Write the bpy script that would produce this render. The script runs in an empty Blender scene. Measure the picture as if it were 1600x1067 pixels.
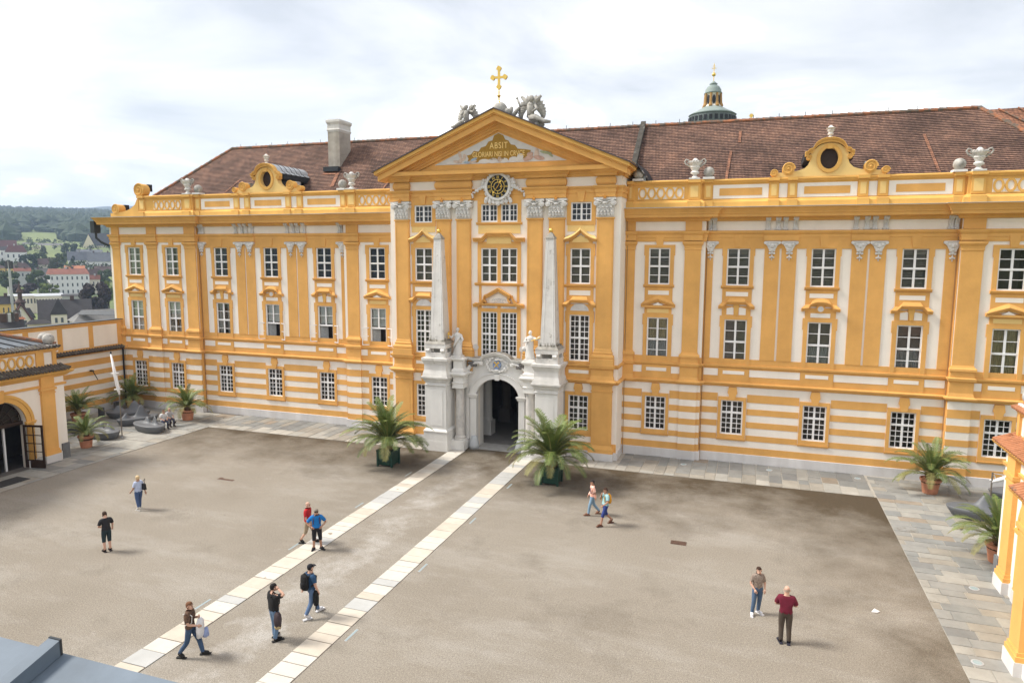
import bpy, bmesh, math, random
from math import sin, cos, pi, radians, sqrt, atan2, hypot, tan
from mathutils import Vector, Matrix, Euler, noise as mnoise
random.seed(7)
SC = bpy.context.scene
C = SC.collection
# ---------------------------------------------------------------- camera
YAW, PITCH, ROLL = radians(19.044), radians(-7.1546), radians(0.2554)
CAM = Vector((14.47, -41.5, 11.993))
_f = Vector((-sin(YAW)*cos(PITCH), cos(YAW)*cos(PITCH), sin(PITCH)))
_r0 = Vector((cos(YAW), sin(YAW), 0)); _u0 = _r0.cross(_f)
RIGHT = cos(ROLL)*_r0 + sin(ROLL)*_u0; UP = -sin(ROLL)*_r0 + cos(ROLL)*_u0; FWD = _f
cd = bpy.data.cameras.new('camera'); cam = bpy.data.objects.new('camera', cd); C.objects.link(cam)
cam.matrix_world = Matrix(((RIGHT.x, UP.x, -FWD.x, CAM.x), (RIGHT.y, UP.y, -FWD.y, CAM.y), (RIGHT.z, UP.z, -FWD.z, CAM.z), (0, 0, 0, 1)))
cd.sensor_width = 36; cd.lens = 24.457; cd.clip_start = 0.2; cd.clip_end = 30000
SC.camera = cam
# ---------------------------------------------------------------- sky and sun
SUN_EL = radians(48); SUN_DIR = Vector((-cos(SUN_EL)*0.976, -cos(SUN_EL)*0.218, sin(SUN_EL)))   # towards the sun
world = bpy.data.worlds.new('World'); SC.world = world; world.use_nodes = True
nt = world.node_tree; N = nt.nodes; L = nt.links; N.clear()
def nn(t, **k):
    n = N.new(t)
    for a, v in k.items(): setattr(n, a, v)
    return n
wo = nn('ShaderNodeOutputWorld'); bg = nn('ShaderNodeBackground'); L.new(bg.outputs[0], wo.inputs[0])
sky = nn('ShaderNodeTexSky', sky_type='NISHITA', sun_disc=False, sun_elevation=SUN_EL)
sky.sun_rotation = atan2(SUN_DIR.x, SUN_DIR.y); sky.air_density = 1.2; sky.dust_density = 2.0
tc = nn('ShaderNodeTexCoord'); sep = nn('ShaderNodeSeparateXYZ'); L.new(tc.outputs['Generated'], sep.inputs[0])
zc = nn('ShaderNodeMath', operation='MAXIMUM'); L.new(sep.outputs[2], zc.inputs[0]); zc.inputs[1].default_value = 0.0
zb = nn('ShaderNodeMath', operation='ADD'); L.new(zc.outputs[0], zb.inputs[0]); zb.inputs[1].default_value = 0.16
dx = nn('ShaderNodeMath', operation='DIVIDE'); L.new(sep.outputs[0], dx.inputs[0]); L.new(zb.outputs[0], dx.inputs[1])
dy = nn('ShaderNodeMath', operation='DIVIDE'); L.new(sep.outputs[1], dy.inputs[0]); L.new(zb.outputs[0], dy.inputs[1])
cmb = nn('ShaderNodeCombineXYZ'); L.new(dx.outputs[0], cmb.inputs[0]); L.new(dy.outputs[0], cmb.inputs[1])
n1 = nn('ShaderNodeTexNoise'); L.new(cmb.outputs[0], n1.inputs['Vector']); n1.inputs['Scale'].default_value = 0.95; n1.inputs['Detail'].default_value = 7; n1.inputs['Roughness'].default_value = 0.55; n1.inputs['Distortion'].default_value = 0.4
r1 = nn('ShaderNodeValToRGB'); L.new(n1.outputs[0], r1.inputs[0])
e = r1.color_ramp.elements
e[0].position = 0.36; e[0].color = (0.275, 0.278, 0.288, 1); e[1].position = 0.66; e[1].color = (1.15, 1.10, 1.05, 1)
m_ = r1.color_ramp.elements.new(0.52); m_.color = (0.405, 0.40, 0.402, 1)
SKY_K = 0.10; CLOUD_K = 1.15
sk = nn('ShaderNodeMix', data_type='RGBA', blend_type='MULTIPLY'); sk.inputs[0].default_value = 1; L.new(sky.outputs[0], sk.inputs[6]); sk.inputs[7].default_value = (SKY_K, SKY_K, SKY_K, 1)
mx = nn('ShaderNodeMix', data_type='RGBA'); mx.inputs[0].default_value = 0.88
L.new(sk.outputs[2], mx.inputs[6]); L.new(r1.outputs[0], mx.inputs[7])
L.new(mx.outputs[2], bg.inputs[0]); bg.inputs[1].default_value = CLOUD_K
sd = bpy.data.lights.new('sun', 'SUN'); sd.energy = 2.3; sd.angle = radians(16); sd.color = (1.0, 0.95, 0.87)
so = bpy.data.objects.new('sun', sd); C.objects.link(so); so.rotation_euler = SUN_DIR.to_track_quat('Z', 'Y').to_euler(); so.location = (-30, 10, 60)
vs = SC.view_settings; vs.view_transform = 'Standard'; vs.look = 'None'; vs.gamma = 1; vs.exposure = 1.25; vs.use_curve_mapping = False
SC.cycles.use_denoising = True; SC.cycles.max_bounces = 6; SC.cycles.volume_bounces = 1; SC.cycles.transparent_max_bounces = 12
# ---------------------------------------------------------------- helpers
def px(u, v):                      # viewing direction of a photograph pixel, used for surveying positions
    return (RIGHT*((u-800)/1086.99) - UP*((v-533.5)/1086.99) + FWD)
def on(axis, val, u, v):
    d = px(u, v); t = (val-CAM[axis])/d[axis]; return CAM + t*d
def gnd(u, v, z=0.0): return on(2, z, u, v)
def far(u, v, dist):
    d = px(u, v); return CAM + d*(dist/hypot(d.x, d.y))
WL = {}
def wloc(o): return WL.get(o.name, Vector((0, 0, 0))) if o else Vector((0, 0, 0))
def props(o, label=None, cat=None, group=None, kind=None):
    if label: o['label'] = label
    if cat: o['category'] = cat
    if group: o['group'] = group
    if kind: o['kind'] = kind
    return o
def empty(name, loc, label=None, cat=None, group=None, rz=0.0, parent=None):
    o = bpy.data.objects.new(name, None); C.objects.link(o); o.empty_display_size = 0.2
    WL[o.name] = Vector(loc); o.location = Vector(loc) - wloc(parent); o.rotation_euler.z = rz
    if parent: o.parent = parent
    return props(o, label, cat, group)
class MB:
    def __init__(s): s.v = []; s.f = []; s.m = []
    def add(s, vs_, fs, mi=0):
        n = len(s.v); s.v += [tuple(p) for p in vs_]; s.f += [tuple(i+n for i in q) for q in fs]; s.m += [mi]*len(fs); return s
    def box(s, x0, x1, y0, y1, z0, z1, mi=0):
        return s.add([(x0,y0,z0),(x1,y0,z0),(x1,y1,z0),(x0,y1,z0),(x0,y0,z1),(x1,y0,z1),(x1,y1,z1),(x0,y1,z1)],
                     [(0,3,2,1),(4,5,6,7),(0,1,5,4),(1,2,6,5),(2,3,7,6),(3,0,4,7)], mi)
    def frustum(s, cx, cy, z0, z1, hx0, hy0, hx1, hy1, mi=0):
        P = [(cx-hx0,cy-hy0,z0),(cx+hx0,cy-hy0,z0),(cx+hx0,cy+hy0,z0),(cx-hx0,cy+hy0,z0),(cx-hx1,cy-hy1,z1),(cx+hx1,cy-hy1,z1),(cx+hx1,cy+hy1,z1),(cx-hx1,cy+hy1,z1)]
        return s.add(P, [(0,3,2,1),(4,5,6,7),(0,1,5,4),(1,2,6,5),(2,3,7,6),(3,0,4,7)], mi)
    def prism(s, poly, y0, y1, mi=0):          # polygon in x,z (counter-clockwise seen from -y), pulled from y0 (front) to y1
        n = len(poly); V = [(x, y0, z) for x, z in poly]+[(x, y1, z) for x, z in poly]
        F = [tuple(range(n)), tuple(range(2*n-1, n-1, -1))]+[(i, i+n, (i+1) % n+n, (i+1) % n) for i in range(n)]
        return s.add(V, F, mi)
    def slab(s, poly, z0, z1, mi=0):           # polygon in x,y (counter-clockwise from above)
        n = len(poly); V = [(x, y, z0) for x, y in poly]+[(x, y, z1) for x, y in poly]
        F = [tuple(range(n-1, -1, -1)), tuple(range(n, 2*n))]+[(i, (i+1) % n, (i+1) % n+n, i+n) for i in range(n)]
        return s.add(V, F, mi)
    def ringprism(s, outer, inner, y0, y1, mi=0):   # frame between two polygons with the same count
        n = len(outer); V = [(x, y0, z) for x, z in outer]+[(x, y0, z) for x, z in inner]+[(x, y1, z) for x, z in outer]+[(x, y1, z) for x, z in inner]
        F = []
        for i in range(n):
            j = (i+1) % n
            F += [(i, j, j+n, i+n), (i+2*n, i+3*n, j+3*n, j+2*n), (i, i+2*n, j+2*n, j), (i+n, j+n, j+3*n, i+3*n)]
        return s.add(V, F, mi)
    def tube(s, pts, rad, k=6, mi=0, cap=True):
        pts = [Vector(p) for p in pts]; n = len(pts)
        if not hasattr(rad, '__len__'): rad = [rad]*n
        V = []; F = []; up = None
        for i, p in enumerate(pts):
            t = (pts[min(i+1, n-1)]-pts[max(i-1, 0)]); t = t.normalized() if t.length > 1e-9 else Vector((0, 0, 1))
            if up is None: up = Vector((0, 0, 1)) if abs(t.z) < .9 else Vector((1, 0, 0))
            a = t.cross(up).normalized(); b = a.cross(t).normalized(); up = b
            for q in range(k):
                w = 2*pi*q/k; V.append(p+(a*cos(w)+b*sin(w))*rad[i])
        for i in range(n-1):
            for q in range(k):
                F.append((i*k+q, i*k+(q+1) % k, (i+1)*k+(q+1) % k, (i+1)*k+q))
        if cap: F += [tuple(range(k-1, -1, -1)), tuple(range((n-1)*k, n*k))]
        return s.add(V, F, mi)
    def lathe(s, prof, cx=0, cy=0, k=12, mi=0, rx=1, ry=1, a0=0.0):  # prof: (r, z) from bottom to top
        V = []; F = []
        for r, z in prof:
            for q in range(k):
                w = 2*pi*q/k+a0; V.append((cx+r*cos(w)*rx, cy+r*sin(w)*ry, z))
        n = len(prof)
        for i in range(n-1):
            for q in range(k): F.append((i*k+q, i*k+(q+1) % k, (i+1)*k+(q+1) % k, (i+1)*k+q))
        F += [tuple(range(k-1, -1, -1)), tuple(range((n-1)*k, n*k))]
        return s.add(V, F, mi)
    def ball(s, c, r, ku=10, kv=7, mi=0, rz=None, rx=None, ry=None):
        rx = rx or r; ry = ry or r; rz = rz or r
        V = [(c[0], c[1], c[2]-rz)]; F = []
        for i in range(1, kv):
            t = -pi/2+pi*i/kv
            for q in range(ku):
                w = 2*pi*q/ku; V.append((c[0]+rx*cos(t)*cos(w), c[1]+ry*cos(t)*sin(w), c[2]+rz*sin(t)))
        V.append((c[0], c[1], c[2]+rz)); T = len(V)-1
        for q in range(ku): F.append((0, 1+(q+1) % ku, 1+q))
        for i in range(kv-2):
            for q in range(ku): F.append((1+i*ku+q, 1+i*ku+(q+1) % ku, 1+(i+1)*ku+(q+1) % ku, 1+(i+1)*ku+q))
        b = 1+(kv-2)*ku
        for q in range(ku): F.append((b+q, b+(q+1) % ku, T))
        return s.add(V, F, mi)
    def sweep(s, path, prof, mi=0, closed=False, caps=True):
        # path: plan points (x,y); outward is to the right of travel; prof: (out, z) from bottom to top
        n = len(path); m = len(prof); V = []
        def nrm(a, b):
            dx_, dy_ = b[0]-a[0], b[1]-a[1]; l = hypot(dx_, dy_) or 1; return (dy_/l, -dx_/l)
        for i in range(n):
            if closed: n0 = nrm(path[i-1], path[i]); n1_ = nrm(path[i], path[(i+1) % n])
            else:
                n0 = nrm(path[max(i-1, 0)], path[max(i, 1)]); n1_ = nrm(path[min(i, n-2)], path[min(i+1, n-1)])
            d = 1+n0[0]*n1_[0]+n0[1]*n1_[1]; d = max(d, .25); mxx, myy = (n0[0]+n1_[0])/d, (n0[1]+n1_[1])/d
            for o_, z in prof: V.append((path[i][0]+mxx*o_, path[i][1]+myy*o_, z))
        F = []
        for i in range(n if closed else n-1):
            j = (i+1) % n
            for q in range(m-1): F.append((i*m+q, j*m+q, j*m+q+1, i*m+q+1))
        if caps and not closed: F += [tuple(range(m-1, -1, -1)), tuple((n-1)*m+q for q in range(m))]
        return s.add(V, F, mi)
    def build(s, name, mat, parent=None, local=False, smooth=False, recalc=False, origin=None):
        if not s.v: return None
        if local: off = Vector((0, 0, 0)); loc = Vector((0, 0, 0))
        else:
            xs = [p[0] for p in s.v]; ys = [p[1] for p in s.v]; zs = [p[2] for p in s.v]
            off = Vector(origin) if origin else Vector(((min(xs)+max(xs))/2, (min(ys)+max(ys))/2, min(zs)))
            loc = off-wloc(parent)
        me = bpy.data.meshes.new(name)
        me.from_pydata([(p[0]-off.x, p[1]-off.y, p[2]-off.z) for p in s.v], [], s.f)
        mats = mat if isinstance(mat, (list, tuple)) else [mat]
        for q in mats: me.materials.append(q)
        if len(mats) > 1: me.polygons.foreach_set('material_index', s.m)
        if recalc:
            bm = bmesh.new(); bm.from_mesh(me); bmesh.ops.recalc_face_normals(bm, faces=bm.faces); bm.to_mesh(me); bm.free()
        if smooth: me.polygons.foreach_set('use_smooth', [True]*len(me.polygons))
        me.update()
        o = bpy.data.objects.new(name, me); C.objects.link(o); o.location = loc
        if parent: o.parent = parent
        WL[o.name] = off.copy() if not local else wloc(parent)
        return o
def inst(src, parent, loc=(0, 0, 0), rot=(0, 0, 0), sc=(1, 1, 1), name=None, world=False):
    o = bpy.data.objects.new(name or src.name.split('.')[0], src.data if hasattr(src, 'data') else src); C.objects.link(o)
    o.parent = parent; o.location = Vector(loc)-(wloc(parent) if world else Vector((0, 0, 0))); o.rotation_euler = rot; o.scale = sc
    WL[o.name] = Vector(loc) if world else wloc(parent)+Vector(loc)
    return o
def bx(name, x0, x1, y0, y1, z0, z1, mat, parent): return MB().box(x0, x1, y0, y1, z0, z1).build(name, mat, parent)
# ---------------------------------------------------------------- materials
MATS = {}
def lin(h):
    c = [int(h[i:i+2], 16)/255 for i in (0, 2, 4)]
    return tuple(((x+.055)/1.055)**2.4 if x > .04045 else x/12.92 for x in c)
def mat(name, col, rough=.85, var=.10, vscale=.8, bump=0.0, bscale=8., col2=None, spots=None, metal=0., spec=.3, emit=None, streak=0.0, coat=0.0, local=False):
    """plain painted / plastered / stone surface: base colour with broad mottling, optional second colour patches, vertical weather streaks and fine relief"""
    m = bpy.data.materials.new(name); m.use_nodes = True; t = m.node_tree; n = t.nodes; l = t.links
    b = n['Principled BSDF']; b.inputs['Roughness'].default_value = rough; b.inputs['Metallic'].default_value = metal; b.inputs['Specular IOR Level'].default_value = spec
    if coat: b.inputs['Coat Weight'].default_value = coat
    if isinstance(col, str): col = lin(col)
    if isinstance(col2, str): col2 = lin(col2)
    if local: g = n.new('ShaderNodeTexCoord'); P = g.outputs['Object']
    else: g = n.new('ShaderNodeNewGeometry'); P = g.outputs['Position']
    a = n.new('ShaderNodeTexNoise'); l.new(P, a.inputs['Vector']); a.inputs['Scale'].default_value = vscale; a.inputs['Detail'].default_value = 6; a.inputs['Roughness'].default_value = .65
    r = n.new('ShaderNodeValToRGB'); l.new(a.outputs[0], r.inputs[0]); E = r.color_ramp.elements
    c2 = col2 or tuple(c*(1-var) for c in col)
    E[0].position = .32; E[0].color = (*c2, 1); E[1].position = .68; E[1].color = (*(c*(1+(var*.35 if not col2 else 0)) for c in col), 1)
    out = r.outputs[0]
    if streak:
        mp = n.new('ShaderNodeMapping'); l.new(P, mp.inputs[0]); mp.inputs['Scale'].default_value = (.9, .9, .10)
        s2 = n.new('ShaderNodeTexNoise'); l.new(mp.outputs[0], s2.inputs['Vector']); s2.inputs['Scale'].default_value = 1.2; s2.inputs['Detail'].default_value = 5
        rr = n.new('ShaderNodeValToRGB'); l.new(s2.outputs[0], rr.inputs[0]); rr.color_ramp.elements[0].position = .42; rr.color_ramp.elements[0].color = (1-streak, 1-streak*1.05, 1-streak*1.1, 1); rr.color_ramp.elements[1].position = .62; rr.color_ramp.elements[1].color = (1, 1, 1, 1)
        mu = n.new('ShaderNodeMix'); mu.data_type = 'RGBA'; mu.blend_type = 'MULTIPLY'; mu.inputs[0].default_value = 1; l.new(out, mu.inputs[6]); l.new(rr.outputs[0], mu.inputs[7]); out = mu.outputs[2]
    if spots:
        sc_, lo, hi, sc2 = spots; s3 = n.new('ShaderNodeTexNoise'); l.new(P, s3.inputs['Vector']); s3.inputs['Scale'].default_value = sc_; s3.inputs['Detail'].default_value = 8; s3.inputs['Roughness'].default_value = .7
        rr = n.new('ShaderNodeValToRGB'); l.new(s3.outputs[0], rr.inputs[0]); rr.color_ramp.elements[0].position = lo; rr.color_ramp.elements[0].color = (0, 0, 0, 1); rr.color_ramp.elements[1].position = hi; rr.color_ramp.elements[1].color = (1, 1, 1, 1)
        mu = n.new('ShaderNodeMix'); mu.data_type = 'RGBA'; l.new(rr.outputs[0], mu.inputs[0]); l.new(out, mu.inputs[6]); mu.inputs[7].default_value = (*(lin(sc2) if isinstance(sc2, str) else sc2), 1); out = mu.outputs[2]
    l.new(out, b.inputs['Base Color'])
    if bump:
        q = n.new('ShaderNodeTexNoise'); l.new(P, q.inputs['Vector']); q.inputs['Scale'].default_value = bscale; q.inputs['Detail'].default_value = 6
        bp = n.new('ShaderNodeBump'); bp.inputs['Strength'].default_value = bump; bp.inputs['Distance'].default_value = .05; l.new(q.outputs[0], bp.inputs['Height']); l.new(bp.outputs[0], b.inputs['Normal'])
    if emit: b.inputs['Emission Color'].default_value = (*emit[:3], 1); b.inputs['Emission Strength'].default_value = emit[3]
    MATS[name] = m; return m
ORANGE = mat('ochre_plaster', (.75, .405, .12), .9, .16, .45, bump=.12, bscale=14, streak=.06)
YELLOW = mat('yellow_plaster', (.75, .425, .115), .9, .10, .5, bump=.12, bscale=14, streak=.08)
PALEY = mat('pale_yellow_plaster', (.80, .56, .22), .9, .08, .6, bump=.1)
CREAM = mat('cream_plaster', (.87, .805, .715), .9, .06, .4, bump=.12, bscale=16, streak=.05)
PLINTH = mat('grey_plinth_plaster', (.68, .665, .655), .9, .08, .7, bump=.15, streak=.12)
WHITEP = mat('white_window_paint', (.80, .79, .78), .5, .04, 2.0)
STONE = mat('weathered_white_stone', (.70, .68, .645), .9, .14, 1.2, bump=.25, bscale=10, streak=.12, spots=(1.6, .60, .74, (.22, .20, .17)))
STUCCO = mat('grey_stucco_ornament', (.66, .64, .61), .9, .2, 3.0, bump=.3, bscale=20)
WSTONE = mat('portal_whitewash', (.77, .755, .72), .88, .08, .6, bump=.2, bscale=9, streak=.10, spots=(1.1, .66, .80, (.36, .33, .29)))
DSTONE = mat('mossy_stone', (.36, .34, .30), .95, .4, 3.0, bump=.5, bscale=14)
GOLD = mat('gilding', (.83, .55, .13), .32, .05, 3, metal=.75, spec=.5)
DARKMETAL = mat('dark_sheet_metal', (.045, .05, .055), .5, .2, 2, metal=.4)
ZINC = mat('zinc_sheet', (.50, .52, .54), .45, .15, 1.5, metal=.35)
BLACK = mat('black_enamel', (.012, .012, .014), .5, .1)
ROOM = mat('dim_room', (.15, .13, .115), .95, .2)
DARKWOOD = mat('dark_brown_wood', (.035, .018, .012), .5, .3, 6)
# ================================================================ glazing materials
def glass_mat():
    m = bpy.data.materials.new('window_glass'); m.use_nodes = True; t = m.node_tree; n = t.nodes; l = t.links; n.remove(n['Principled BSDF'])
    o = n['Material Output']; tr = n.new('ShaderNodeBsdfTransparent'); tr.inputs[0].default_value = (.93, .94, .93, 1)
    gl = n.new('ShaderNodeBsdfGlossy'); gl.inputs['Roughness'].default_value = .03; gl.inputs[0].default_value = (.9, .9, .9, 1)
    fr = n.new('ShaderNodeFresnel'); fr.inputs[0].default_value = 1.35; mx_ = n.new('ShaderNodeMixShader')
    l.new(fr.outputs[0], mx_.inputs[0]); l.new(tr.outputs[0], mx_.inputs[1]); l.new(gl.outputs[0], mx_.inputs[2]); l.new(mx_.outputs[0], o.inputs[0]); return m
GLASS = glass_mat()
CUR = {'blue': mat('blue_drape', (.055, .06, .13), .9, .3, 6), 'white': mat('white_roller_blind', (.66, .68, .66), .9, .05), 'grey': mat('grey_net_curtain', (.36, .37, .37), .9, .25, 9),
       'beige': mat('olive_curtain', (.40, .34, .20), .9, .2, 6), 'blind': mat('grey_slat_blind', (.24, .22, .205), .6, .1), 'brown': mat('brown_reflection_sheet', (.19, .165, .145), .9, .15, 3), 'slate': mat('slate_curtain', (.16, .17, .20), .9, .2, 4), 'net': mat('parted_net_curtain', (.46, .47, .46), .9, .2, 6)}  # brown: added plain sheet imitating a brownish reflection in the panes
ABBEY = empty('abbey_building', (0, 0, 0), 'long ochre and cream baroque palace range with tiled roof and central gabled block', 'building')
# ---------------------------------------------------------------- windows
FR_CACHE = {}
def frame_mesh(w, h, cols, rows, trans, key):
    """white wooden frame: outer ring, middle post, transom and glazing bars; origin bottom centre, front at y=0"""
    if key in FR_CACHE: return FR_CACHE[key]
    b = MB(); e = .075; a = w/2
    b.box(-a, -a+e, 0, .09, 0, h); b.box(a-e, a, 0, .09, 0, h); b.box(-a+e, a-e, 0, .09, 0, e); b.box(-a+e, a-e, 0, .09, h-e, h)
    zt = h*trans if trans else None; mw = .055
    zs = [(e, (zt-mw) if zt else h-e)] + ([(zt+mw, h-e)] if zt else [])
    if zt: b.box(-a+e, a-e, -.015, .085, zt-mw, zt+mw)
    for z0, z1 in zs: b.box(-mw, mw, .004, .08, z0, z1)
    panes = []; lo, hi = rows
    for (z0, z1), nr in zip(zs, (lo, hi)):
        for sx in (-1, 1):
            x0, x1 = (-a+e, -mw) if sx < 0 else (mw, a-e); nc = cols//2
            for c in range(1, nc):
                xx = x0+(x1-x0)*c/nc; b.box(xx-.019, xx+.019, .02, .06, z0, z1)
            for r in range(1, nr):
                zz = z0+(z1-z0)*r/nr; b.box(x0, x1, .018, .058, zz-.02, zz+.02)
            for c in range(nc):
                for r in range(nr):
                    panes.append((x0+(x1-x0)*c/nc, x0+(x1-x0)*(c+1)/nc, z0+(z1-z0)*r/nr, z0+(z1-z0)*(r+1)/nr))
    FR_CACHE[key] = (b, panes); return FR_CACHE[key]
MESH_CACHE = {}
def cached(name, key, mb_fn, mt, parent, loc, smooth=False):
    """first use builds the mesh, later uses share it; coordinates of the mesh are local to loc (world)"""
    if key not in MESH_CACHE:
        o = mb_fn().build(name, mt, parent, local=True, smooth=smooth); MESH_CACHE[key] = o.data
    else:
        o = bpy.data.objects.new(name, MESH_CACHE[key]); C.objects.link(o); o.parent = parent
    o.location = Vector(loc)-wloc(parent); WL[o.name] = Vector(loc); return o
def curtain_mb(w, h, kind):
    b = MB()
    if kind == 'blind':
        n = int(h/.085)
        for i in range(n): z = i*.085; b.add([(-w/2, 0, z), (w/2, 0, z), (w/2, .035, z+.06), (-w/2, .035, z+.06)], [(0, 1, 2, 3)])
        b.box(-w/2, w/2, -.01, .04, h-.28, h-.02)
        return b
    if kind in ('white', 'brown'): return b.box(-w/2, w/2, 0, .015, 0, h)
    if kind == 'net':                                # two drawn-back lengths with a dark gap
        for x0, x1 in ((-w/2, -w*.16), (w*.20, w/2)):
            V = []
            for i in range(13):
                x = x0+(x1-x0)*i/12; V += [(x, .03*sin(i*2.1), 0), (x, .03*sin(i*2.1+.4), h)]
            b.add(V, [(2*i, 2*i+2, 2*i+3, 2*i+1) for i in range(12)])
        return b
    n = 28; V = []
    for i in range(n+1):
        x = -w/2+w*i/n; yy = .03*sin(i*1.9)+.015*sin(i*.7)
        V += [(x, yy, 0), (x, yy, h)]
    return b.add(V, [(2*i, 2*i+2, 2*i+3, 2*i+1) for i in range(n)])
def window(cx, z0, z1, w, y, cols, rows, trans, kind=None, opened=False, parts=True, part=(0, 1)):
    """one window: frame with panes, dim room behind, curtain; y is the wall face"""
    h = z1-z0; key = (round(w, 2), round(h, 2), cols, rows, trans, opened)
    if opened: b, panes = frame_mesh(w, h, 2, (1, 2), .47, ('op',)+key)
    else: b, panes = frame_mesh(w, h, cols, rows, trans, key)
    if opened:                                       # lower half swings outwards on both sides
        b2 = MB(); b2.v = list(b.v); b2.f = list(b.f); b2.m = list(b.m); zt = h*.47; lw = w/2-.07
        b = MB(); e = .075; a = w/2
        b.box(-a, -a+e, 0, .09, 0, h); b.box(a-e, a, 0, .09, 0, h); b.box(-a+e, a-e, 0, .09, 0, e); b.box(-a+e, a-e, 0, .09, h-e, h); b.box(-a+e, a-e, -.015, .085, zt-.055, zt+.055); b.box(-.045, .045, .004, .08, zt+.055, h-e)
        zm = (zt+.055+h-e)/2; b.box(-a+e, -.045, .018, .058, zm-.02, zm+.02); b.box(.045, a-e, .018, .058, zm-.02, zm+.02)
        panes = [(sx0, sx1, za, zb) for sx0, sx1 in ((-a+e, -.045), (.045, a-e)) for za, zb in ((zt+.055, zm), (zm, h-e))]
    loc = Vector((cx, y+.03, z0))
    win = cached('window', ('frame',)+key, lambda: b, WHITEP, ABBEY, loc)
    big = (panes[0][1]-panes[0][0]) > .34
    if big:
        for (xa, xb, za, zb) in panes:
            cached('pane', ('pane', round(xb-xa, 3), round(zb-za, 3)), lambda: MB().box(-(xb-xa)/2, (xb-xa)/2, 0, .008, 0, zb-za), GLASS, win, loc+Vector(((xa+xb)/2, .035, za)))
    else:
        def gm():
            q = MB()
            for (xa, xb, za, zb) in panes: q.box(xa, xb, .035, .043, za, zb)
            return q
        cached('panes', ('panes',)+key, gm, GLASS, win, loc)
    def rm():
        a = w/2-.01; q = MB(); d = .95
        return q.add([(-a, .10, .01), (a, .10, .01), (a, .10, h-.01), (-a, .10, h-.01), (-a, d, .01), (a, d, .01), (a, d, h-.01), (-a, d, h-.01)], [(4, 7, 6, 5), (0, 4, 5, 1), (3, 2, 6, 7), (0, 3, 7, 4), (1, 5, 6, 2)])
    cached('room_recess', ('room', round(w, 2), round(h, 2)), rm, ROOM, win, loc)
    if kind:
        kinds = kind if isinstance(kind, list) else [(kind, part[0], part[1])]
        for k_, p0, p1 in kinds:
            ww = w-.14; hh = h*(p1-p0)-.06
            cached('curtain' if k_ != 'blind' else 'blind', ('cur', k_, round(ww, 2), round(hh, 2)), lambda: curtain_mb(ww, hh, k_), CUR[k_], win, loc+Vector((0, .17, h*p0+.03)))
    if opened:
        zt = h*.47; lw = w/2-.03
        def leaf():
            q = MB(); e = .05; q.box(0, e, -.02, .02, 0, zt); q.box(lw-e, lw, -.02, .02, 0, zt); q.box(e, lw-e, -.02, .02, 0, e); q.box(e, lw-e, -.02, .02, zt-e, zt); q.box(e, lw-e, -.012, .012, zt/2-.02, zt/2+.02); return q
        for sx in (-1, 1):
            o = cached('casement', ('leaf', round(lw, 2)), leaf, WHITEP, win, loc+Vector((sx*w/2, -.03, .03)))
            ang = radians(205 if sx < 0 else -25) ; o.rotation_euler.z = ang
        cached('inner_sash', ('isash', round(lw, 2)), lambda: MB().box(0, lw*.9, -.015, .015, 0, zt).box(lw*.42, lw*.46, -.03, -.02, 0, zt), CUR['grey'], win, loc+Vector((-w/2+.08, .14, .03))).rotation_euler.z = radians(25)
    return win
def wall_mb(x0, x1, z0, z1, y, holes, depth=.30):
    xs = sorted({x0, x1}|{h[0] for h in holes}|{h[1] for h in holes}); zs = sorted({z0, z1}|{h[2] for h in holes}|{h[3] for h in holes}); b = MB()
    for i in range(len(xs)-1):
        for j in range(len(zs)-1):
            cx, cz = (xs[i]+xs[i+1])/2, (zs[j]+zs[j+1])/2
            if any(h[0] < cx < h[1] and h[2] < cz < h[3] for h in holes): continue
            b.add([(xs[i], y, zs[j]), (xs[i+1], y, zs[j]), (xs[i+1], y, zs[j+1]), (xs[i], y, zs[j+1])], [(0, 1, 2, 3)])
    for a, c, d, e in holes:
        b.add([(a, y, d), (c, y, d), (c, y, e), (a, y, e), (a, y+depth, d), (c, y+depth, d), (c, y+depth, e), (a, y+depth, e)], [(0, 4, 5, 1), (1, 5, 6, 2), (2, 6, 7, 3), (3, 7, 4, 0)])
    return b
UPZ, LOZ, GRZ = (10.28, 12.38), (5.79, 8.35), (1.66, 3.67); HW = .61
WINGX = (13.63, 18.03, 22.42); INX = 9.28; PAVX = (26.67, 30.3)
def holes_for(cxs): return [(c-HW, c+HW, z[0], z[1]) for c in cxs for z in (UPZ, LOZ, GRZ)]
SEGS = []            # (x0,x1,y,centres)
for s in (-1, 1):
    SEGS += [tuple(sorted((s*7.3, s*11.85)))+(-.3, [s*INX]), tuple(sorted((s*11.85, s*24.35)))+(0., [s*c for c in WINGX]), tuple(sorted((s*24.35, s*32.6)))+(-.3, [s*c for c in PAVX])]
for x0, x1, y, cs in SEGS:
    wall_mb(x0, x1, 0, 14.2, y, holes_for(cs)).build('wall', CREAM, ABBEY)
for s in (-1, 1):                                    # returns where the projecting bays step back, and the far end walls
    for x in (11.85, 24.35): bx('wall_return', s*x-.01, s*x+.01, -.3, .02, 0, 14.2, ORANGE, ABBEY)
    bx('end_wall', s*32.6-.1, s*32.6+.1, -.296, 13, 0, 14.2, CREAM, ABBEY)
bx('rear_wall', -32.6, 32.6, 12.8, 13, 0, 14.6, CREAM, ABBEY)
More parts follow.
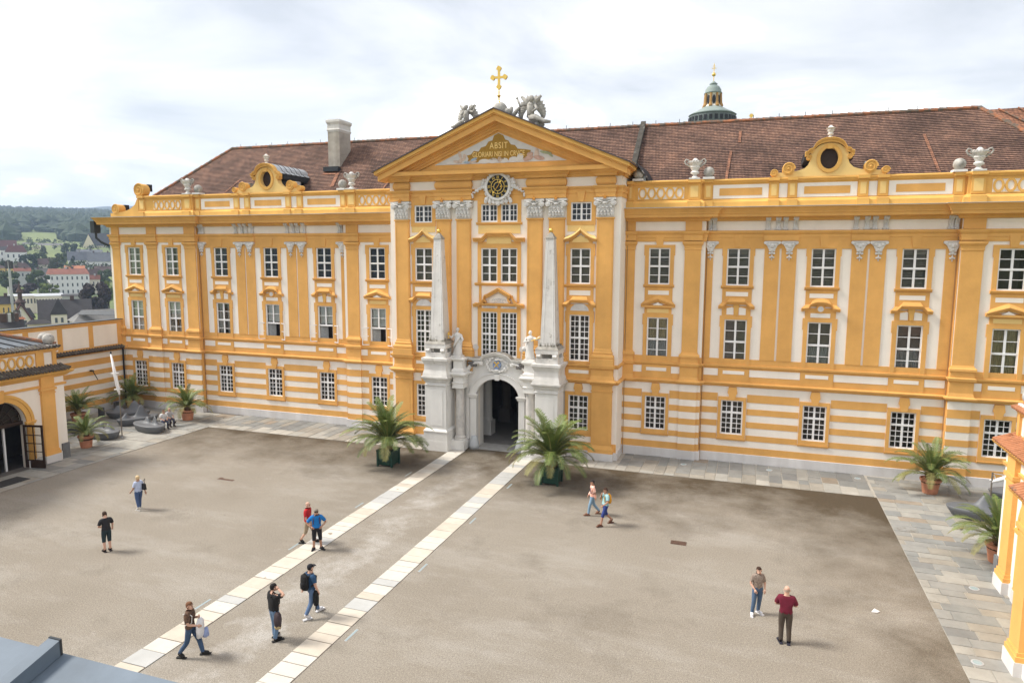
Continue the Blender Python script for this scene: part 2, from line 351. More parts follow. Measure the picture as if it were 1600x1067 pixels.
# path of the wing front (left to right), used for plinth, belts and cornices
def wing_path(s):
    p = [(7.3, -.3), (11.85, -.3), (11.85, 0), (24.35, 0), (24.35, -.3), (32.6, -.3), (32.6, 12.8)]
    return p if s > 0 else [(-x, y) for x, y in reversed(p)]
CORN = [(.0, 13.88), (.16, 13.90), (.22, 14.02), (.30, 14.06), (.62, 14.09), (.64, 14.24), (.68, 14.27), (.70, 14.34), (.80, 14.50), (.86, 14.55), (.86, 14.60), (.0, 14.62)]
for s in (-1, 1):
    P = wing_path(s)
    MB().sweep(P, [(0, 0), (.07, 0), (.07, .53), (.05, .545), (0, .545)]).build('plinth', PLINTH, ABBEY)
    MB().sweep(P, [(0, 4.48), (.05, 4.48), (.10, 4.53), (.13, 4.60), (.20, 4.64), (.20, 4.70), (.06, 4.74), (0, 4.74)]).build('moulding', ORANGE, ABBEY)
    MB().sweep(P, [(0, 5.55), (.05, 5.56), (.11, 5.63), (.12, 5.73), (0, 5.75)]).build('belt_course', ORANGE, ABBEY)
    MB().sweep(P, [(0, 12.80), (.06, 12.80), (.06, 12.97), (.085, 12.975), (.085, 13.13), (.14, 13.20), (.17, 13.26), (.17, 13.34), (0, 13.36)]).build('architrave', ORANGE, ABBEY)
    MB().sweep(P, CORN).build('cornice', ORANGE, ABBEY)
    MB().sweep(P, [(0, 14.622), (.90, 14.604), (.90, 14.63), (0, 14.66)]).build('cornice_flashing', ZINC, ABBEY)
def plates(name, mt, parent, lst, y, t):
    for (x0, x1, z0, z1) in lst: bx(name, min(x0, x1), max(x0, x1), y-t, y, z0, z1, mt, parent)
# ---- trims of one window axis
def ringsur(cx, z0, z1, y, hw, ho, top, bot, ear, t=.064, mt=ORANGE, earz=None):
    """orange plaster surround with ears at the top"""
    ez = earz if earz else z1-.45
    out = [(cx-ho, bot), (cx+ho, bot), (cx+ho, ez), (cx+ho+ear, ez+.03), (cx+ho+ear, top), (cx-ho-ear, top), (cx-ho-ear, ez+.03), (cx-ho, ez)]
    i = hw+.002; inn = [(cx-i, z0), (cx+i, z0), (cx+i, ez), (cx+i, ez+.03), (cx+i, z1), (cx-i, z1), (cx-i, ez+.03), (cx-i, ez)]
    return MB().ringprism(out, inn, y-t, y).build('window_surround', mt, ABBEY)
def polyband(pts, th, y0, y1, mt, name='pediment', steps=((0, 1, 0),)):
    """moulding that follows an open polyline in x,z; steps give layers (from, to as shares of th; extra projection)"""
    b = MB()
    for a, c, ex in steps:
        lo = [(x, z-th+th*a) for x, z in pts]; hi = [(x, z-th+th*c) for x, z in pts]
        b.prism(lo+hi[::-1], y0-ex, y1)
    return b.build(name, mt, ABBEY, recalc=True)
def pediment(cx, zb, y, kind, hw=.98, sc=1.0):
    st = ((0, .45, 0), (.45, .8, .06), (.8, 1.0, .10))
    if kind == 'tri': pts = [(cx-hw, zb+.15), (cx, zb+.47), (cx+hw, zb+.15)]; bx('pediment_base', cx-hw+.04, cx+hw-.04, y-.20, y, zb-.03, zb+.075, ORANGE, ABBEY)
    elif kind == 'trap': pts = [(cx-hw, zb+.15), (cx-hw*.74, zb+.15), (cx-hw*.5, zb+.40), (cx+hw*.5, zb+.40), (cx+hw*.74, zb+.15), (cx+hw, zb+.15)]
    elif kind == 'ogee':
        pts = []
        for i in range(-8, 9):
            t = i/8; pts.append((cx+t*hw, zb+.15+.5*(1-abs(t))**1.9*1.0+.03*(1-abs(t))))
    else:
        pts = [(cx-hw, zb+.13), (cx-hw*.8, zb+.15)]
        for i in range(13):
            a = pi-pi*i/12; pts.append((cx+cos(a)*hw*.62, zb+.17+sin(a)**.8*.33))
        pts += [(cx+hw*.8, zb+.15), (cx+hw, zb+.13)]
    polyband(pts, .17, y-.16, y, ORANGE, 'pediment', st)
    # sloping plaster hood above the moulding
    b = MB(); n = len(pts); V = [(x, y-.24, z+.004) for x, z in pts]+[(cx+(x-cx)*.80, y-.03, z+.20) for x, z in pts]
    b.add(V, [(i, i+1, i+1+n, i+n) for i in range(n-1)]); b.build('pediment_hood', ORANGE if kind != 'ogee' else PALEY, ABBEY)
CURT_UP = {-3: 'slate', -2: 'slate', -1: 'slate'}
def axis(cx, y, kind, upk, lok, grk=None, opened=False, frt=12.75):
    # upper window
    window(cx, *UPZ, 2*HW, y, 2, (2, 2), .5, upk)
    ringsur(cx, *UPZ, y, HW, .83, 12.56, 10.26, .05)
    MB().prism([(cx-.17, 12.44), (cx+.17, 12.44), (cx+.24, 13.02), (cx-.24, 13.02)], y-.10, y).build('keystone', ORANGE, ABBEY)
    MB().sweep([(cx-.88, y), (cx+.88, y)], [(0, 10.10), (.08, 10.12), (.14, 10.18), (.16, 10.26), (0, 10.275)]).build('window_sill', ORANGE, ABBEY)
    plates('apron', ORANGE, ABBEY, [(cx-.80, cx+.80, 9.20, 10.10)], y, .04); plates('apron_panel', CREAM, ABBEY, [(cx-.60, cx+.60, 9.68, 9.92)], y-.04, .012)
    # middle window
    window(cx, *LOZ, 2*HW, y, 2, (2, 2), .5, lok, opened=opened)
    ringsur(cx, *LOZ, y, HW, .83, 8.56, 5.74, .05)
    pediment(cx, 8.98, y, kind)
    plates('spandrel', ORANGE, ABBEY, [(cx-.78, cx+.78, 8.56, 9.12)], y, .045)
    if kind == 'trap':
        for sg in (-1, 1):
            pts = [(cx+sg*.14, 8.62), (cx+sg*.52, 8.62), (cx+sg*.52, 8.98)]+[(cx+sg*(.40-.26*sin(a)), 8.98+.08*sin(a*2)) for a in (.4, .8, 1.2, 1.5)]
            MB().prism(pts if sg > 0 else pts[::-1], y-.06, y-.044).build('spandrel_panel', CREAM, ABBEY)
        MB().prism([(cx-.07, 8.6), (cx+.07, 8.6), (cx+.17, 9.2), (cx-.17, 9.2)], y-.11, y-.04).build('keystone', YELLOW, ABBEY)
    elif kind == 'curve':
        plates('spandrel_panel', CREAM, ABBEY, [(cx-.5, cx+.5, 8.6, 8.84)], y-.045, .012)
        c = MB(); c.lathe([(0, 0), (.24, 0), (.24, .06), (.17, .07), (0, .07)], k=18)
        c.v = [(cx+p[0], y-.045-p[2], 9.08+p[1]) for p in c.v]; c.build('medallion', ORANGE, ABBEY, recalc=True)
        c = MB(); c.lathe([(0, 0), (.15, 0), (.15, .02), (0, .02)], k=16); c.v = [(cx+p[0], y-.112-p[2], 9.08+p[1]) for p in c.v]; c.build('medallion_disc', STUCCO, ABBEY, recalc=True)
    else:
        plates('spandrel_panel', PALEY, ABBEY, [(cx-.62, cx+.62, 8.62, 8.86)], y-.045, .012)
        MB().prism([(cx-.3, 9.07), (cx+.3, 9.07), (cx, 9.24)], y-.17, y-.05).build('pediment_panel', CREAM, ABBEY)
    # band under the middle window
    plates('apron', ORANGE, ABBEY, [(cx-.84, cx+.84, 4.74, 5.55)], y, .06); plates('apron_panel', CREAM, ABBEY, [(cx-.59, cx+.59, 5.20, 5.40)], y-.06, .012)
    # ground window
    window(cx, *GRZ, 2*HW, y, 4, (4, 2), .64, grk)
    ringsur(cx, *GRZ, y, HW, .78, 3.87, 1.42, .0, t=.068)
    MB().sweep([(cx-.80, y), (cx+.80, y)], [(0, 1.30), (.07, 1.32), (.10, 1.42), (0, 1.43)]).build('window_sill', ORANGE, ABBEY)
    MB().prism([(cx-.15, 3.69), (cx+.15, 3.69), (cx+.21, 4.02), (cx+.27, 4.10), (cx+.21, 4.46), (cx-.21, 4.46), (cx-.27, 4.10), (cx-.21, 4.02)], y-.12, y).build('keystone', ORANGE, ABBEY)
STR = [(.545, .95), (1.34, 1.67), (2.11, 2.46), (2.87, 3.22), (3.60, 4.06)]
def stripes(x0, x1, y, cxs, hw=.78):
    for z0, z1 in STR:
        cut = [(c-hw-.03, c+hw+.03) for c in cxs] if z1 > 1.45 else []
        x = x0
        for a, b_ in sorted(cut)+[(x1, x1)]:
            if a > x+.02: bx('ochre_stripe', x, a, y-.018, y, z0, z1, ORANGE, ABBEY)
            x = b_
SPEC = {-30.3: ('tri', [('net', 0, 1)], [('white', 0, 1)]), -26.67: ('tri', [('net', 0, 1)], [('white', .5, 1), ('grey', 0, .3)]), -22.42: ('trap', 'blue', [('net', 0, 1)]), -18.03: ('curve', 'blue', [('white', .5, 1)]), -13.63: ('trap', 'blue', [('white', .5, 1)]), -9.28: ('tri', 'blue', [('white', .5, 1)]),
        9.28: ('tri', 'blind', [('beige', .5, 1), ('grey', 0, .5)]), 13.63: ('trap', 'blind', 'brown'), 18.03: ('curve', 'blind', [('grey', 0, .5), ('brown', .5, 1)]), 22.42: ('trap', 'blind', [('grey', 0, .5), ('brown', .5, 1)]), 26.67: ('tri', None, 'beige'), 30.3: ('tri', None, 'beige')}
for x0, x1, y, cs in SEGS:
    for c in cs:
        k, u, lo = SPEC[c]; axis(c, y, k, u, lo, None, opened=c in (-18.03, -13.63, -9.28))
    stripes(x0, x1, y, cs)
    plates('pedestal_band', ORANGE, ABBEY, [(x0, x1, 4.74, 5.55), (x0, x1, 5.75, 6.09)], y, .025)
    ce = sorted(cs); edges = [x0]+ce+[x1]
    for i in range(len(edges)-1):
        a = edges[i]+(.86 if i > 0 else .12); b_ = edges[i+1]-(.86 if i < len(edges)-2 else .12)
        if abs(y) > .1:                               # narrow bays: pilasters take some of the room
            if i == 0: a = edges[i]+.35
            if i == len(edges)-2: b_ = edges[i+1]-.35
        if b_-a > .2: plates('band_panel', CREAM, ABBEY, [(a, b_, 5.09, 5.49)], y-.025, .012)
    if y == 0:                                        # wings: lesenes with a cream slit, band under the architrave
        plates('upper_band', ORANGE, ABBEY, [(x0, x1, 12.35, 12.80)], y, .05)
        for i in range(len(ce)-1):
            m_ = (ce[i]+ce[i+1])/2
            plates('lesene', ORANGE, ABBEY, [(m_-.83, m_-.055, 6.09, 12.35), (m_+.055, m_+.83, 6.09, 12.35)], y, .05)
            MB().sweep([(m_-.90, y), (m_+.90, y)], [(.06, 12.80), (.13, 12.80), (.13, 13.10), (.2, 13.18), (.24, 13.26), (.24, 13.345), (.06, 13.35)]).build('architrave_break', ORANGE, ABBEY)
        for xa, xb in ((x0, ce[0]-1.37), (ce[-1]+1.37, x1)): plates('lesene', ORANGE, ABBEY, [(xa, xb, 6.09, 12.35)], y, .05)
    else:
        plates('upper_band', ORANGE, ABBEY, [(x0, x1, 12.74, 12.80)], y, .05)
# pilasters of the projecting bays (shaft, base, capital, frieze block)
def wing_pilaster(x0, x1, y, gy=True):
    bx('pilaster', x0, x1, y-.09, y, 6.35, 12.30, ORANGE, ABBEY)
    MB().sweep([(x0, y), (x0, y-.09), (x1, y-.09), (x1, y)], [(0, 6.09), (.13, 6.09), (.13, 6.20), (.10, 6.26), (.05, 6.28), (.03, 6.36), (0, 6.37)]).build('pilaster_base', ORANGE, ABBEY)
    MB().sweep([(x0, y), (x0, y-.09), (x1, y-.09), (x1, y)], [(0, 12.26), (.03, 12.28), (.03, 12.33), (.02, 12.36), (.04, 12.50), (.10, 12.58), (.13, 12.62), (.13, 12.73), (0, 12.75)]).build('pilaster_capital', ORANGE, ABBEY)
    MB().sweep([(x0-.06, y), (x0-.06, y-.15), (x1+.06, y-.15), (x1+.06, y)], [(0, 4.50), (.06, 4.52), (.17, 4.63), (.17, 4.70), (.05, 4.76), (.0, 4.95), (.0, 5.50), (.08, 5.58), (.1, 5.72), (0, 5.76), (0, 6.10)]).build('pilaster_pedestal', ORANGE, ABBEY)
    bx('frieze_block', x0, x1, y-.10, y, 13.36, 13.90, ORANGE, ABBEY)
    MB().sweep([(x0, y), (x0, y-.09), (x1, y-.09), (x1, y)], [(.05, 12.80), (.07, 12.80), (.07, 13.1), (.14, 13.2), (.18, 13.34), (.05, 13.35)]).build('architrave_break', ORANGE, ABBEY)
    if gy:
        bx('rusticated_pier', x0-.04, x1+.04, y-.10, y-.019, .545, 4.49, CREAM, ABBEY)
        for z0, z1 in STR: bx('ochre_stripe', x0-.045, x1+.045, y-.112, y-.018, z0, z1, ORANGE, ABBEY)
        bx('plinth_block', x0-.06, x1+.06, y-.17, y-.06, 0, .548, PLINTH, ABBEY)
for s in (-1, 1):
    for a, b_ in ((7.32, 7.86), (10.70, 11.60), (24.40, 25.38), (28.05, 28.95), (31.70, 32.40)):
        x0, x1 = sorted((s*a, s*b_)); wing_pilaster(x0, x1, -.3, a > 8)
# ---- grey stucco consoles and leaf drops of the wings
def console_mb():
    b = MB(); w = .105; prof = [(.02, 0), (.10, .0), (.12, .05), (.07, .12), (.05, .25), (.08, .38), (.16, .48), (.26, .56), (.30, .64), (.27, .72), (.20, .74), (.02, .74)]
    V = [(-w, -o, z) for o, z in prof]+[(w, -o, z) for o, z in prof]; n = len(prof)
    b.add(V, [tuple(range(n)), tuple(range(2*n-1, n-1, -1))]+[(i, i+n, (i+1) % n+n, (i+1) % n) for i in range(n)])
    for x in (-.06, .06):
        b.tube([(x, -o-.012, z) for o, z in prof[1:9]], .03, 5)
    for sg in (-1, 1): b.tube([(sg*(w-.01), -.20, .64), (sg*(w+.03), -.20, .64)], .10, 10); b.tube([(sg*(w-.02), -.06, .06), (sg*(w+.04), -.06, .06)], .065, 8)
    return b
def drop_mb():
    b = MB(); b.prism([(-.40, .98), (-.36, .90), (-.26, .80), (-.22, .70), (-.17, .62), (-.15, .5), (.15, .5), (.17, .62), (.22, .70), (.26, .80), (.36, .90), (.40, .98), (.40, 1.06), (-.40, 1.06)][::1], -.12, 0)
    for sg in (-1, 1): b.tube([(sg*.36, -.17, .98), (sg*.36, .0, .98)], .085, 10)
    b.tube([(-.36, -.10, 1.02), (.36, -.10, 1.02)], .05, 6)
    b.ball((0, -.10, .80), .13, 8, 6, ry=.09); b.ball((0, -.08, .60), .14, 8, 5, ry=.08, rz=.08)
    for sg in (-1, 1): b.ball((sg*.16, -.10, .86), .10, 7, 5, ry=.07); b.ball((sg*.11, -.06, .40), .07, 6, 4, ry=.05); b.ball((sg*.09, -.05, .17), .055, 6, 4, ry=.04)
    b.ball((0, -.06, .44), .07, 6, 5, ry=.05, rz=.1); b.ball((0, -.05, .22), .055, 6, 5, ry=.04, rz=.09); b.ball((0, -.04, .06), .03, 5, 4, rz=.07); b.tube([(0, -.03, .05), (0, -.03, .52)], .02, 4)
    return b
for s in (-1, 1):
    for m_ in (15.83, 20.225):
        for d in (-.71, -.19, .19, .71): cached('console', 'console', console_mb, STUCCO, ABBEY, (s*m_+d, -.02, 13.36))
        for d in (-.45, .45): cached('leaf_drop', 'drop', drop_mb, STUCCO, ABBEY, (s*m_+d, -.05, 11.70))
    for xx in (12.02, 12.28, 23.92, 24.18): cached('console', 'console', console_mb, STUCCO, ABBEY, (s*xx, -.02, 13.36))
    for xx in (12.1, 24.08): cached('leaf_drop', 'drop', drop_mb, STUCCO, ABBEY, (s*xx, -.05, 11.70))
# ---------------------------------------------------------------- parapet
def ring_mb():
    b = MB(); o = []; i = []
    for q in range(16):
        a = 2*pi*q/16; ex = .19 if q % 4 else .23; o.append((cos(a)*.245*(1.0), sin(a)*.345)); i.append((cos(a)*.145, sin(a)*.235))
    b.ringprism(o, i, -.05, 0); return b
def volute_mb(r, w, turns=1.6):
    b = MB(); o = []
    n = 28
    b.lathe([(0, 0), (r*.92, 0), (r*.92, w), (0, w)], k=20)
    pts = [((r*(1-.78*i/n))*cos(2*pi*turns*i/n), (r*(1-.78*i/n))*sin(2*pi*turns*i/n)) for i in range(n+1)]
    b.tube([(x, y, w+.01) for x, y in pts], [r*.13*(1-.5*i/n) for i in range(n+1)], 5); b.ball((0, 0, w), r*.2, 8, 6)
    b.v = [(p[0], -p[2], p[1]) for p in b.v]; return b
def parapet(s):
    # dado wall with cap and sloped base course
    path = [(7.3, -.35), (11.5, -.35), (11.5, -.15), (24.45, -.15), (24.45, -.35), (29.5, -.35)]
    if s < 0: path = [(-x, y) for x, y in reversed(path)]
    bk = [(x, .25) for x, y in path[::-1]]
    MB().slab(path+bk[:1]+bk[-1:], 14.66, 15.97).build('parapet_wall', YELLOW, ABBEY, recalc=True)
    MB().sweep(path, [(0, 14.66), (.22, 14.66), (.20, 14.92), (.10, 15.02), (.03, 15.08), (0, 15.09)]).build('parapet_base', YELLOW, ABBEY)
    MB().sweep(path, [(0, 15.95), (.05, 15.96), (.08, 16.03), (.16, 16.08), (.16, 16.14), (.02, 16.19), (-.52, 16.19), (-.58, 16.12), (-.58, 15.97)]).build('parapet_cap', YELLOW, ABBEY)
    def Y(x): return -.35 if (abs(x) < 11.5 or abs(x) > 24.45) else -.15
    def ped(a, b_):
        m_ = (a+b_)/2; y = Y(m_); x0, x1 = sorted((s*a, s*b_))
        bx('parapet_pedestal', x0, x1, y-.07, y, 15.09, 15.96, YELLOW, ABBEY); bx('pedestal_base', x0-.05, x1+.05, y-.27, y-.08, 14.66, 15.0, YELLOW, ABBEY); bx('pedestal_panel', x0+.10, x1-.10, y-.082, y-.07, 15.22, 15.84, PALEY, ABBEY)
        bx('pedestal_cap', x0-.04, x1+.04, y-.24, y-.06, 16.02, 16.185, YELLOW, ABBEY)
    for a, b_ in ((7.36, 7.68), (10.80, 11.42), (11.64, 12.08), (15.08, 15.56), (16.03, 16.48), (19.48, 19.97), (20.41, 20.89), (23.88, 24.34), (24.58, 25.20), (28.9, 29.45)): ped(a, b_)
    for a, b_ in ((12.12, 15.05), (16.51, 19.45), (20.93, 23.84)):
        x0, x1 = sorted((s*a, s*b_)); bx('parapet_panel', x0, x1, -.165, -.15, 15.12, 15.87, CREAM, ABBEY); bx('parapet_inset', x0+.34, x1-.34, -.18, -.165, 15.28, 15.68, ORANGE, ABBEY)
    for a, b_ in ((15.58, 16.01), (19.99, 20.39)):
        x0, x1 = sorted((s*a, s*b_)); bx('parapet_panel', x0, x1, -.165, -.15, 15.12, 15.87, CREAM, ABBEY)
    for a, b_ in ((7.95, 10.55), (25.5, 28.1)):
        x0, x1 = sorted((s*a, s*b_)); bx('lattice_field', x0, x1, -.36, -.35, 15.12, 15.85, CREAM, ABBEY)
        for q in range(5):
            xc = x0+(x1-x0)*(q+.5)/5; cached('lattice_ring', 'ring', ring_mb, YELLOW, ABBEY, (xc, -.36, 15.485))
            if q < 4: bx('lattice_knot', xc+.20, xc+.32, -.395, -.36, 15.43, 15.54, YELLOW, ABBEY)
        for zz in (15.12, 15.82): bx('lattice_rail', x0-.05, x1+.05, -.40, -.36, zz-.02, zz+.035, YELLOW, ABBEY)
    # outer end: swept shoulder with two volutes
    pts = [(29.5, 14.66), (32.3, 14.66), (32.3, 14.95), (31.6, 15.0), (30.9, 15.08), (30.3, 15.25), (29.85, 15.55), (29.62, 15.95), (29.5, 16.1)]
    pl = [(s*x, z) for x, z in pts]; MB().prism(pl if s > 0 else pl[::-1], -.42, .2).build('parapet_shoulder', YELLOW, ABBEY, recalc=True)
    for (xc, zc_, r) in ((29.35, 16.62, .52), (31.75, 15.25, .40)):
        o = cached('volute', ('vol', r), lambda: volute_mb(r, .62), YELLOW, ABBEY, (s*xc, .16, zc_))
        bx('volute_cover', s*xc-.3, s*xc+.3, .18, .55, zc_-.05, zc_+r*.9, DARKMETAL, ABBEY)
    if s > 0: bx('parapet_wall', 29.5, 32.6, -.3, .2, 14.66, 15.9, YELLOW, ABBEY)
    # gable over the middle panel
    g = s*18.0; y = -.12
    def mir(pts): return [(g+x, z) for x, z in pts]
    R_ = [(2.75, 16.19), (2.75, 16.40), (2.2, 16.45), (1.55, 16.50), (1.2, 16.62), (1.0, 16.82), (.92, 17.05), (.92, 17.42)]
    prof = R_+[(.72, 17.62), (.5, 17.80), (.25, 17.9), (0, 17.93)]
    full = prof+[(-x, z) for x, z in prof[-2::-1]]
    ov = []; N_ = 24
    # front plate with an oval opening: two halves stitched around the oval
    def half(sg):
        pr = [(0, 16.19)]+[(x, z) for x, z in prof]; ovl = [(.44*sin(pi*i/12), 17.11+(.55)*cos(pi*i/12)) for i in range(13)]
        poly = [(sg*x, z) for x, z in pr]+[(sg*x, z) for x, z in ovl]
        return mir(poly if sg > 0 else poly[::-1])
    b = MB()
    for sg in (-1, 1): b.prism(half(sg), y-.10, y+.35)
    b.build('gable_wall', PALEY, ABBEY, recalc=True)
    o_ = [(g+.62*sin(2*pi*i/N_), 17.11+.74*cos(2*pi*i/N_)) for i in range(N_)]; i_ = [(g+.445*sin(2*pi*i/N_), 17.11+.555*cos(2*pi*i/N_)) for i in range(N_)]
    MB().ringprism(o_[::-1], i_[::-1], y-.17, y-.10).build('oval_surround', YELLOW, ABBEY, recalc=True)
    MB().prism([(g-.12, 17.60), (g+.12, 17.60), (g+.17, 17.86), (g-.17, 17.86)], y-.20, y-.1).build('keystone', YELLOW, ABBEY)
    MB().prism(i_[::-1], y+.12, y+.16).build('oval_shutter', DARKWOOD, ABBEY, recalc=True)
    pts = [(-1.2, 17.42), (-1.08, 17.45), (-1.0, 17.56), (-.84, 17.60)]+[(.80*cos(pi-pi*i/12), 17.60+.53*sin(pi*i/12)) for i in range(1, 12)]+[(.84, 17.60), (1.0, 17.56), (1.08, 17.45), (1.2, 17.42)]
    pp = [(g+x, z+.06) for x, z in pts]
    polyband(pp, .24, y-.22, y+.1, YELLOW, 'gable_cornice', ((0, .5, 0), (.5, .8, .06), (.8, 1., .1)))
    for sg in (-1, 1):
        cached('volute', ('vol', .34), lambda: volute_mb(.34, .5), YELLOW, ABBEY, (g+sg*2.0, y+.3, 16.62)); cached('volute', ('vol', .2), lambda: volute_mb(.2, .5), YELLOW, ABBEY, (g+sg*2.72, y+.3, 16.42)); cached('volute', ('vol', .14), lambda: volute_mb(.14, .4), YELLOW, ABBEY, (g+sg*1.0, y+.2, 17.18))
        bx('volute_cover', g+sg*2.0-.22, g+sg*2.0+.22, y+.31, y+.75, 16.4, 16.92, ZINC, ABBEY)
    # barrel roof of the dormer running back into the tiles
    yb = 3.6; b = MB(); n = len(pp); V = [(x, y+.1, z+.005) for x, z in pp]+[(x, yb, z+.005) for x, z in pp]; b.add(V, [(i, i+1, i+1+n, i+n) for i in range(n-1)])
    b.build('dormer_roof', ZINC, ABBEY)
    for q in range(5): 
        yy = .5+q*.55; MB().tube([(x, yy, z+.02) for x, z in pp], .022, 4).build('roof_seam', DARKMETAL, ABBEY)
    MB().prism([(g-.95, 15.6), (g+.95, 15.6), (g+.95, 17.46), (g-.95, 17.46)], y+.36, 3.4).build('dormer_cheek', DARKMETAL, ABBEY)
    for sg in (-1, 1): MB().box(g+sg*1.08-.12, g+sg*1.08+.12, y+.3, 3.3, 17.1, 17.44).build('dormer_eave', DARKMETAL, ABBEY)
for s in (-1, 1): parapet(s)
# ================================================================ central block
CY = -2.0; CGR, CLO, CMI, CSM = (1.65, 3.75), (5.79, 8.50), (10.30, 12.34), (13.90, 14.95)
hl = [(s*5.0-.6, s*5.0+.6, z[0], z[1]) for s in (-1, 1) for z in (CGR, CLO, CMI, CSM)]+[(s*.632-.525, s*.632+.525, z[0], z[1]) for s in (-1, 1) for z in (CLO, CMI, CSM)]+[(-1.37, 1.37, 0, 4.42)]
wall_mb(-7.3, 7.3, 0, 16.45, CY, hl).build('centre_wall', CREAM, ABBEY)
for s in (-1, 1): bx('centre_side_wall', s*7.3-.15 if s > 0 else -7.3, s*7.3 if s > 0 else -7.15, CY+.004, 5.0, 0, 16.44, CREAM, ABBEY)
PIL = ((5.95, 6.90), (3.12, 4.05), (1.80, 2.72))
def centre_path(d, ends=True, x=7.3):
    p = [(-x, 5.0), (-x, CY)]
    for a, b_ in ((-6.95, -5.90), (-4.10, -1.75), (1.75, 4.10), (5.90, 6.95)): p += [(a, CY), (a, CY-d), (b_, CY-d), (b_, CY)]
    return p+[(x, CY), (x, 5.0)]
side_runs = [[(-7.3, -.3), (-7.3, CY), (-2.9, CY)], [(2.9, CY), (7.3, CY), (7.3, -.3)]]
for R_ in side_runs:
    MB().sweep(R_, [(0, 0), (.07, 0), (.07, .44), (0, .46)]).build('plinth', PLINTH, ABBEY)
    MB().sweep(R_, [(0, 4.48), (.05, 4.48), (.10, 4.53), (.13, 4.60), (.20, 4.64), (.20, 4.70), (.06, 4.74), (0, 4.74)]).build('moulding', ORANGE, ABBEY)
    MB().sweep(R_, [(0, 5.42), (.05, 5.44), (.11, 5.52), (.12, 5.62), (0, 5.65)]).build('belt_course', ORANGE, ABBEY)
ent = centre_path(.20)
MB().sweep(ent, [(0, 15.20), (.04, 15.20), (.04, 15.45), (.07, 15.46), (.07, 15.64), (.13, 15.72), (.17, 15.78), (.17, 15.83), (0, 15.85)]).build('architrave', ORANGE, ABBEY)
MB().sweep(ent, [(0, 16.36), (.08, 16.38), (.12, 16.50), (.26, 16.60), (.30, 16.69), (0, 16.70)]).build('bed_moulding', ORANGE, ABBEY)
for a, b_ in ((-6.95, -5.90), (-4.10, -1.75), (1.75, 4.10), (5.90, 6.95)):       # pulvinated frieze blocks over the pilasters
    b = MB(); b.sweep([(a+.06, CY), (a+.06, CY-.12), (b_-.06, CY-.12), (b_-.06, CY)], [(0, 15.84), (.02, 15.86), (.09, 15.98), (.11, 16.10), (.09, 16.24), (.02, 16.36), (0, 16.38)]); b.build('frieze_block', ORANGE, ABBEY)
# horizontal cornice of the pediment
hc = [(-7.3, 4.6), (-7.3, CY-.3), (7.3, CY-.3), (7.3, 4.6)]
MB().sweep(hc, [(0, 16.66), (.38, 16.69), (.40, 16.90), (.42, 16.93), (0, 16.96)]).build('cornice', ORANGE, ABBEY)
for s in (-1, 1):                                    # eaves of the side returns
    r = [(s*7.3, 4.6), (s*7.3, CY-.3)] if s < 0 else [(s*7.3, CY-.3), (s*7.3, 4.6)]
    MB().sweep(r, [(.0, 16.96), (.44, 16.95), (.5, 17.03), (.56, 17.10), (0, 17.14)]).build('eave_moulding', YELLOW, ABBEY)
# raking cornice
SL = .418
def rake(z_ap, half, th, y0, y1, mt, name):
    za = z_ap; zb = z_ap-SL*half; b = MB()
    for s in (-1, 1):
        P = [(s*half, zb-th), (0, za-th), (0, za), (s*half, zb)]; b.prism(P if s < 0 else P[::-1], y0, y1)
    return b.build(name, mt, ABBEY, recalc=True)
rake(20.24, 7.86, .20, CY-.98, 4.5, YELLOW, 'raking_cornice'); rake(20.06, 7.78, .10, CY-.90, 4.5, ORANGE, 'raking_cornice'); rake(19.97, 7.70, .36, CY-.80, CY+.3, ORANGE, 'raking_cornice')
rake(19.63, 7.0, .16, CY-.42, CY+.3, ORANGE, 'raking_cornice'); rake(19.49, 6.7, .16, CY-.33, CY+.3, ORANGE, 'raking_cornice'); rake(19.35, 6.4, .18, CY-.26, CY+.3, ORANGE, 'raking_cornice')
b = MB()
for s in (-1, 1):
    P = [(s*7.98, 20.30-SL*7.98-.06), (0, 20.24), (0, 20.31), (s*7.98, 20.31-SL*7.98)]; b.prism(P if s < 0 else P[::-1], CY-1.06, 6.5)
b.build('pediment_roofing', mat('brown_copper_sheet', (.085, .065, .065), .6, .3, 2), ABBEY, recalc=True)
MB().prism([(-6.3, 16.94), (6.3, 16.94), (0, 19.55)], CY-.16, CY+.3).build('tympanum', ORANGE, ABBEY)
bx('gable_core', -7.2, 7.2, CY+.31, 5.2, 16.5, 17.05, ORANGE, ABBEY)
# painted triangle with the inscription
def fresco():
    m = mat('fresco', (.52, .52, .51), .9, .16, 3.2, col2=(.60, .58, .55)); return m
FRES = fresco(); Yt = CY-.175
MB().prism([(-4.15, 17.30), (4.15, 17.30), (0, 19.03)], Yt, CY-.155).build('fresco', FRES, ABBEY)
FB = mat('fresco_brown_cloud', (.36, .205, .035), .9, .2, 5); FW = mat('fresco_white_cloud', (.62, .60, .57), .9, .1, 4); FF = mat('fresco_flesh', (.60, .48, .40), .9, .3, 6); FRD = mat('fresco_rose', (.50, .34, .28), .9, .3, 6); FGN = mat('fresco_palm', (.34, .38, .24), .9, .2, 6); FBL = mat('fresco_blue', (.32, .42, .52), .9, .2, 6)
cl = [(-1.98, 17.42), (-1.35, 17.36), (-1.1, 17.46), (-.6, 17.44), (0, 17.52), (.5, 17.46), (.95, 17.38), (1.5, 17.5), (1.75, 17.44), (2.1, 17.62), (1.95, 17.78), (2.0, 17.95), (1.62, 18.02), (1.2, 18.06), (1.02, 18.28), (.78, 18.32), (.62, 18.55), (.42, 18.62), (.30, 18.86), (0, 19.0), (-.28, 18.88), (-.38, 18.6), (-.62, 18.55), (-.8, 18.3), (-1.1, 18.22), (-1.25, 18.0), (-1.55, 18.05), (-1.75, 17.85), (-2.0, 17.8), (-1.9, 17.6)]
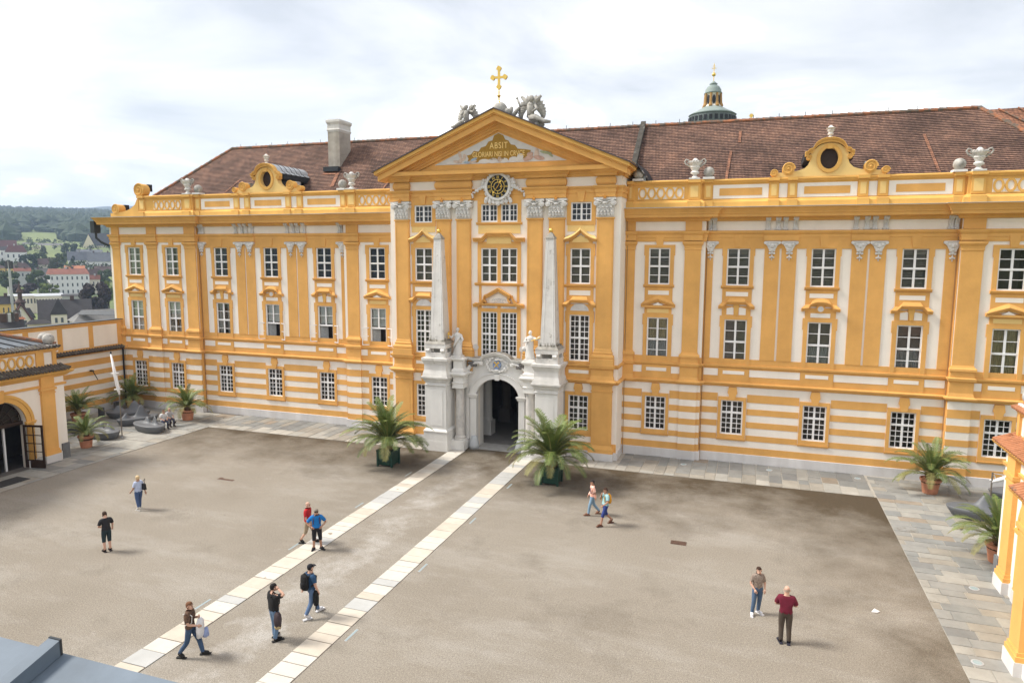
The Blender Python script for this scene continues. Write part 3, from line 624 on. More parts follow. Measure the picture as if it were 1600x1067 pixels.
MB().prism(cl, Yt-.006, Yt+.002).build('fresco_cloud', FB, ABBEY, recalc=True)
def blob(name, mt, pts, t):
    for (x, z, rx, rz, a) in pts:
        b = MB(); n = 10; b.prism([(x+rx*cos(2*pi*i/n)*cos(a)-rz*sin(2*pi*i/n)*sin(a), z+rx*cos(2*pi*i/n)*sin(a)+rz*sin(2*pi*i/n)*cos(a)) for i in range(n)], Yt-t, Yt); t += .0008; b.build(name, mt, ABBEY)
blob('fresco_cloud', FW, [(-.9, 17.42, .35, .14, 0), (-.35, 17.44, .3, .16, 0), (.3, 17.43, .32, .15, 0), (.95, 17.46, .3, .17, 0), (1.35, 17.6, .2, .2, 0), (2.9, 17.42, .5, .12, 0), (-3.0, 17.4, .4, .1, 0)], .009)
blob('fresco_figure', FF, [(-2.35, 17.55, .33, .10, .4), (-2.15, 17.78, .12, .12, 0), (-2.6, 17.45, .3, .09, -.2), (-1.7, 17.42, .35, .09, .2), (-2.45, 17.85, .1, .22, .3), (2.35, 17.9, .12, .13, 0), (2.35, 17.7, .16, .2, 0), (.08, 17.5, .13, .15, 0)], .018)
blob('fresco_drapery', FRD, [(1.85, 17.5, .32, .14, .3), (2.5, 17.5, .35, .13, -.2), (1.95, 17.72, .2, .13, .2)], .026)
blob('fresco_palm_branch', FGN, [(2.9, 17.78, .36, .08, -.2), (3.15, 17.66, .22, .06, -.7)], .034); blob('fresco_drapery', FBL, [(-1.55, 17.56, .22, .07, .3), (-2.0, 17.4, .2, .06, 0)], .030)
def text_obj(name, txt, size, loc, mt, parent, rot=(pi/2, 0, 0), ext=.012, sx=1.0, space=1.0):
    c = bpy.data.curves.new(name, 'FONT'); c.body = txt; c.size = size; c.align_x = 'CENTER'; c.align_y = 'CENTER'; c.extrude = ext; c.space_character = space
    o = bpy.data.objects.new(name, c); dg = bpy.context.evaluated_depsgraph_get(); C.objects.link(o); bpy.context.view_layer.update()
    me = bpy.data.meshes.new_from_object(o.evaluated_get(bpy.context.evaluated_depsgraph_get())); bpy.data.objects.remove(o); me.name = name; me.materials.clear(); me.materials.append(mt)
    q = bpy.data.objects.new(name, me); C.objects.link(q); q.parent = parent; q.location = Vector(loc)-wloc(parent); q.rotation_euler = rot; q.scale = (sx, 1, 1); return q
GILT = mat('gilt_lettering', (.86, .62, .24), .5, .05, metal=.2)
text_obj('inscription', 'ABSIT', .50, (0.02, Yt-.02, 18.28), GILT, ABBEY, sx=.80, space=1.15)
text_obj('inscription', 'GLORIARI NISI IN CRVCE', .42, (.0, Yt-.02, 17.80), GILT, ABBEY, sx=.70, space=1.0)
text_obj('inscription', 'MD C C XVIII', .17, (-.1, Yt-.02, 17.55), FB, ABBEY, sx=.9)
# ---- pilasters of the centre
def acanthus_mb(w):
    b = MB(); h = 1.07
    b.frustum(0, 0, 0, h-.12, w*.5, .10, w*.54, .16); b.box(-w*.66, w*.66, -.26, .1, h-.12, h)
    for sg in (-1, 1):
        b.tube([(sg*w*.52, -.30, h-.30), (sg*w*.52, .05, h-.30)], .15, 12); b.tube([(sg*w*.52, -.33, h-.30), (sg*w*.52, -.30, h-.30)], .07, 8)
        b.tube([(sg*w*.52, -.26, h-.16), (sg*w*.2, -.22, h-.2), (0, -.18, h-.34)], [.06, .05, .04], 5)
    rng = random.Random(3)
    for row, (z, n, s_) in enumerate(((.05, 5, .16), (.30, 4, .17), (.52, 3, .16))):
        for i in range(n):
            x = (i-(n-1)/2)*w*1.02/n; b.ball((x, -.14, z+.13), w*.42/n+.02, 6, 5, ry=.07, rz=s_*.85); b.ball((x, -.22, z+.24), w*.34/n, 6, 4, ry=.06, rz=.055)
    b.ball((0, -.24, h-.30), .13, 7, 5, ry=.08, rz=.08)
    return b
STAR = mat('orange_star', (.62, .27, .05), .8, .1)
def star_mb():
    b = MB(); P = [((.16 if i % 2 == 0 else .06)*sin(pi*i/5), (.16 if i % 2 == 0 else .06)*cos(pi*i/5)) for i in range(10)]; b.prism(P[::-1], -.06, 0); return b
for s in (-1, 1):
    for k, (a, b_) in enumerate(PIL):
        x0, x1 = sorted((s*a, s*b_)); m_ = (x0+x1)/2
        bx('pilaster', x0, x1, CY-.16, CY, 6.55, 14.06, ORANGE, ABBEY)
        for xx in (x0+.06, x1-.09): bx('pilaster_fillet', xx, xx+.03, CY-.172, CY-.16, 6.75, 13.95, ORANGE, ABBEY)
        MB().sweep([(x0, CY), (x0, CY-.16), (x1, CY-.16), (x1, CY)], [(0, 13.98), (.05, 14.0), (.05, 14.08), (0, 14.09)]).build('astragal', ORANGE, ABBEY)
        cached('capital', ('cap', round(x1-x0, 2)), lambda: acanthus_mb(x1-x0), STUCCO, ABBEY, (m_, CY-.10, 14.09)); cached('star', 'star', star_mb, STAR, ABBEY, (m_, CY-.37, 15.20))
        P4 = [(x0, CY), (x0, CY-.16), (x1, CY-.16), (x1, CY)]
        MB().sweep(P4, [(0, 5.64), (.20, 5.64), (.20, 6.0), (.16, 6.02), (.19, 6.10), (.17, 6.2), (.08, 6.26), (.10, 6.36), (.05, 6.42), (.02, 6.56), (0, 6.58)]).build('pilaster_base', ORANGE, ABBEY)
        if k == 0:
            q0, q1 = x0-.16, x1+.16; P5 = [(q0, CY), (q0, CY-.24), (q1, CY-.24), (q1, CY)]
            MB().sweep(P5, [(0, 4.44), (.03, 4.46), (.06, 4.52), (.22, 4.64), (.22, 4.71), (.06, 4.78), (.02, 4.95), (0, 5.0), (0, 5.36), (.09, 5.44), (.13, 5.6), (.13, 5.64), (0, 5.66)]).build('pilaster_pedestal', ORANGE, ABBEY)
            bx('lower_pilaster', q0+.04, q1-.04, CY-.20, CY, .45, 4.46, ORANGE, ABBEY); bx('lower_panel', q0+.22, q1-.22, CY-.215, CY-.20, 1.15, 3.75, ORANGE, ABBEY)
            MB().sweep([(q0+.04, CY), (q0+.04, CY-.2), (q1-.04, CY-.2), (q1-.04, CY)], [(0, 4.06), (.04, 4.06), (.04, 4.12), (0, 4.13)]).build('necking', ORANGE, ABBEY)
            MB().sweep(P5, [(0, .40), (.10, .42), (.10, .66), (.02, .85), (0, .9)]).build('lower_base', ORANGE, ABBEY); bx('plinth_block', q0-.12, q1+.12, CY-.40, CY-.02, 0, .43, PLINTH, ABBEY)
        else:
            bx('pilaster_pedestal', x0-.16, x1+.16, CY-.30, CY-.02, 4.75, 5.62, ORANGE, ABBEY)
    # side window axis
    c = s*5.0
    window(c, *CSM, 1.2, CY, 4, (3, 3), None); window(c, *CMI, 1.2, CY, 2, (2, 2), .5, 'brown'); window(c, *CLO, 1.2, CY, 4, (4, 4), .5); window(c, *CGR, 1.2, CY, 4, (4, 2), .64)
    plates('upper_field', ORANGE, ABBEY, [(c-.84, c-.605, 13.66, 15.2), (c+.605, c+.84, 13.66, 15.2), (c-.605, c+.605, 14.955, 15.2), (c-.605, c+.605, 13.66, 13.895)], CY, .05)
    MB().prism([(c-.15, 14.97), (c+.15, 14.97), (c+.24, 15.55), (c-.24, 15.55)], CY-.14, CY-.04).build('keystone', ORANGE, ABBEY)
    # ogee pediment with pale hood
    pediment(c, 12.72, CY, 'ogee', .98); plates('spandrel', ORANGE, ABBEY, [(c-.70, c+.70, 12.60, 12.98)], CY, .05); MB().prism([(c-.52, 12.68), (c+.52, 12.68), (c+.42, 12.86), (c+.15, 13.0), (c, 13.1), (c-.15, 13.0), (c-.42, 12.86)], CY-.07, CY-.05).build('spandrel_panel', PALEY, ABBEY)
    plates('hood_field', PALEY, ABBEY, [(c-.80, c+.80, 13.3, 13.66)], CY, .03)
    ringsur(c, *CMI, CY, .6, .80, 12.60, 10.28, .06); MB().sweep([(c-.95, CY), (c+.95, CY)], [(0, 10.10), (.08, 10.12), (.14, 10.18), (.16, 10.26), (0, 10.275)]).build('window_sill', ORANGE, ABBEY)
    plates('apron', ORANGE, ABBEY, [(c-.80, c+.80, 9.3, 10.10)], CY, .04); plates('apron_panel', CREAM, ABBEY, [(c-.62, c+.62, 9.64, 9.92)], CY-.04, .012)
    pediment(c, 8.98, CY, 'trap', 1.0); plates('spandrel', ORANGE, ABBEY, [(c-.80, c+.80, 8.70, 9.12)], CY, .05)
    MB().prism([(c+.55*cos(pi*i/10), 8.74+.42*sin(pi*i/10)) for i in range(11)], CY-.075, CY-.05).build('spandrel_shell', STUCCO, ABBEY)
    ringsur(c, *CLO, CY, .6, .80, 8.72, 5.66, .06)
    plates('apron', ORANGE, ABBEY, [(min(s*4.1, s*5.85), max(s*4.1, s*5.85), 4.74, 5.42)], CY, .05); plates('apron_panel', CREAM, ABBEY, [(c-.6, c+.6, 5.06, 5.26)], CY-.05, .012)
    ringsur(c, *CGR, CY, .6, .80, 3.95, 1.45, .0, t=.068); MB().prism([(c-.15, 3.77), (c+.15, 3.77), (c+.21, 4.06), (c+.27, 4.14), (c+.21, 4.46), (c-.21, 4.46), (c-.27, 4.14), (c-.21, 4.06)], CY-.12, CY).build('keystone', ORANGE, ABBEY)
    plates('ochre_stripe', ORANGE, ABBEY, [(min(s*4.1, s*5.8), max(s*4.1, s*5.8), .46, .95), (min(s*4.1, s*5.8), max(s*4.1, s*5.8), 1.3, 1.5)], CY, .03)
    plates('pedestal_band', ORANGE, ABBEY, [(min(s*6.9, s*7.3), max(s*6.9, s*7.3), .46, .95)], CY, .03)
# middle axis
for s in (-1, 1):
    c = s*.632
    window(c, *CSM, 1.05, CY, 4, (3, 3), None, 'slate', part=(0, .001)); window(c, *CMI, 1.05, CY, 2, (2, 2), .5, 'brown'); window(c, *CLO, 1.05, CY, 4, (4, 4), .5)
for z0, z1 in (CSM, CMI, CLO):
    plates('window_surround', ORANGE, ABBEY, [(-1.38, -1.16, z0-.03, z1+.22), (1.16, 1.38, z0-.03, z1+.22), (-.104, .104, z0-.03, z1), (-1.16, 1.16, z1+.003, z1+.22)], CY, .05)
plates('upper_field', ORANGE, ABBEY, [(-1.75, 1.75, 15.17, 15.2)], CY, .05); MB().sweep([(-1.45, CY), (1.45, CY)], [(0, 13.72), (.08, 13.74), (.12, 13.80), (.12, 13.86), (0, 13.87)]).build('window_sill', ORANGE, ABBEY)
plates('hood_field', PALEY, ABBEY, [(-1.34, 1.34, 13.2, 13.72)], CY, .03)
polyband([(-1.62, 12.95), (-1.05, 12.95), (-.72, 13.25), (.72, 13.25), (1.05, 12.95), (1.62, 12.95)], .24, CY-.20, CY, ORANGE, 'pediment', ((0, .45, 0), (.45, .8, .07), (.8, 1., .12)))
plates('spandrel', ORANGE, ABBEY, [(-1.36, 1.36, 12.56, 12.72)], CY, .05); MB().prism([(-.78, 12.6), (.78, 12.6), (.78, 12.95), (.68, 13.05), (-.68, 13.05), (-.78, 12.95)], CY-.07, CY).build('spandrel_panel', PALEY, ABBEY)
for xx in (-1.12, 1.12): plates('spandrel_panel', PALEY, ABBEY, [(xx-.17, xx+.17, 12.74, 12.9)], CY, .06)
MB().sweep([(-1.55, CY), (1.55, CY)], [(0, 10.08), (.08, 10.10), (.14, 10.16), (.16, 10.24), (0, 10.255)]).build('window_sill', ORANGE, ABBEY)
plates('apron', ORANGE, ABBEY, [(-1.3, -1.14, 9.1, 10.08), (1.14, 1.3, 9.1, 10.08)], CY, .04)
st3 = ((0, .45, 0), (.45, .8, .06), (.8, 1., .1))
polyband([(-.78, 9.55), (0, 9.98), (.78, 9.55)], .22, CY-.24, CY, ORANGE, 'broken_pediment', st3)
for s in (-1, 1):
    pts = [(s*(1.62-.75*sin(t)), 8.98+.55*(1-cos(t))*1.0) for t in [i*pi/2/7 for i in range(8)]]
    polyband(pts if s < 0 else pts[::-1], .2, CY-.22, CY, ORANGE, 'broken_pediment', st3)
    MB().tube([(s*(.78+.16*cos(t)), CY-.14, 9.32+.2*sin(t)) for t in [pi*(.5+i/8) if s > 0 else pi*(.5-i/8) for i in range(9)]], .07, 6).build('pediment_scroll', ORANGE, ABBEY)
MB().sweep([(-1.55, CY), (1.55, CY)], [(0, 8.86), (.1, 8.88), (.2, 8.95), (.22, 9.02), (0, 9.04)]).build('pediment_base', ORANGE, ABBEY)
MB().prism([(-.62, 9.05), (.62, 9.05), (.62, 9.3), (0, 9.66), (-.62, 9.3)], CY-.05, CY).build('pediment_field', CREAM, ABBEY)
b = MB()
for s in (-1, 1):
    for q in range(3): b.tube([(s*(.05+.14*q+.10*cos(t)), CY-.06, 9.22+.10*sin(t)-.02*q) for t in [i*.6 for i in range(9)]], .02, 4)
b.build('stucco_ornament', STUCCO, ABBEY)
plates('spandrel', ORANGE, ABBEY, [(-1.38, -1.14, 8.72, 8.86), (1.14, 1.38, 8.72, 8.86), (-.1, .1, 8.5, 8.86)], CY, .055)
for s in (-1, 1): plates('spandrel_panel', STUCCO, ABBEY, [(s*.632-.38, s*.632+.38, 8.74, 8.85)], CY, .02)
for s in (-1, 1):
    c_ = MB().lathe([(0, 0), (.2, 0), (.2, .07), (0, .08)], k=14); c_.v = [(s*1.52+p[0], CY-p[2], 6.3+p[1]) for p in c_.v]; c_.build('scroll_foot', STUCCO, ABBEY, recalc=True)
plates('apron', ORANGE, ABBEY, [(-1.75, 1.75, 4.74, 5.42)], CY, .03)
# ---------------------------------------------------------------- clock
clock = empty('tower_clock', (0, CY-.22, 14.9), 'round black clock with gilt roman numerals in grey stucco frame below the pediment', 'clock')
cb = MB(); cb.lathe([(0, 0), (.68, 0), (.68, .07), (0, .07)], k=36); cb.v = [(p[0], CY-.22-p[2], 15.93+p[1]) for p in cb.v]; cb.build('dial', BLACK, clock, recalc=True)
def flat_ring(r0, r1, y, d, n=40):
    b = MB(); o = [(r1*cos(-2*pi*i/n), 15.93+r1*sin(-2*pi*i/n)) for i in range(n)]; i_ = [(r0*cos(-2*pi*i/n), 15.93+r0*sin(-2*pi*i/n)) for i in range(n)]; return b.ringprism(o, i_, y-d, y)
flat_ring(.40, .43, CY-.29, .012).build('gilt_ring', GOLD, clock, recalc=True); flat_ring(.23, .26, CY-.29, .012).build('gilt_ring', GOLD, clock, recalc=True); flat_ring(.66, .80, CY-.20, .16).build('stucco_frame', STUCCO, clock, recalc=True)
ROM = ['XII', 'I', 'II', 'III', 'IIII', 'V', 'VI', 'VII', 'VIII', 'IX', 'X', 'XI']
for i, r in enumerate(ROM):
    a = pi/2-2*pi*i/12; text_obj('numeral', r, .22, (.545*cos(a), CY-.297, 15.93+.545*sin(a)), GOLD, clock, rot=(pi/2, 0, 0), sx=.9 if len(r) < 3 else .62).rotation_euler = Euler((pi/2, -(a-pi/2), 0), 'XYZ')
for i in range(12):
    a = 2*pi*i/12
    if i % 3 == 0: MB().tube([(.25*cos(a), CY-.297, 15.93+.25*sin(a)), (.42*cos(a), CY-.297, 15.93+.42*sin(a))], .018, 4).build('gilt_bar', GOLD, clock)
def hand(a, l, l2, w, nm):
    a = radians(a); d = Vector((sin(a), 0, cos(a))); p = Vector((-d.z, 0, d.x)); c0 = Vector((0, CY-.315, 15.93)); b = MB()
    b.tube([c0-d*l2, c0+d*l], w, 4); t = c0+d*(l-.03); b.add([t-p*.075, t+d*.10, t+p*.075, t-d*.10, t+Vector((0, -.02, 0))], [(0, 1, 4), (1, 2, 4), (2, 3, 4), (3, 0, 4)]); b.build(nm, GOLD, clock)
hand(30, .34, .12, .018, 'hour_hand'); hand(218, .46, .14, .016, 'minute_hand'); MB().ball((.2, CY-.32, 15.92), .055, 8, 6).build('gilt_ball', GOLD, clock); MB().ball((0, CY-.32, 15.93), .035, 8, 6).build('hub', GOLD, clock)
def leafwork(pts, r, seed):
    b = MB(); g = random.Random(seed)
    for (x, z, k) in pts: b.ball((x, CY-.24+g.uniform(-.02, .03), z), r*k, 7, 5, ry=r*k*.6, rz=r*k*g.uniform(.7, 1.2))
    return b
fr = []
for i in range(26):
    a = 2*pi*i/26; fr.append((.84*cos(a), 15.93+.84*sin(a), .9+.3*(i % 2)))
for s in (-1, 1):
    fr += [(s*(.95+.09*i), 15.95-.05*i+(.03 if i % 2 else -.03), 1.25-.09*i) for i in range(9)]+[(s*1.62, 15.46, .7), (s*1.62, 15.36, .6), (s*.92, 16.3, 1.2), (s*.98, 16.15, 1.3), (s*.72, 15.2, 1.4), (s*.78, 15.08, 1.2), (s*.5, 15.06, 1.3), (s*.25, 15.0, 1.3)]
fr += [(0, 14.98, 1.6), (0, 15.1, 1.6)]
leafwork(fr, .10, 5).build('stucco_leafwork', STUCCO, clock)
# ================================================================ roof
def roof_mat(name, warm):
    m = bpy.data.materials.new(name); m.use_nodes = True; t = m.node_tree; n = t.nodes; l = t.links; b = n['Principled BSDF']; b.inputs['Roughness'].default_value = .85; b.inputs['Specular IOR Level'].default_value = .2
    g = n.new('ShaderNodeNewGeometry'); sp = n.new('ShaderNodeSeparateXYZ'); l.new(g.outputs['Position'], sp.inputs[0]); ad = n.new('ShaderNodeMath'); ad.operation = 'ADD'; l.new(sp.outputs[0], ad.inputs[0]); l.new(sp.outputs[1], ad.inputs[1])
    cv = n.new('ShaderNodeCombineXYZ'); l.new(ad.outputs[0], cv.inputs[0]); l.new(sp.outputs[2], cv.inputs[1])
    br = n.new('ShaderNodeTexBrick'); l.new(cv.outputs[0], br.inputs['Vector']); br.inputs['Scale'].default_value = 1; br.inputs['Brick Width'].default_value = .20; br.inputs['Row Height'].default_value = .1135; br.inputs['Mortar Size'].default_value = .012; br.inputs['Mortar Smooth'].default_value = .2
    br.inputs['Color1'].default_value = (*warm, 1); br.inputs['Color2'].default_value = (warm[0]*.66, warm[1]*.66, warm[2]*.70, 1); br.inputs['Mortar'].default_value = (.035, .022, .018, 1); br.inputs['Bias'].default_value = .1
    nz = n.new('ShaderNodeTexNoise'); l.new(g.outputs['Position'], nz.inputs['Vector']); nz.inputs['Scale'].default_value = .42; nz.inputs['Detail'].default_value = 8; nz.inputs['Roughness'].default_value = .7
    rp = n.new('ShaderNodeValToRGB'); l.new(nz.outputs[0], rp.inputs[0]); E = rp.color_ramp.elements; E[0].position = .35; E[0].color = (.40, .40, .42, 1); E[1].position = .72; E[1].color = (1.25, 1.1, 1.0, 1); k = rp.color_ramp.elements.new(.52); k.color = (.80, .76, .76, 1)
    mu = n.new('ShaderNodeMix'); mu.data_type = 'RGBA'; mu.blend_type = 'MULTIPLY'; mu.inputs[0].default_value = 1; l.new(br.outputs[0], mu.inputs[6]); l.new(rp.outputs[0], mu.inputs[7])
    n2 = n.new('ShaderNodeTexNoise'); l.new(g.outputs['Position'], n2.inputs['Vector']); n2.inputs['Scale'].default_value = 7; n2.inputs['Detail'].default_value = 3; r2 = n.new('ShaderNodeValToRGB'); l.new(n2.outputs[0], r2.inputs[0]); r2.color_ramp.elements[0].position = .3; r2.color_ramp.elements[0].color = (.72, .72, .74, 1); r2.color_ramp.elements[1].position = .7; r2.color_ramp.elements[1].color = (1.22, 1.16, 1.1, 1)
    m2 = n.new('ShaderNodeMix'); m2.data_type = 'RGBA'; m2.blend_type = 'MULTIPLY'; m2.inputs[0].default_value = 1; l.new(mu.outputs[2], m2.inputs[6]); l.new(r2.outputs[0], m2.inputs[7])
    l.new(m2.outputs[2], b.inputs['Base Color']); return m
TILE = roof_mat('weathered_roof_tiles', (.315, .205, .155)); TILE2 = roof_mat('newer_roof_tiles', (.50, .26, .16)); RIDGE = mat('ridge_tiles', (.34, .14, .07), .85, .4, 3, spots=(2.5, .44, .56, (.12, .10, .08)))
RY, RZ, EY, EZ = 6.3, 20.42, .40, 14.70
def tiled_plane(name, mt, x_e0, x_e1, x_r0, x_r1, rows=50, flip=False):
    """sloping field built row by row: every course overlaps the one below"""
    b = MB()
    for i in range(rows):
        t0, t1 = i/rows, (i+1.12)/rows; xa, xb = x_e0+(x_r0-x_e0)*t0, x_e1+(x_r1-x_e1)*t0; xc, xd = x_e0+(x_r0-x_e0)*min(t1, 1), x_e1+(x_r1-x_e1)*min(t1, 1)
        y0, z0 = EY+(RY-EY)*t0, EZ+(RZ-EZ)*t0; y1, z1 = EY+(RY-EY)*min(t1, 1), EZ+(RZ-EZ)*min(t1, 1)
        b.add([(xa, y0-.02, z0+.035), (xb, y0-.02, z0+.035), (xd, y1, z1), (xc, y1, z1), (xa, y0, z0), (xb, y0, z0)], [(0, 1, 2, 3), (4, 5, 1, 0)])
    return b.build(name, mt, ABBEY)
roof = tiled_plane('roof', TILE, -32.3, 32.3, -26.3, 26.3)
MB().add([(-32.3, EY, EZ), (-26.3, RY, RZ), (-32.3, 12.6, EZ)], [(0, 1, 2)]).build('roof_hip_face', TILE, roof); MB().add([(32.3, EY, EZ), (26.3, RY, RZ), (32.3, 12.6, EZ)], [(0, 2, 1)]).build('roof_hip_face', TILE, roof)
MB().add([(-32.3, 12.6, EZ), (32.3, 12.6, EZ), (26.3, RY, RZ), (-26.3, RY, RZ)], [(0, 3, 2, 1)]).build('roof_rear_face', TILE, roof)
g_ = random.Random(11)
def ridge_run(a, b_, n, nm='ridge_tiles'):
    a, b_ = Vector(a), Vector(b_); m = MB()
    for i in range(n):
        p, q = a.lerp(b_, i/n), a.lerp(b_, (i+1.15)/n); m.tube([p+Vector((0, 0, g_.uniform(-.01, .02))), q], [.15, .115], 7)
    m.build(nm, RIDGE, roof)
ridge_run((-26.3, RY, RZ+.02), (26.3, RY, RZ+.02), 130); ridge_run((-26.3, RY, RZ+.02), (-32.3, EY, EZ+.03), 22); ridge_run((26.3, RY, RZ+.02), (32.3, EY, EZ+.03), 22)
for i in range(34):                                  # lightning-rod holders along the ridge
    x = -25.5+i*1.52; MB().tube([(x, RY, RZ+.1), (x, RY, RZ+.34)], .018, 4).build('rod_holder', DARKMETAL, roof)
# neighbouring range behind the right hip
nb = MB(); nb.add([(26.5, 6.6, 20.35), (46, 6.6, 20.6), (46, 1.0, 14.7), (33.2, 0.6, 14.7)], [(0, 3, 2, 1)]); 
nbo = empty('corner_range', (36, 3, 0), 'corner range beyond the right hip, only its orange tiled roof showing', 'building')
nb.build('roof', TILE2, nbo); bx('wall', 33.3, 46, .9, 8, 0, 14.7, CREAM, nbo)
for i in range(14): MB().tube([(27.3+i*.95, 6.5-.02*i, 20.36+i*.01), (33.6+i*.95, .75, 14.85)], .05, 5).build('tile_rib', RIDGE, nbo)
# chimney, fire wall and repair strips in the tiles
ch = empty('chimney_stack', (-15.3, 4.4, 18.0), 'plastered chimney stack with weathered grey cornice on left part of roof', 'chimney')
bx('shaft', -15.7, -14.72, 4.0, 5.5, 17.6, 21.0, mat('dirty_render', (.47, .43, .375), .95, .25, 1.6, streak=.25), ch)
MB().sweep([(-15.7, 4.0), (-14.72, 4.0), (-14.72, 5.5), (-15.7, 5.5)], [(0, 20.85), (.06, 21.0), (.02, 21.1), (.02, 21.4), (.10, 21.55), (.10, 21.7), (0, 21.74)], closed=True).build('cornice', STONE, ch); bx('cap', -15.68, -14.74, 4.02, 5.48, 20.99, 21.76, DSTONE, ch)
bx('flashing', -15.85, -14.6, 3.5, 3.9, 17.95, 18.3, DARKMETAL, ch)
fw = MB(); fw.add([(6.95, 2.6, 16.9), (7.27, 2.6, 16.9), (7.27, RY+.1, RZ-.1), (6.95, RY+.1, RZ-.1), (6.95, 2.6, 17.35), (7.27, 2.6, 17.35), (7.27, RY+.1, RZ+.36), (6.95, RY+.1, RZ+.36)], [(0, 3, 2, 1), (4, 5, 6, 7), (0, 1, 5, 4), (1, 2, 6, 5), (2, 3, 7, 6), (3, 0, 4, 7)]); fw.build('fire_wall', mat('black_lichen_wall', (.075, .068, .058), .95, .5, 3, spots=(2, .6, .7, (.3, .29, .26))), ABBEY)
def strip(x, t0, t1, w, skew=0.0):
    def P(t, xx): return (xx, EY+(RY-EY)*t-.05, EZ+(RZ-EZ)*t+.05)
    MB().add([P(t0, x), P(t0, x+w), P(t1, x+w+skew), P(t1, x+skew)], [(0, 1, 2, 3)]).build('repair_strip', TILE2, roof)
for a in ((12.6, .25, .62, .16, .15), (13.2, .72, .86, .16, .03), (-24.1, .2, .5, .14, .9), (23.6, .3, .72, .14, -.4), (-14.6, .35, .55, .3, -.2), (-10.4, .2, .45, .15, .5), (-15.9, .52, .62, 1.2, .1)): strip(*a)
# gable roof behind the pediment joins the main ridge; dark valley flashing at its right foot
bx('valley_flashing', 7.75, 8.35, -.2, 2.2, 15.9, 16.5, ZINC, ABBEY); MB().add([(7.9, -1.0, 17.15), (8.0, 4.6, 17.15), (8.6, 4.4, 16.3), (8.5, -.2, 16.2)], [(0, 3, 2, 1)]).build('valley_sheet', DARKMETAL, ABBEY)
# rain pipes
for x, y in ((11.92, -.10), (-11.92, -.10), (24.28, -.10), (-24.28, -.10), (7.42, -.42)):
    MB().tube([(x, y, .05), (x, y, 12.7), (x, y-.05, 13.3), (x, y-.2, 13.9)], .022, 6).build('rain_pipe', mat('rain_pipe', (.34, .19, .08), .6, .2) if 'rain_pipe' not in MATS else MATS['rain_pipe'], ABBEY)
hb = MB(); hb.box(-33.85, -33.45, -.95, -.4, 13.45, 14.35).tube([(-33.6, -.7, 13.5), (-33.6, -.7, 13.1), (-33.2, -.6, 12.75), (-32.7, -.4, 12.5)], .09, 8).box(-33.7, -33.3, -1.0, 2.5, 14.52, 14.62); hb.build('gutter_hopper', DARKMETAL, ABBEY)
# ================================================================ stone portal
portal = empty('stone_portal', (0, -2.2, 0), 'whitewashed stone portal with arch, columns and coat of arms in the middle of the facade', 'portal')
PF = -2.24
def arch_poly(hw, zs, n=20): return [(hw*cos(pi-pi*i/n), zs+hw*sin(pi-pi*i/n)*.84) for i in range(n+1)]
ZS = 3.27; top = 5.62
for s in (-1, 1):                                    # face of the arch wall, left and right half
    A = [(s*1.37*cos(pi/2-pi/2*i/12), ZS+1.37*.84*sin(pi/2-pi/2*i/12)) for i in range(13)]    # crown to springing
    poly = [(0, top)]+A+[(s*1.37, 0), (s*2.75, 0), (s*2.75, top)]
    b = MB(); b.prism(poly if s < 0 else poly[::-1], PF, -2.003); b.build('arch_wall', WSTONE, portal, recalc=True)
o = arch_poly(1.78, ZS); i_ = arch_poly(1.40, ZS)
b = MB(); b.ringprism([(-1.78, 0)]+o+[(1.78, 0), (1.6, -.01), (-1.6, -.01)], [(-1.40, 0)]+i_+[(1.40, 0), (1.41, -.005), (-1.41, -.005)], PF-.10, PF); 
b = MB(); V = []; n = len(o)
for k in range(n-1): b.prism([o[k], i_[k], i_[k+1], o[k+1]], PF-.12, PF+.02)
b.build('archivolt', WSTONE, portal, recalc=True)
oo = arch_poly(1.84, ZS); b = MB()
for k in range(n-1): b.prism([oo[k], o[k], o[k+1], oo[k+1]], PF-.17, PF)
b.build('archivolt_rim', WSTONE, portal, recalc=True)
MB().prism([(-.13, 4.36), (.13, 4.36), (.2, 4.92), (-.2, 4.92)], PF-.17, PF).build('keystone', WSTONE, portal)
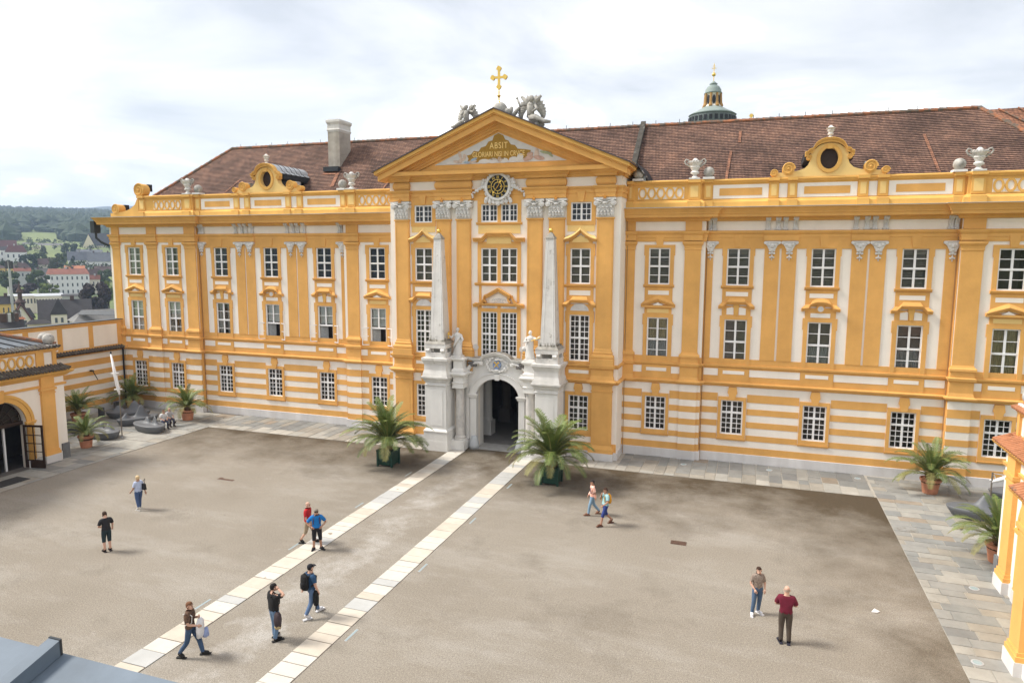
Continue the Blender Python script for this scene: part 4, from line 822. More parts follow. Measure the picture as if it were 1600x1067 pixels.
for s in (-1, 1):
    bx('jamb', min(s*1.38, s*1.76), max(s*1.38, s*1.76), PF-.10, PF+.01, .1, ZS, WSTONE, portal)
    MB().sweep([(s*1.57-.24, PF), (s*1.57-.24, PF-.13), (s*1.57+.24, PF-.13), (s*1.57+.24, PF)], [(0, 3.18), (.02, 3.2), (.04, 3.3), (.09, 3.36), (.09, 3.42), (0, 3.44)]).build('impost', WSTONE, portal)
    b = MB(); b.lathe([(.34, 0), (.32, .25), (.22, .62), (.18, .78), (0, .8)], s*1.50, PF-.12, 12); b.build('wheel_guard', mat('grey_guard_stone', (.5, .52, .53), .8, .15, 3) if 'grey_guard_stone' not in MATS else MATS['grey_guard_stone'], portal, smooth=True)
    cx = s*2.27; cy = -2.76
    bx('column_pedestal', cx-.42, cx+.42, cy-.42, -2.01, 0, .60, WSTONE, portal)
    MB().lathe([(.36, .60), (.37, .66), (.33, .72), (.35, .78), (.29, .84), (.27, .9), (.275, 2.0), (.25, 3.62), (.25, 3.66), (.29, 3.68), (.26, 3.72), (.27, 3.78), (.34, 3.86)], cx, cy, 22).build('column', mat('marbled_column', (.64, .61, .56), .7, .25, 2.5, col2=(.46, .44, .42)) if 'marbled_column' not in MATS else MATS['marbled_column'], portal, smooth=False)
    bx('abacus', cx-.37, cx+.37, cy-.37, -2.02, 3.86, 3.95, WSTONE, portal)
    P = [(cx-.32, -2.02), (cx-.32, cy-.32), (cx+.32, cy-.32), (cx+.32, -2.02)]
    MB().sweep(P, [(0, 3.95), (.03, 3.95), (.03, 4.12), (.08, 4.2), (.0, 4.24), (0, 4.5), (.06, 4.58), (.18, 4.66), (.24, 4.72), (.24, 4.80), (.05, 4.86), (-.3, 4.86)]).build('entablature', WSTONE, portal)
    bx('entablature_core', cx-.31, cx+.31, cy-.30, -2.03, 3.95, 4.85, WSTONE, portal)
    MB().sweep(P, [(.02, 4.87), (.08, 4.87), (.08, 5.0), (.0, 5.06), (-.02, 5.1), (-.02, 5.5), (.05, 5.56), (.14, 5.64), (.14, 5.72), (-.3, 5.75)]).build('attic_pedestal', WSTONE, portal); bx('attic_core', cx-.29, cx+.29, cy-.28, -2.03, 4.87, 5.74, WSTONE, portal)
    bx('respond', min(s*1.86, s*2.05), max(s*1.86, s*2.05), PF-.08, PF+.005, .6, 3.9, WSTONE, portal)
    # concave scroll between entablature and attic, with the dark stone eagle head in it
    pts = [(s*(1.0+.9*sin(t)), 5.42-.62*(1-cos(t))) for t in [k*pi/2/8 for k in range(9)]]
    b = MB(); b.tube([(x, PF-.16, z) for x, z in pts], .13, 8); b.tube([(x, PF-.30, z+.02) for x, z in pts], .06, 6); b.tube([(s*1.0, PF-.22, 5.30), (s*.98, PF-.22, 5.50)], .13, 8); b.build('scroll', WSTONE, portal)
    MB().sweep([(s*1.9-.3, -2.02), (s*1.9-.3, PF-.25), (s*1.9+.2, PF-.25), (s*1.9+.2, -2.02)], [(0, 4.68), (.06, 4.72), (.06, 4.82), (0, 4.84)]).build('ledge', WSTONE, portal)
    g = random.Random(4); b = MB(); b.ball((s*1.55, PF-.22, 5.30), .17, 8, 6, rx=.24); b.ball((s*1.72, PF-.30, 5.38), .11, 7, 5); b.ball((s*1.36, PF-.26, 5.26), .12, 7, 5)
    for k in range(9): b.ball((s*(1.3+.45*g.random()), PF-.28-.1*g.random(), 5.16+.3*g.random()), .07, 6, 4)
    b.build('eagle_relief', mat('sooty_stone', (.16, .15, .145), .95, .4, 6) if 'sooty_stone' not in MATS else MATS['sooty_stone'], portal)
# top moulding with raised segment over the coat of arms
pts = [(-2.0, 5.74), (-1.45, 5.68), (-1.0, 5.70)]+[(.92*cos(pi-pi*i/12), 5.72+.36*sin(pi*i/12)) for i in range(1, 12)]+[(1.0, 5.70), (1.45, 5.68), (2.0, 5.74)]
b = MB()
for a, c, ex in ((0, .5, 0), (.5, .8, .07), (.8, 1., .12)):
    th = .17; lo = [(x, z-th+th*a) for x, z in pts]; hi = [(x, z-th+th*c) for x, z in pts]; b.prism(lo+hi[::-1], PF-.28-ex, -2.06)
b.build('crest_moulding', WSTONE, portal, recalc=True)
MB().prism([(x, z-.16) for x, z in pts][::1]+[(2.0, 5.3), (-2.0, 5.3)], PF-.04, -2.05).build('crest_field', WSTONE, portal, recalc=True)
b = MB(); b.prism([(x, z+.003) for x, z in pts]+[(x, z+.02) for x, z in pts[::-1]], PF-.36, -2.06); b.build('crest_cover', DSTONE, portal, recalc=True)
sh = [(.25*cos(t), 5.32+.27*sin(t)) for t in [2*pi*k/20 for k in range(20)]]
MB().prism(sh, PF-.20, PF-.03).build('shield', mat('shield_blue', (.25, .33, .52), .7, .15, 6), portal, recalc=True)
for a in (.7, -.7): 
    MB().tube([(-.2*sin(a), PF-.215, 5.34-.2*cos(a)), (.2*sin(a), PF-.215, 5.34+.2*cos(a))], .035, 5).build('crossed_key', GOLD, portal); MB().ball((.17*sin(a), PF-.21, 5.33+.17*cos(a)), .07, 7, 5, ry=.03).build('key_bow', GOLD, portal)
b = MB(); g = random.Random(8)
for k in range(40):
    t = 2*pi*k/40; r = .36+.12*g.random()+.12*abs(cos(t)); b.ball((r*1.2*cos(t), PF-.10-.06*g.random(), 5.30+.9*r*sin(t)), .055+.04*g.random(), 6, 5)
b.ball((0, PF-.14, 4.98), .15, 8, 5, rz=.08); b.ball((0, PF-.16, 5.64), .17, 8, 6, rz=.06); b.build('cartouche', WSTONE, portal)
# passage behind the arch
PAS = mat('passage_shade_plaster', (.14, .125, .11), .9, .2, .8)  # passage shade is put into this plaster's dark colour
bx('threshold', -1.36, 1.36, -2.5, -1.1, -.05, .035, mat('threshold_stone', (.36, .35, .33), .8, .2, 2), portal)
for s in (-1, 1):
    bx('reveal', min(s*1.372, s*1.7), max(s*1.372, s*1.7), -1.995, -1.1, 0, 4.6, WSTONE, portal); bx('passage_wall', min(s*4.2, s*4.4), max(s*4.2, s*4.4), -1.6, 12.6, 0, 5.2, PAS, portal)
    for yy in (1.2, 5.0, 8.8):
        MB().box(s*2.0-.42, s*2.0+.42, yy-.42, yy+.42, 0, .95).build('column_pedestal', WSTONE if yy < 2 else PAS, portal); MB().lathe([(.40, .95), (.40, 1.05), (.33, 1.2), (.33, 3.0), (.29, 4.6), (.4, 4.8)], s*2.0, yy, 18).build('column', WSTONE if yy < 2 else PAS, portal)  # columns past the first get the shade-darkened colour instead of whitewash
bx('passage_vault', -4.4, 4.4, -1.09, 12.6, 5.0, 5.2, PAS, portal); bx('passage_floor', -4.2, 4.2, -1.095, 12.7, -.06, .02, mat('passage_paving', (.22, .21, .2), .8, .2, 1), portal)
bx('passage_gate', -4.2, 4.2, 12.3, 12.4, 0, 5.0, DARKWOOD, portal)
# ================================================================ obelisks
def obelisk(s, label):
    cx, cy = s*3.50, -2.98
    t = empty('obelisk', (cx, cy, 0), label, 'obelisk', 'obelisks flanking the portal')
    def sq(h): return [(cx-h, cy+h), (cx-h, cy-h), (cx+h, cy-h), (cx+h, cy+h)]
    MB().frustum(cx, cy, 0, .62, .82, .80, .80, .78).build('base_block', WSTONE, t); MB().frustum(cx, cy, .62, 1.18, .79, .77, .78, .76).build('base_block', WSTONE, t)
    MB().sweep(sq(.68), [(0, 1.18), (.12, 1.18), (.11, 1.24), (.03, 1.34), (0, 1.36)], closed=True).build('base_moulding', WSTONE, t)
    bx('die', cx-.68, cx+.68, cy-.66, cy+.66, 1.18, 4.25, WSTONE, t); bx('die_panel', cx-.45, cx+.45, cy-.678, cy-.66, 1.55, 3.75, WSTONE, t); bx('die_panel', cx+.68, cx+.698, cy-.42, cy+.42, 1.55, 3.75, WSTONE, t)
    MB().sweep(sq(.68), [(0, 4.02), (.04, 4.04), (.05, 4.10), (0, 4.12)], closed=True).build('necking', WSTONE, t)
    MB().sweep(sq(.68), [(0, 4.25), (.06, 4.30), (.10, 4.42), (.20, 4.50), (.21, 4.60), (-.5, 4.68)], closed=True).build('die_cornice', STONE, t)
    MB().sweep(sq(.66), [(.16, 4.62), (.13, 4.80), (.07, 5.0), (.06, 5.3), (.10, 5.42), (.16, 5.55), (.20, 5.60), (.20, 5.74), (-.4, 5.80)], closed=True).build('upper_pedestal', STONE, t)
    bx('plinth', cx-.66, cx+.66, cy-.66, cy+.66, 5.72, 6.06, STONE, t)
    for a in (-1, 1):
        for c in (-1, 1): MB().box(cx+a*.48-.16, cx+a*.48+.16, cy+c*.48-.16, cy+c*.48+.16, 6.06, 6.32).tube([(cx+a*.6, cy+c*.66, 6.19), (cx+a*.36, cy+c*.66, 6.19)], .11, 10).build('console_foot', STONE, t)
    bx('core', cx-.30, cx+.30, cy-.30, cy+.30, 6.05, 6.35, DSTONE, t)
    bx('slab', cx-.68, cx+.68, cy-.68, cy+.68, 6.32, 6.58, STONE, t); MB().frustum(cx, cy, 6.58, 6.82, .70, .70, .50, .50).build('mossy_step', DSTONE, t)
    MB().frustum(cx, cy, 6.82, 12.86, .46, .46, .235, .235).build('shaft', STONE, t)
    b = MB()
    for k in (-1, 1):
        b.add([(cx+k*.30-.03, cy-.47, 6.95), (cx+k*.30+.03, cy-.47, 6.95), (cx+k*.14+.02, cy-.25, 12.7), (cx+k*.14-.02, cy-.25, 12.7)], [(0, 1, 2, 3)])
        b.add([(cx+.47, cy+k*.30-.03, 6.95), (cx+.47, cy+k*.30+.03, 6.95), (cx+.25, cy+k*.14+.02, 12.7), (cx+.25, cy+k*.14-.02, 12.7)], [(0, 1, 2, 3)])
    b.build('shaft_fillets', WSTONE, t)
    MB().frustum(cx, cy, 12.86, 12.93, .27, .27, .26, .26).build('tip_ledge', DSTONE, t); MB().frustum(cx, cy, 12.93, 13.24, .25, .25, .05, .05).build('tip', DSTONE, t); MB().ball((cx, cy, 13.34), .125, 14, 10).build('gilt_ball', GOLD, t, smooth=True)
    b = MB(); g = random.Random(31+s)
    for k in range(26):
        a = g.uniform(-.5, .5); side = g.random() < .6; p = (cx+a, cy-.55, 6.72) if side else (cx+.55, cy+a, 6.72)
        for q in range(3): b.tube([p, (p[0]+g.uniform(-.06, .06), p[1]+g.uniform(-.06, .02), p[2]+g.uniform(.08, .28))], [.008, .003], 3)
    b.build('weeds', mat('dry_weeds', (.12, .11, .07), .9, .3), t)
obelisk(-1, 'tall white stone obelisk with gilt ball left of the portal arch'); obelisk(1, 'tall white stone obelisk with gilt ball right of the portal arch')
# ================================================================ statues
def figure_mb(h, seed, lean=0.06):
    """draped standing figure, feet at z=0"""
    g = random.Random(seed); b = MB(); k = 20; prof = [(.30, 0), (.32, .06), (.29, .25), (.27, .45), (.25, .62), (.27, .85), (.25, 1.0), (.21, 1.1), (.22, 1.25), (.25, 1.38), (.20, 1.47), (.08, 1.52), (.07, 1.58)]
    V = []; F = []
    for j, (r, z) in enumerate(prof):
        for q in range(k):
            a = 2*pi*q/k; f = 1+(.13*sin(5*a+z*5+seed)+.07*sin(9*a-z*7))*(1 if z < 1.15 else .3); ox = lean*sin(z*2.2)
            V.append((r*f*cos(a)+ox, r*f*sin(a)*.72, z))
    for j in range(len(prof)-1):
        for q in range(k): F.append((j*k+q, j*k+(q+1) % k, (j+1)*k+(q+1) % k, (j+1)*k+q))
    b.add(V, F+[tuple(range(k-1, -1, -1))]); b.ball((lean*.2, -.03, 1.70), .105, 12, 9, rz=.135); b.ball((lean*.2, .03, 1.73), .115, 10, 7, rz=.12); b.tube([(lean*.2, -.14, 1.70), (lean*.2, -.165, 1.67)], .02, 5)
    b.v = [(x*h/1.85, y*h/1.85, z*h/1.85) for x, y, z in b.v]; return b
def arm(b, pts, r=(.085, .07, .05)): b.tube(pts, r if len(r) == len(pts) else [.075-.012*i for i in range(len(pts))], 8); p = pts[-1]; b.ball(p, .06, 7, 5)
st = empty('statue', (-2.42, -2.78, 5.75), 'white stone robed statue holding a gilt vessel, left end of the portal', 'statue', 'statues on the portal')
b = figure_mb(1.72, 1); arm(b, [(-.22, 0, 1.28), (-.36, -.12, 1.08), (-.42, -.26, 1.22)]); arm(b, [(.22, 0, 1.28), (.36, -.02, 1.0), (.28, -.12, .78)]); b.tube([(.25, .05, 1.3), (.1, -.2, 1.0), (-.1, -.22, .7), (-.22, -.1, .5)], [.07, .08, .07, .05], 7)
b.build('figure', STONE, st, local=True, smooth=True); MB().frustum(0, 0, 0, .10, .36, .28, .33, .26).build('foot_slab', STONE, st, local=True)
MB().lathe([(.02, 0), (.07, .02), (.02, .08), (.02, .14), (.08, .2), (.09, .3), (.03, .36), (.05, .42)], -.44, -.3, 10).build('gilt_vessel', GOLD, st, local=True).location.z = 1.15
for o_ in [c for c in st.children if c.name.startswith('figure')]: o_.location.z = .08
st2 = empty('statue', (2.25, -2.78, 5.75), 'white stone robed statue raising a cloth over its arm, right end of the portal', 'statue', 'statues on the portal')
b = figure_mb(1.72, 6, -.06); arm(b, [(.22, 0, 1.28), (.42, -.1, 1.22), (.56, -.05, 1.36)]); arm(b, [(-.22, 0, 1.28), (-.3, -.16, 1.05), (-.02, -.26, 1.12)]); b.tube([(.5, -.02, 1.3), (.56, .02, 1.0), (.54, .06, .7), (.46, .08, .45)], [.07, .1, .09, .04], 8); b.ball((-.38, .02, .62), .16, 10, 7)
b.build('figure', STONE, st2, local=True, smooth=True).location.z = .08; MB().frustum(0, 0, 0, .10, .36, .28, .33, .26).build('foot_slab', STONE, st2, local=True)
MB().tube([(.12, -.25, 1.22), (.66, -.1, 1.44)], .03, 6).build('gilt_trumpet', GOLD, st2, local=True)
def wing_mb(s, l=.9):
    b = MB(); n = 9
    for i in range(n):
        a = radians(75-i*17); r0 = .12; ln = l*(1-.06*i); d = Vector((s*cos(a), .25, sin(a))).normalized(); p = Vector((s*(.08+.05*i), .12+.015*i, .0-.035*i)); q = Vector((-d.z*s, 0, d.x*s))*s
        w = .13; b.add([p-q*w*.6, p+q*w*.6, p+d*ln*.7+q*w, p+d*ln, p+d*ln*.7-q*w, p+d*ln*.45+Vector((0, -.06, 0))], [(0, 1, 5), (1, 2, 5), (2, 3, 5), (3, 4, 5), (4, 0, 5), (0, 4, 3, 2, 1)])
    b.tube([(0, .06, -.1), (s*.25, .1, .28), (s*.5, .16, .5)], [.12, .13, .06], 7); return b
def angel(x, z, rz, label, sc_, flip):
    t = empty('angel_statue', (x, -2.2, z), label, 'statue', 'angels on the pediment', rz)
    b = MB(); g = random.Random(5+flip)
    b.tube([(0, 0, .45), (flip*.03, -.02, .85), (0, 0, 1.05), (0, 0, 1.2)], [.18, .19, .17, .07], 10); b.ball((flip*.04, -.05, 1.33), .13, 10, 8, rz=.155); b.ball((flip*.04, .03, 1.38), .14, 8, 6)
    b.tube([(0, .0, .5), (flip*.35, -.1, .42), (flip*.75, -.12, .22), (flip*1.05, -.05, .2)], [.19, .15, .11, .06], 9); b.tube([(0, .05, .48), (flip*.3, .1, .3), (flip*.65, .1, .05)], [.2, .18, .1], 8)
    b.tube([(-flip*.2, 0, 1.1), (-flip*.48, -.08, 1.02), (-flip*.62, -.12, 1.32)], [.085, .075, .05], 7); b.tube([(flip*.2, 0, 1.1), (flip*.38, -.12, .85), (flip*.2, -.22, .7)], [.085, .075, .05], 7); b.ball((-flip*.64, -.12, 1.38), .06, 6, 5)
    for k in range(7): b.ball((g.uniform(-.35, .6)*flip, g.uniform(-.1, .2), g.uniform(.02, .2)), g.uniform(.10, .17), 8, 6)
    b.v = [(p[0]*sc_, p[1]*sc_, p[2]*sc_) for p in b.v]; b.build('body', DSTONE2, t, local=True, smooth=True)
    for s in (-1, 1):
        w = wing_mb(s, .62); w.v = [(p[0]*sc_, p[1]*sc_, (p[2]+1.0)*sc_) for p in w.v]; w.build('wing', DSTONE2, t, local=True)
    return t
DSTONE2 = mat('grey_lichen_stone', (.42, .40, .365), .95, .35, 4, bump=.4, spots=(3, .55, .68, (.16, .15, .12)))
angel(-2.0, 19.30, 0, 'grey stone angel looking left, on the left slope of the pediment', .95, -1); angel(1.95, 19.22, 0, 'larger grey stone angel with raised wings on the right slope of the pediment', 1.18, 1)
# cloud group under the cross, and the cross
cg = empty('cloud_carving', (.1, -1.9, 20.0), 'grey carved stone cloud and globe at the top of the pediment', 'carving')
b = MB(); g = random.Random(2); b.ball((.02, -1.95, 20.35), .45, 14, 9)
for k in range(12): b.ball((g.uniform(-.75, .55), -1.9+g.uniform(-.25, .2), g.uniform(19.95, 20.25)), g.uniform(.15, .26), 8, 6)
b.build('clouds', DSTONE2, cg, smooth=True)
for dx_, a in ((.6, -.35), (.95, -.6)): b = MB(); b.ball((0, 0, 0), .4, 10, 7, rx=.2, ry=.1, rz=.42); b.v = [(.0+dx_+p[0]*cos(a)-p[2]*sin(a)*-1*0+p[2]*sin(-a), -1.95+p[1], 20.12+p[2]*cos(a)) for p in b.v]; b.build('cherub_wing', DSTONE2, cg, smooth=True)
cr = empty('gilt_cross', (.0, -2.1, 20.7), 'golden cross with trefoil ends on the pediment top', 'cross')
b = MB(); X, Yc = 0.0, -2.1
b.lathe([(.16, 20.66), (.10, 20.72), (.04, 20.85), (.05, 20.95), (.04, 21.0), (.12, 21.12), (.04, 21.2), (.05, 21.35), (.03, 21.42), (.05, 21.5)], X, Yc, 12); b.build('stem', GOLD, cr)
def tre(cx_, cz): return [(cx_+r*cos(t), cz+r*sin(t)) for t, r in [(2*pi*k/16, .155 if k % 4 < 2 else .135) for k in range(16)]]
b = MB(); b.box(X-.065, X+.065, Yc-.05, Yc+.05, 21.48, 22.66); b.build('upright', GOLD, cr); b = MB(); b.box(X-.36, X+.36, Yc-.047, Yc+.047, 22.09, 22.21); b.build('crossbar', GOLD, cr)
for cx_, cz in ((X, 22.64), (X-.37, 22.15), (X+.37, 22.15), (X, 21.62)): MB().prism(tre(cx_, cz), Yc-.058, Yc+.058).build('trefoil', GOLD, cr, recalc=True)
# ================================================================ urns and balls on the parapet
def urn(x, label, big=True):
    y = -.12 if abs(abs(x)-18) < 1 else -.3
    z = 16.19 if big else 18.15
    t = empty('stone_urn', (x, y, z), label, 'urn', 'stone urns on the parapet' if big else 'small urns on the gables')
    k = 1. if big else .62
    P = [(.27, 0), (.27, .1), (.20, .12), (.10, .22), (.10, .28), (.22, .34), (.25, .42), (.16, .5), (.24, .66), (.28, .72), (.24, .78), (.33, .90), (.40, .98), (.28, 1.02), (.20, 1.08), (.12, 1.18), (.06, 1.24)]
    b = MB(); b.lathe([(r*k, zz*k*(.95 if big else .88)) for r, zz in P], 0, 0, 16); b.build('bowl', STONE, t, local=True)
    if big:
        bx_ = MB(); bx_.box(-.30, .30, -.30, .30, 0, .09); bx_.build('foot', STONE, t, local=True)
        for s in (-1, 1): MB().tube([(s*.24, 0, .70), (s*.36, 0, .78), (s*.50, 0, .86), (s*.58, 0, 1.0), (s*.50, 0, 1.12), (s*.38, 0, 1.08), (s*.36, 0, .98), (s*.44, 0, .94)], [.06, .055, .05, .05, .05, .045, .04, .04], 7).build('handle', DSTONE2, t, local=True)
        b = MB(); g = random.Random(int(x*10))
        for k_ in range(14): a = 2*pi*k_/14; b.ball((.30*cos(a), .30*sin(a), .95+.05*g.random()), .075, 6, 4)
        b.build('garland', DSTONE2, t, local=True)
    return t
urn(11.1, 'carved stone urn on parapet nearest the right side of the gabled centre'); urn(-11.1, 'carved stone urn on parapet just left of the gabled centre'); urn(24.85, 'carved stone urn on parapet at far right beside stone ball'); urn(-24.85, 'carved stone urn on parapet near the left end of the range')
urn(18.0, 'small stone urn crowning the right parapet gable', False); urn(-18.0, 'small stone urn crowning the left parapet gable', False)
def sball(x, y, z, label, r=.30):
    t = empty('stone_ball', (x, y, z), label, 'ball', 'stone balls on the parapets'); MB().frustum(0, 0, 0, .12, r*1.05, r*1.05, r, r).build('base', STONE, t, local=True); MB().ball((0, 0, .12+r*.92), r, 16, 11).build('ball', DSTONE2, t, local=True, smooth=True); return t
sball(11.86, -.2, 16.19, 'stone ball to the right of the first urn on the right parapet'); sball(-11.86, -.2, 16.19, 'stone ball to the left of the urn beside the gabled centre'); sball(24.05, -.15, 16.19, 'stone ball to the left of the rightmost urn'); sball(-24.05, -.15, 16.19, 'stone ball beside the urn near the left end of the range'); sball(7.95, -.3, 16.19, 'stone ball tucked under the right corner of the pediment')
# ================================================================ church dome behind
DOMEO = mat('lantern_ochre', (.40, .225, .075), .9, .15, 1)
dm = empty('church_dome', (4.0, 120, 20), 'green copper dome with ochre lantern and gilt cross rising behind the roof', 'dome')
COP = mat('verdigris_copper', (.19, .235, .22), .75, .25, .5, col2=(.26, .30, .28)); COPD = mat('dark_copper', (.13, .15, .145), .7, .3, .8)
_c = on(1, 120, 1113, 181); DX, DZ = _c.x, _c.z; _k = (on(1, 120, 1150, 189).x-on(1, 120, 1076, 189).x)/2
MB().lathe([(_k*1.05, DZ-14), (_k*1.0, DZ-2.2), (_k*.985, DZ-.2), (_k*1.0, DZ+.0)], DX, 120, 32).build('drum', COPD, dm)
for i in range(28):
    a = 2*pi*i/28; MB().box(-.32, .32, -.1, .1, 0, 1.0).build('drum_opening', BLACK, dm, local=True); o_ = [c for c in dm.children][-1]; o_.location = Vector((DX+cos(a)*_k*1.0, 120+sin(a)*_k*1.0, DZ-1.55))-wloc(dm); o_.rotation_euler.z = a+pi/2
zl = on(1, 120, 1113, 168).z; zt = on(1, 120, 1113, 147).z; zc = on(1, 120, 1113, 127).z; rl = (on(1, 120, 1127, 160).x-on(1, 120, 1101, 160).x)/2
MB().lathe([(_k*1.02, DZ), (_k*.86, DZ+.5), (_k*.62, DZ+(zl-DZ)*.62), (_k*.42, zl-.1), (rl*1.1, zl+.05)], DX, 120, 32).build('copper_shell', COP, dm, smooth=True)
MB().lathe([(rl*1.15, zl), (rl*.86, zl+.5), (rl*.84, zt-.3), (rl*1.0, zt)], DX, 120, 24).build('lantern', MATS['cream_plaster'], dm)
for i in range(8):
    a = 2*pi*i/8+.2; o_ = MB().prism([(.36*sin(2*pi*k/12), (zt-zl)*.5+(zt-zl)*.34*cos(2*pi*k/12)) for k in range(12)][::-1], -.06, .06).build('lantern_window', BLACK, dm, local=True); o_.location = Vector((DX+cos(a)*rl*.86, 120+sin(a)*rl*.86, zl))-wloc(dm); o_.rotation_euler.z = a+pi/2
    o_ = MB().tube([(0, 0, 0), (0, -.25, .2), (0, -.1, .8), (0, 0, zt-zl)], [.5, .4, .28, .25], 8).build('buttress', DOMEO, dm, local=True); o_.location = Vector((DX+cos(a+.39)*rl*.95, 120+sin(a+.39)*rl*.95, zl))-wloc(dm); o_.rotation_euler.z = a+.39+pi/2
hh = zc-zt
MB().lathe([(rl*1.12, zt), (rl*1.0, zt+.1*hh), (rl*.95, zt+.3*hh), (rl*.7, zt+.55*hh), (rl*.45, zt+.64*hh), (rl*.43, zt+.7*hh), (rl*.52, zt+.74*hh), (rl*.3, zt+.86*hh), (rl*.08, zc)], DX, 120, 24).build('lantern_cap', COP, dm, smooth=True)
zb_ = on(1, 120, 1115, 117).z; zx = on(1, 120, 1115, 100).z
MB().tube([(DX, 120, zc-.1), (DX, 120, zx)], .09, 6).build('finial_rod', GOLD, dm); MB().ball((DX, 120, zb_), .42, 12, 8).build('finial_ball', GOLD, dm, smooth=True); MB().box(DX-.5, DX+.5, 119.95, 120.05, zb_+(zx-zb_)*.55, zb_+(zx-zb_)*.55+.12).box(DX-.3, DX+.3, 119.95, 120.05, zb_+(zx-zb_)*.75, zb_+(zx-zb_)*.75+.1).build('finial_cross', GOLD, dm)
sf = on(1, 120, 1174, 181); su = empty('sun_finial', (sf.x, 120, sf.z-12), 'small gilt sun on a rod right of the dome', 'finial')
MB().tube([(sf.x, 120, sf.z-12), (sf.x, 120, sf.z)], .07, 5).build('rod', GOLD, su); b = MB(); P = [((.55 if i % 2 == 0 else .33)*cos(pi*i/10), (.55 if i % 2 == 0 else .33)*sin(pi*i/10)) for i in range(20)]; b.prism([(sf.x+x, sf.z+z) for x, z in P], 119.96, 120.04); b.build('sun', GOLD, su)
# ================================================================ courtyard ground
def gravel_mat():
    m = bpy.data.materials.new('bound_gravel'); m.use_nodes = True; t = m.node_tree; n = t.nodes; l = t.links; b = n['Principled BSDF']; b.inputs['Roughness'].default_value = .95; b.inputs['Specular IOR Level'].default_value = .1
    g = n.new('ShaderNodeNewGeometry'); P = g.outputs['Position']
    def nz(sc, det, ro, vec=P):
        q = n.new('ShaderNodeTexNoise'); l.new(vec, q.inputs['Vector']); q.inputs['Scale'].default_value = sc; q.inputs['Detail'].default_value = det; q.inputs['Roughness'].default_value = ro; return q.outputs[0]
    def ramp(src, stops):
        r = n.new('ShaderNodeValToRGB'); l.new(src, r.inputs[0]); E = r.color_ramp.elements; E[0].position, E[0].color = stops[0][0], (*stops[0][1], 1); E[1].position, E[1].color = stops[-1][0], (*stops[-1][1], 1)
        for p, c in stops[1:-1]: k = r.color_ramp.elements.new(p); k.color = (*c, 1)
        return r.outputs[0]
    def mul(a, c, f=1.):
        q = n.new('ShaderNodeMix'); q.data_type = 'RGBA'; q.blend_type = 'MULTIPLY'; q.inputs[0].default_value = f; l.new(a, q.inputs[6]); l.new(c, q.inputs[7]); return q.outputs[2]
    def mixc(f, a, c):
        q = n.new('ShaderNodeMix'); q.data_type = 'RGBA'; l.new(f, q.inputs[0]); l.new(a, q.inputs[6]); q.inputs[7].default_value = (*c, 1); return q.outputs[2]
    base = ramp(nz(.16, 5, .6), [(.33, (.236, .211, .175)), (.5, (.26, .234, .196)), (.68, (.282, .258, .22))])
    # dusty pale drifts, stretched across the court
    mp = n.new('ShaderNodeMapping'); l.new(P, mp.inputs[0]); mp.inputs['Rotation'].default_value = (0, 0, radians(24)); mp.inputs['Scale'].default_value = (.09, .26, 1)
    dust = ramp(nz(1.6, 12, .72, mp.outputs[0]), [(.48, (0, 0, 0)), (.70, (.55, .55, .55))]); base = mixc(dust, base, (.37, .353, .322))
    sx0 = n.new('ShaderNodeSeparateXYZ'); l.new(P, sx0.inputs[0]); ab = n.new('ShaderNodeMath'); ab.operation = 'ABSOLUTE'; l.new(sx0.outputs[0], ab.inputs[0])
    mw = n.new('ShaderNodeMapRange'); l.new(ab.outputs[0], mw.inputs[0]); mw.inputs[1].default_value = .3; mw.inputs[2].default_value = 1.7; mw.inputs[3].default_value = .10; mw.inputs[4].default_value = -.1
    aw = n.new('ShaderNodeMath'); l.new(mw.outputs[0], aw.inputs[0]); l.new(nz(.55, 12, .72), aw.inputs[1])
    worn = ramp(aw.outputs[0], [(.52, (0, 0, 0)), (.70, (.7, .7, .7))]); base = mixc(worn, base, (.42, .405, .38))      # walked-out pale middle of the path
    # damp brown areas: the gravel dries last along the building and the right-hand kerb
    sx = n.new('ShaderNodeSeparateXYZ'); l.new(P, sx.inputs[0])
    def mr(src, a, b_, c, d):
        q = n.new('ShaderNodeMapRange'); l.new(src, q.inputs[0]); q.inputs[1].default_value, q.inputs[2].default_value, q.inputs[3].default_value, q.inputs[4].default_value = a, b_, c, d; return q.outputs[0]
    my = mr(sx.outputs[1], -12, -3.8, 0, .42); mxr = mr(sx.outputs[0], 16.5, 20.9, 0, .20); xs_ = mr(sx.outputs[0], -6, 8, .0, .05)
    ad = n.new('ShaderNodeMath'); l.new(my, ad.inputs[0]); l.new(mxr, ad.inputs[1]); a2 = n.new('ShaderNodeMath'); l.new(ad.outputs[0], a2.inputs[0]); l.new(xs_, a2.inputs[1]); a3 = n.new('ShaderNodeMath'); l.new(a2.outputs[0], a3.inputs[0]); l.new(nz(.32, 12, .68), a3.inputs[1])
    damp = ramp(a3.outputs[0], [(.56, (0, 0, 0)), (1.0, (1, 1, 1))]); base = mixc(damp, base, (.085, .066, .044))
    base = mul(base, ramp(nz(17, 4, .7), [(.32, (.76, .75, .74)), (.68, (1.18, 1.18, 1.18))])); base = mul(base, ramp(nz(48, 2, .6), [(.34, (.58, .56, .54)), (.66, (1.32, 1.32, 1.32))]), 1.)
    l.new(base, b.inputs['Base Color'])
    bp = n.new('ShaderNodeBump'); bp.inputs['Strength'].default_value = .2; bp.inputs['Distance'].default_value = .03; l.new(nz(45, 3, .6), bp.inputs['Height']); l.new(bp.outputs[0], b.inputs['Normal']); return m
GRAVEL = gravel_mat()
props(MB().box(-20.8, 20.8, -44, -1.9, -.3, 0).build('courtyard_ground', GRAVEL, None), kind='structure')
JOINT = mat('pale_joint_mortar', (.40, .37, .32), .95, .25, 2.); JOINTD = mat('dark_joint', (.10, .085, .068), .95, .35, 1.5)
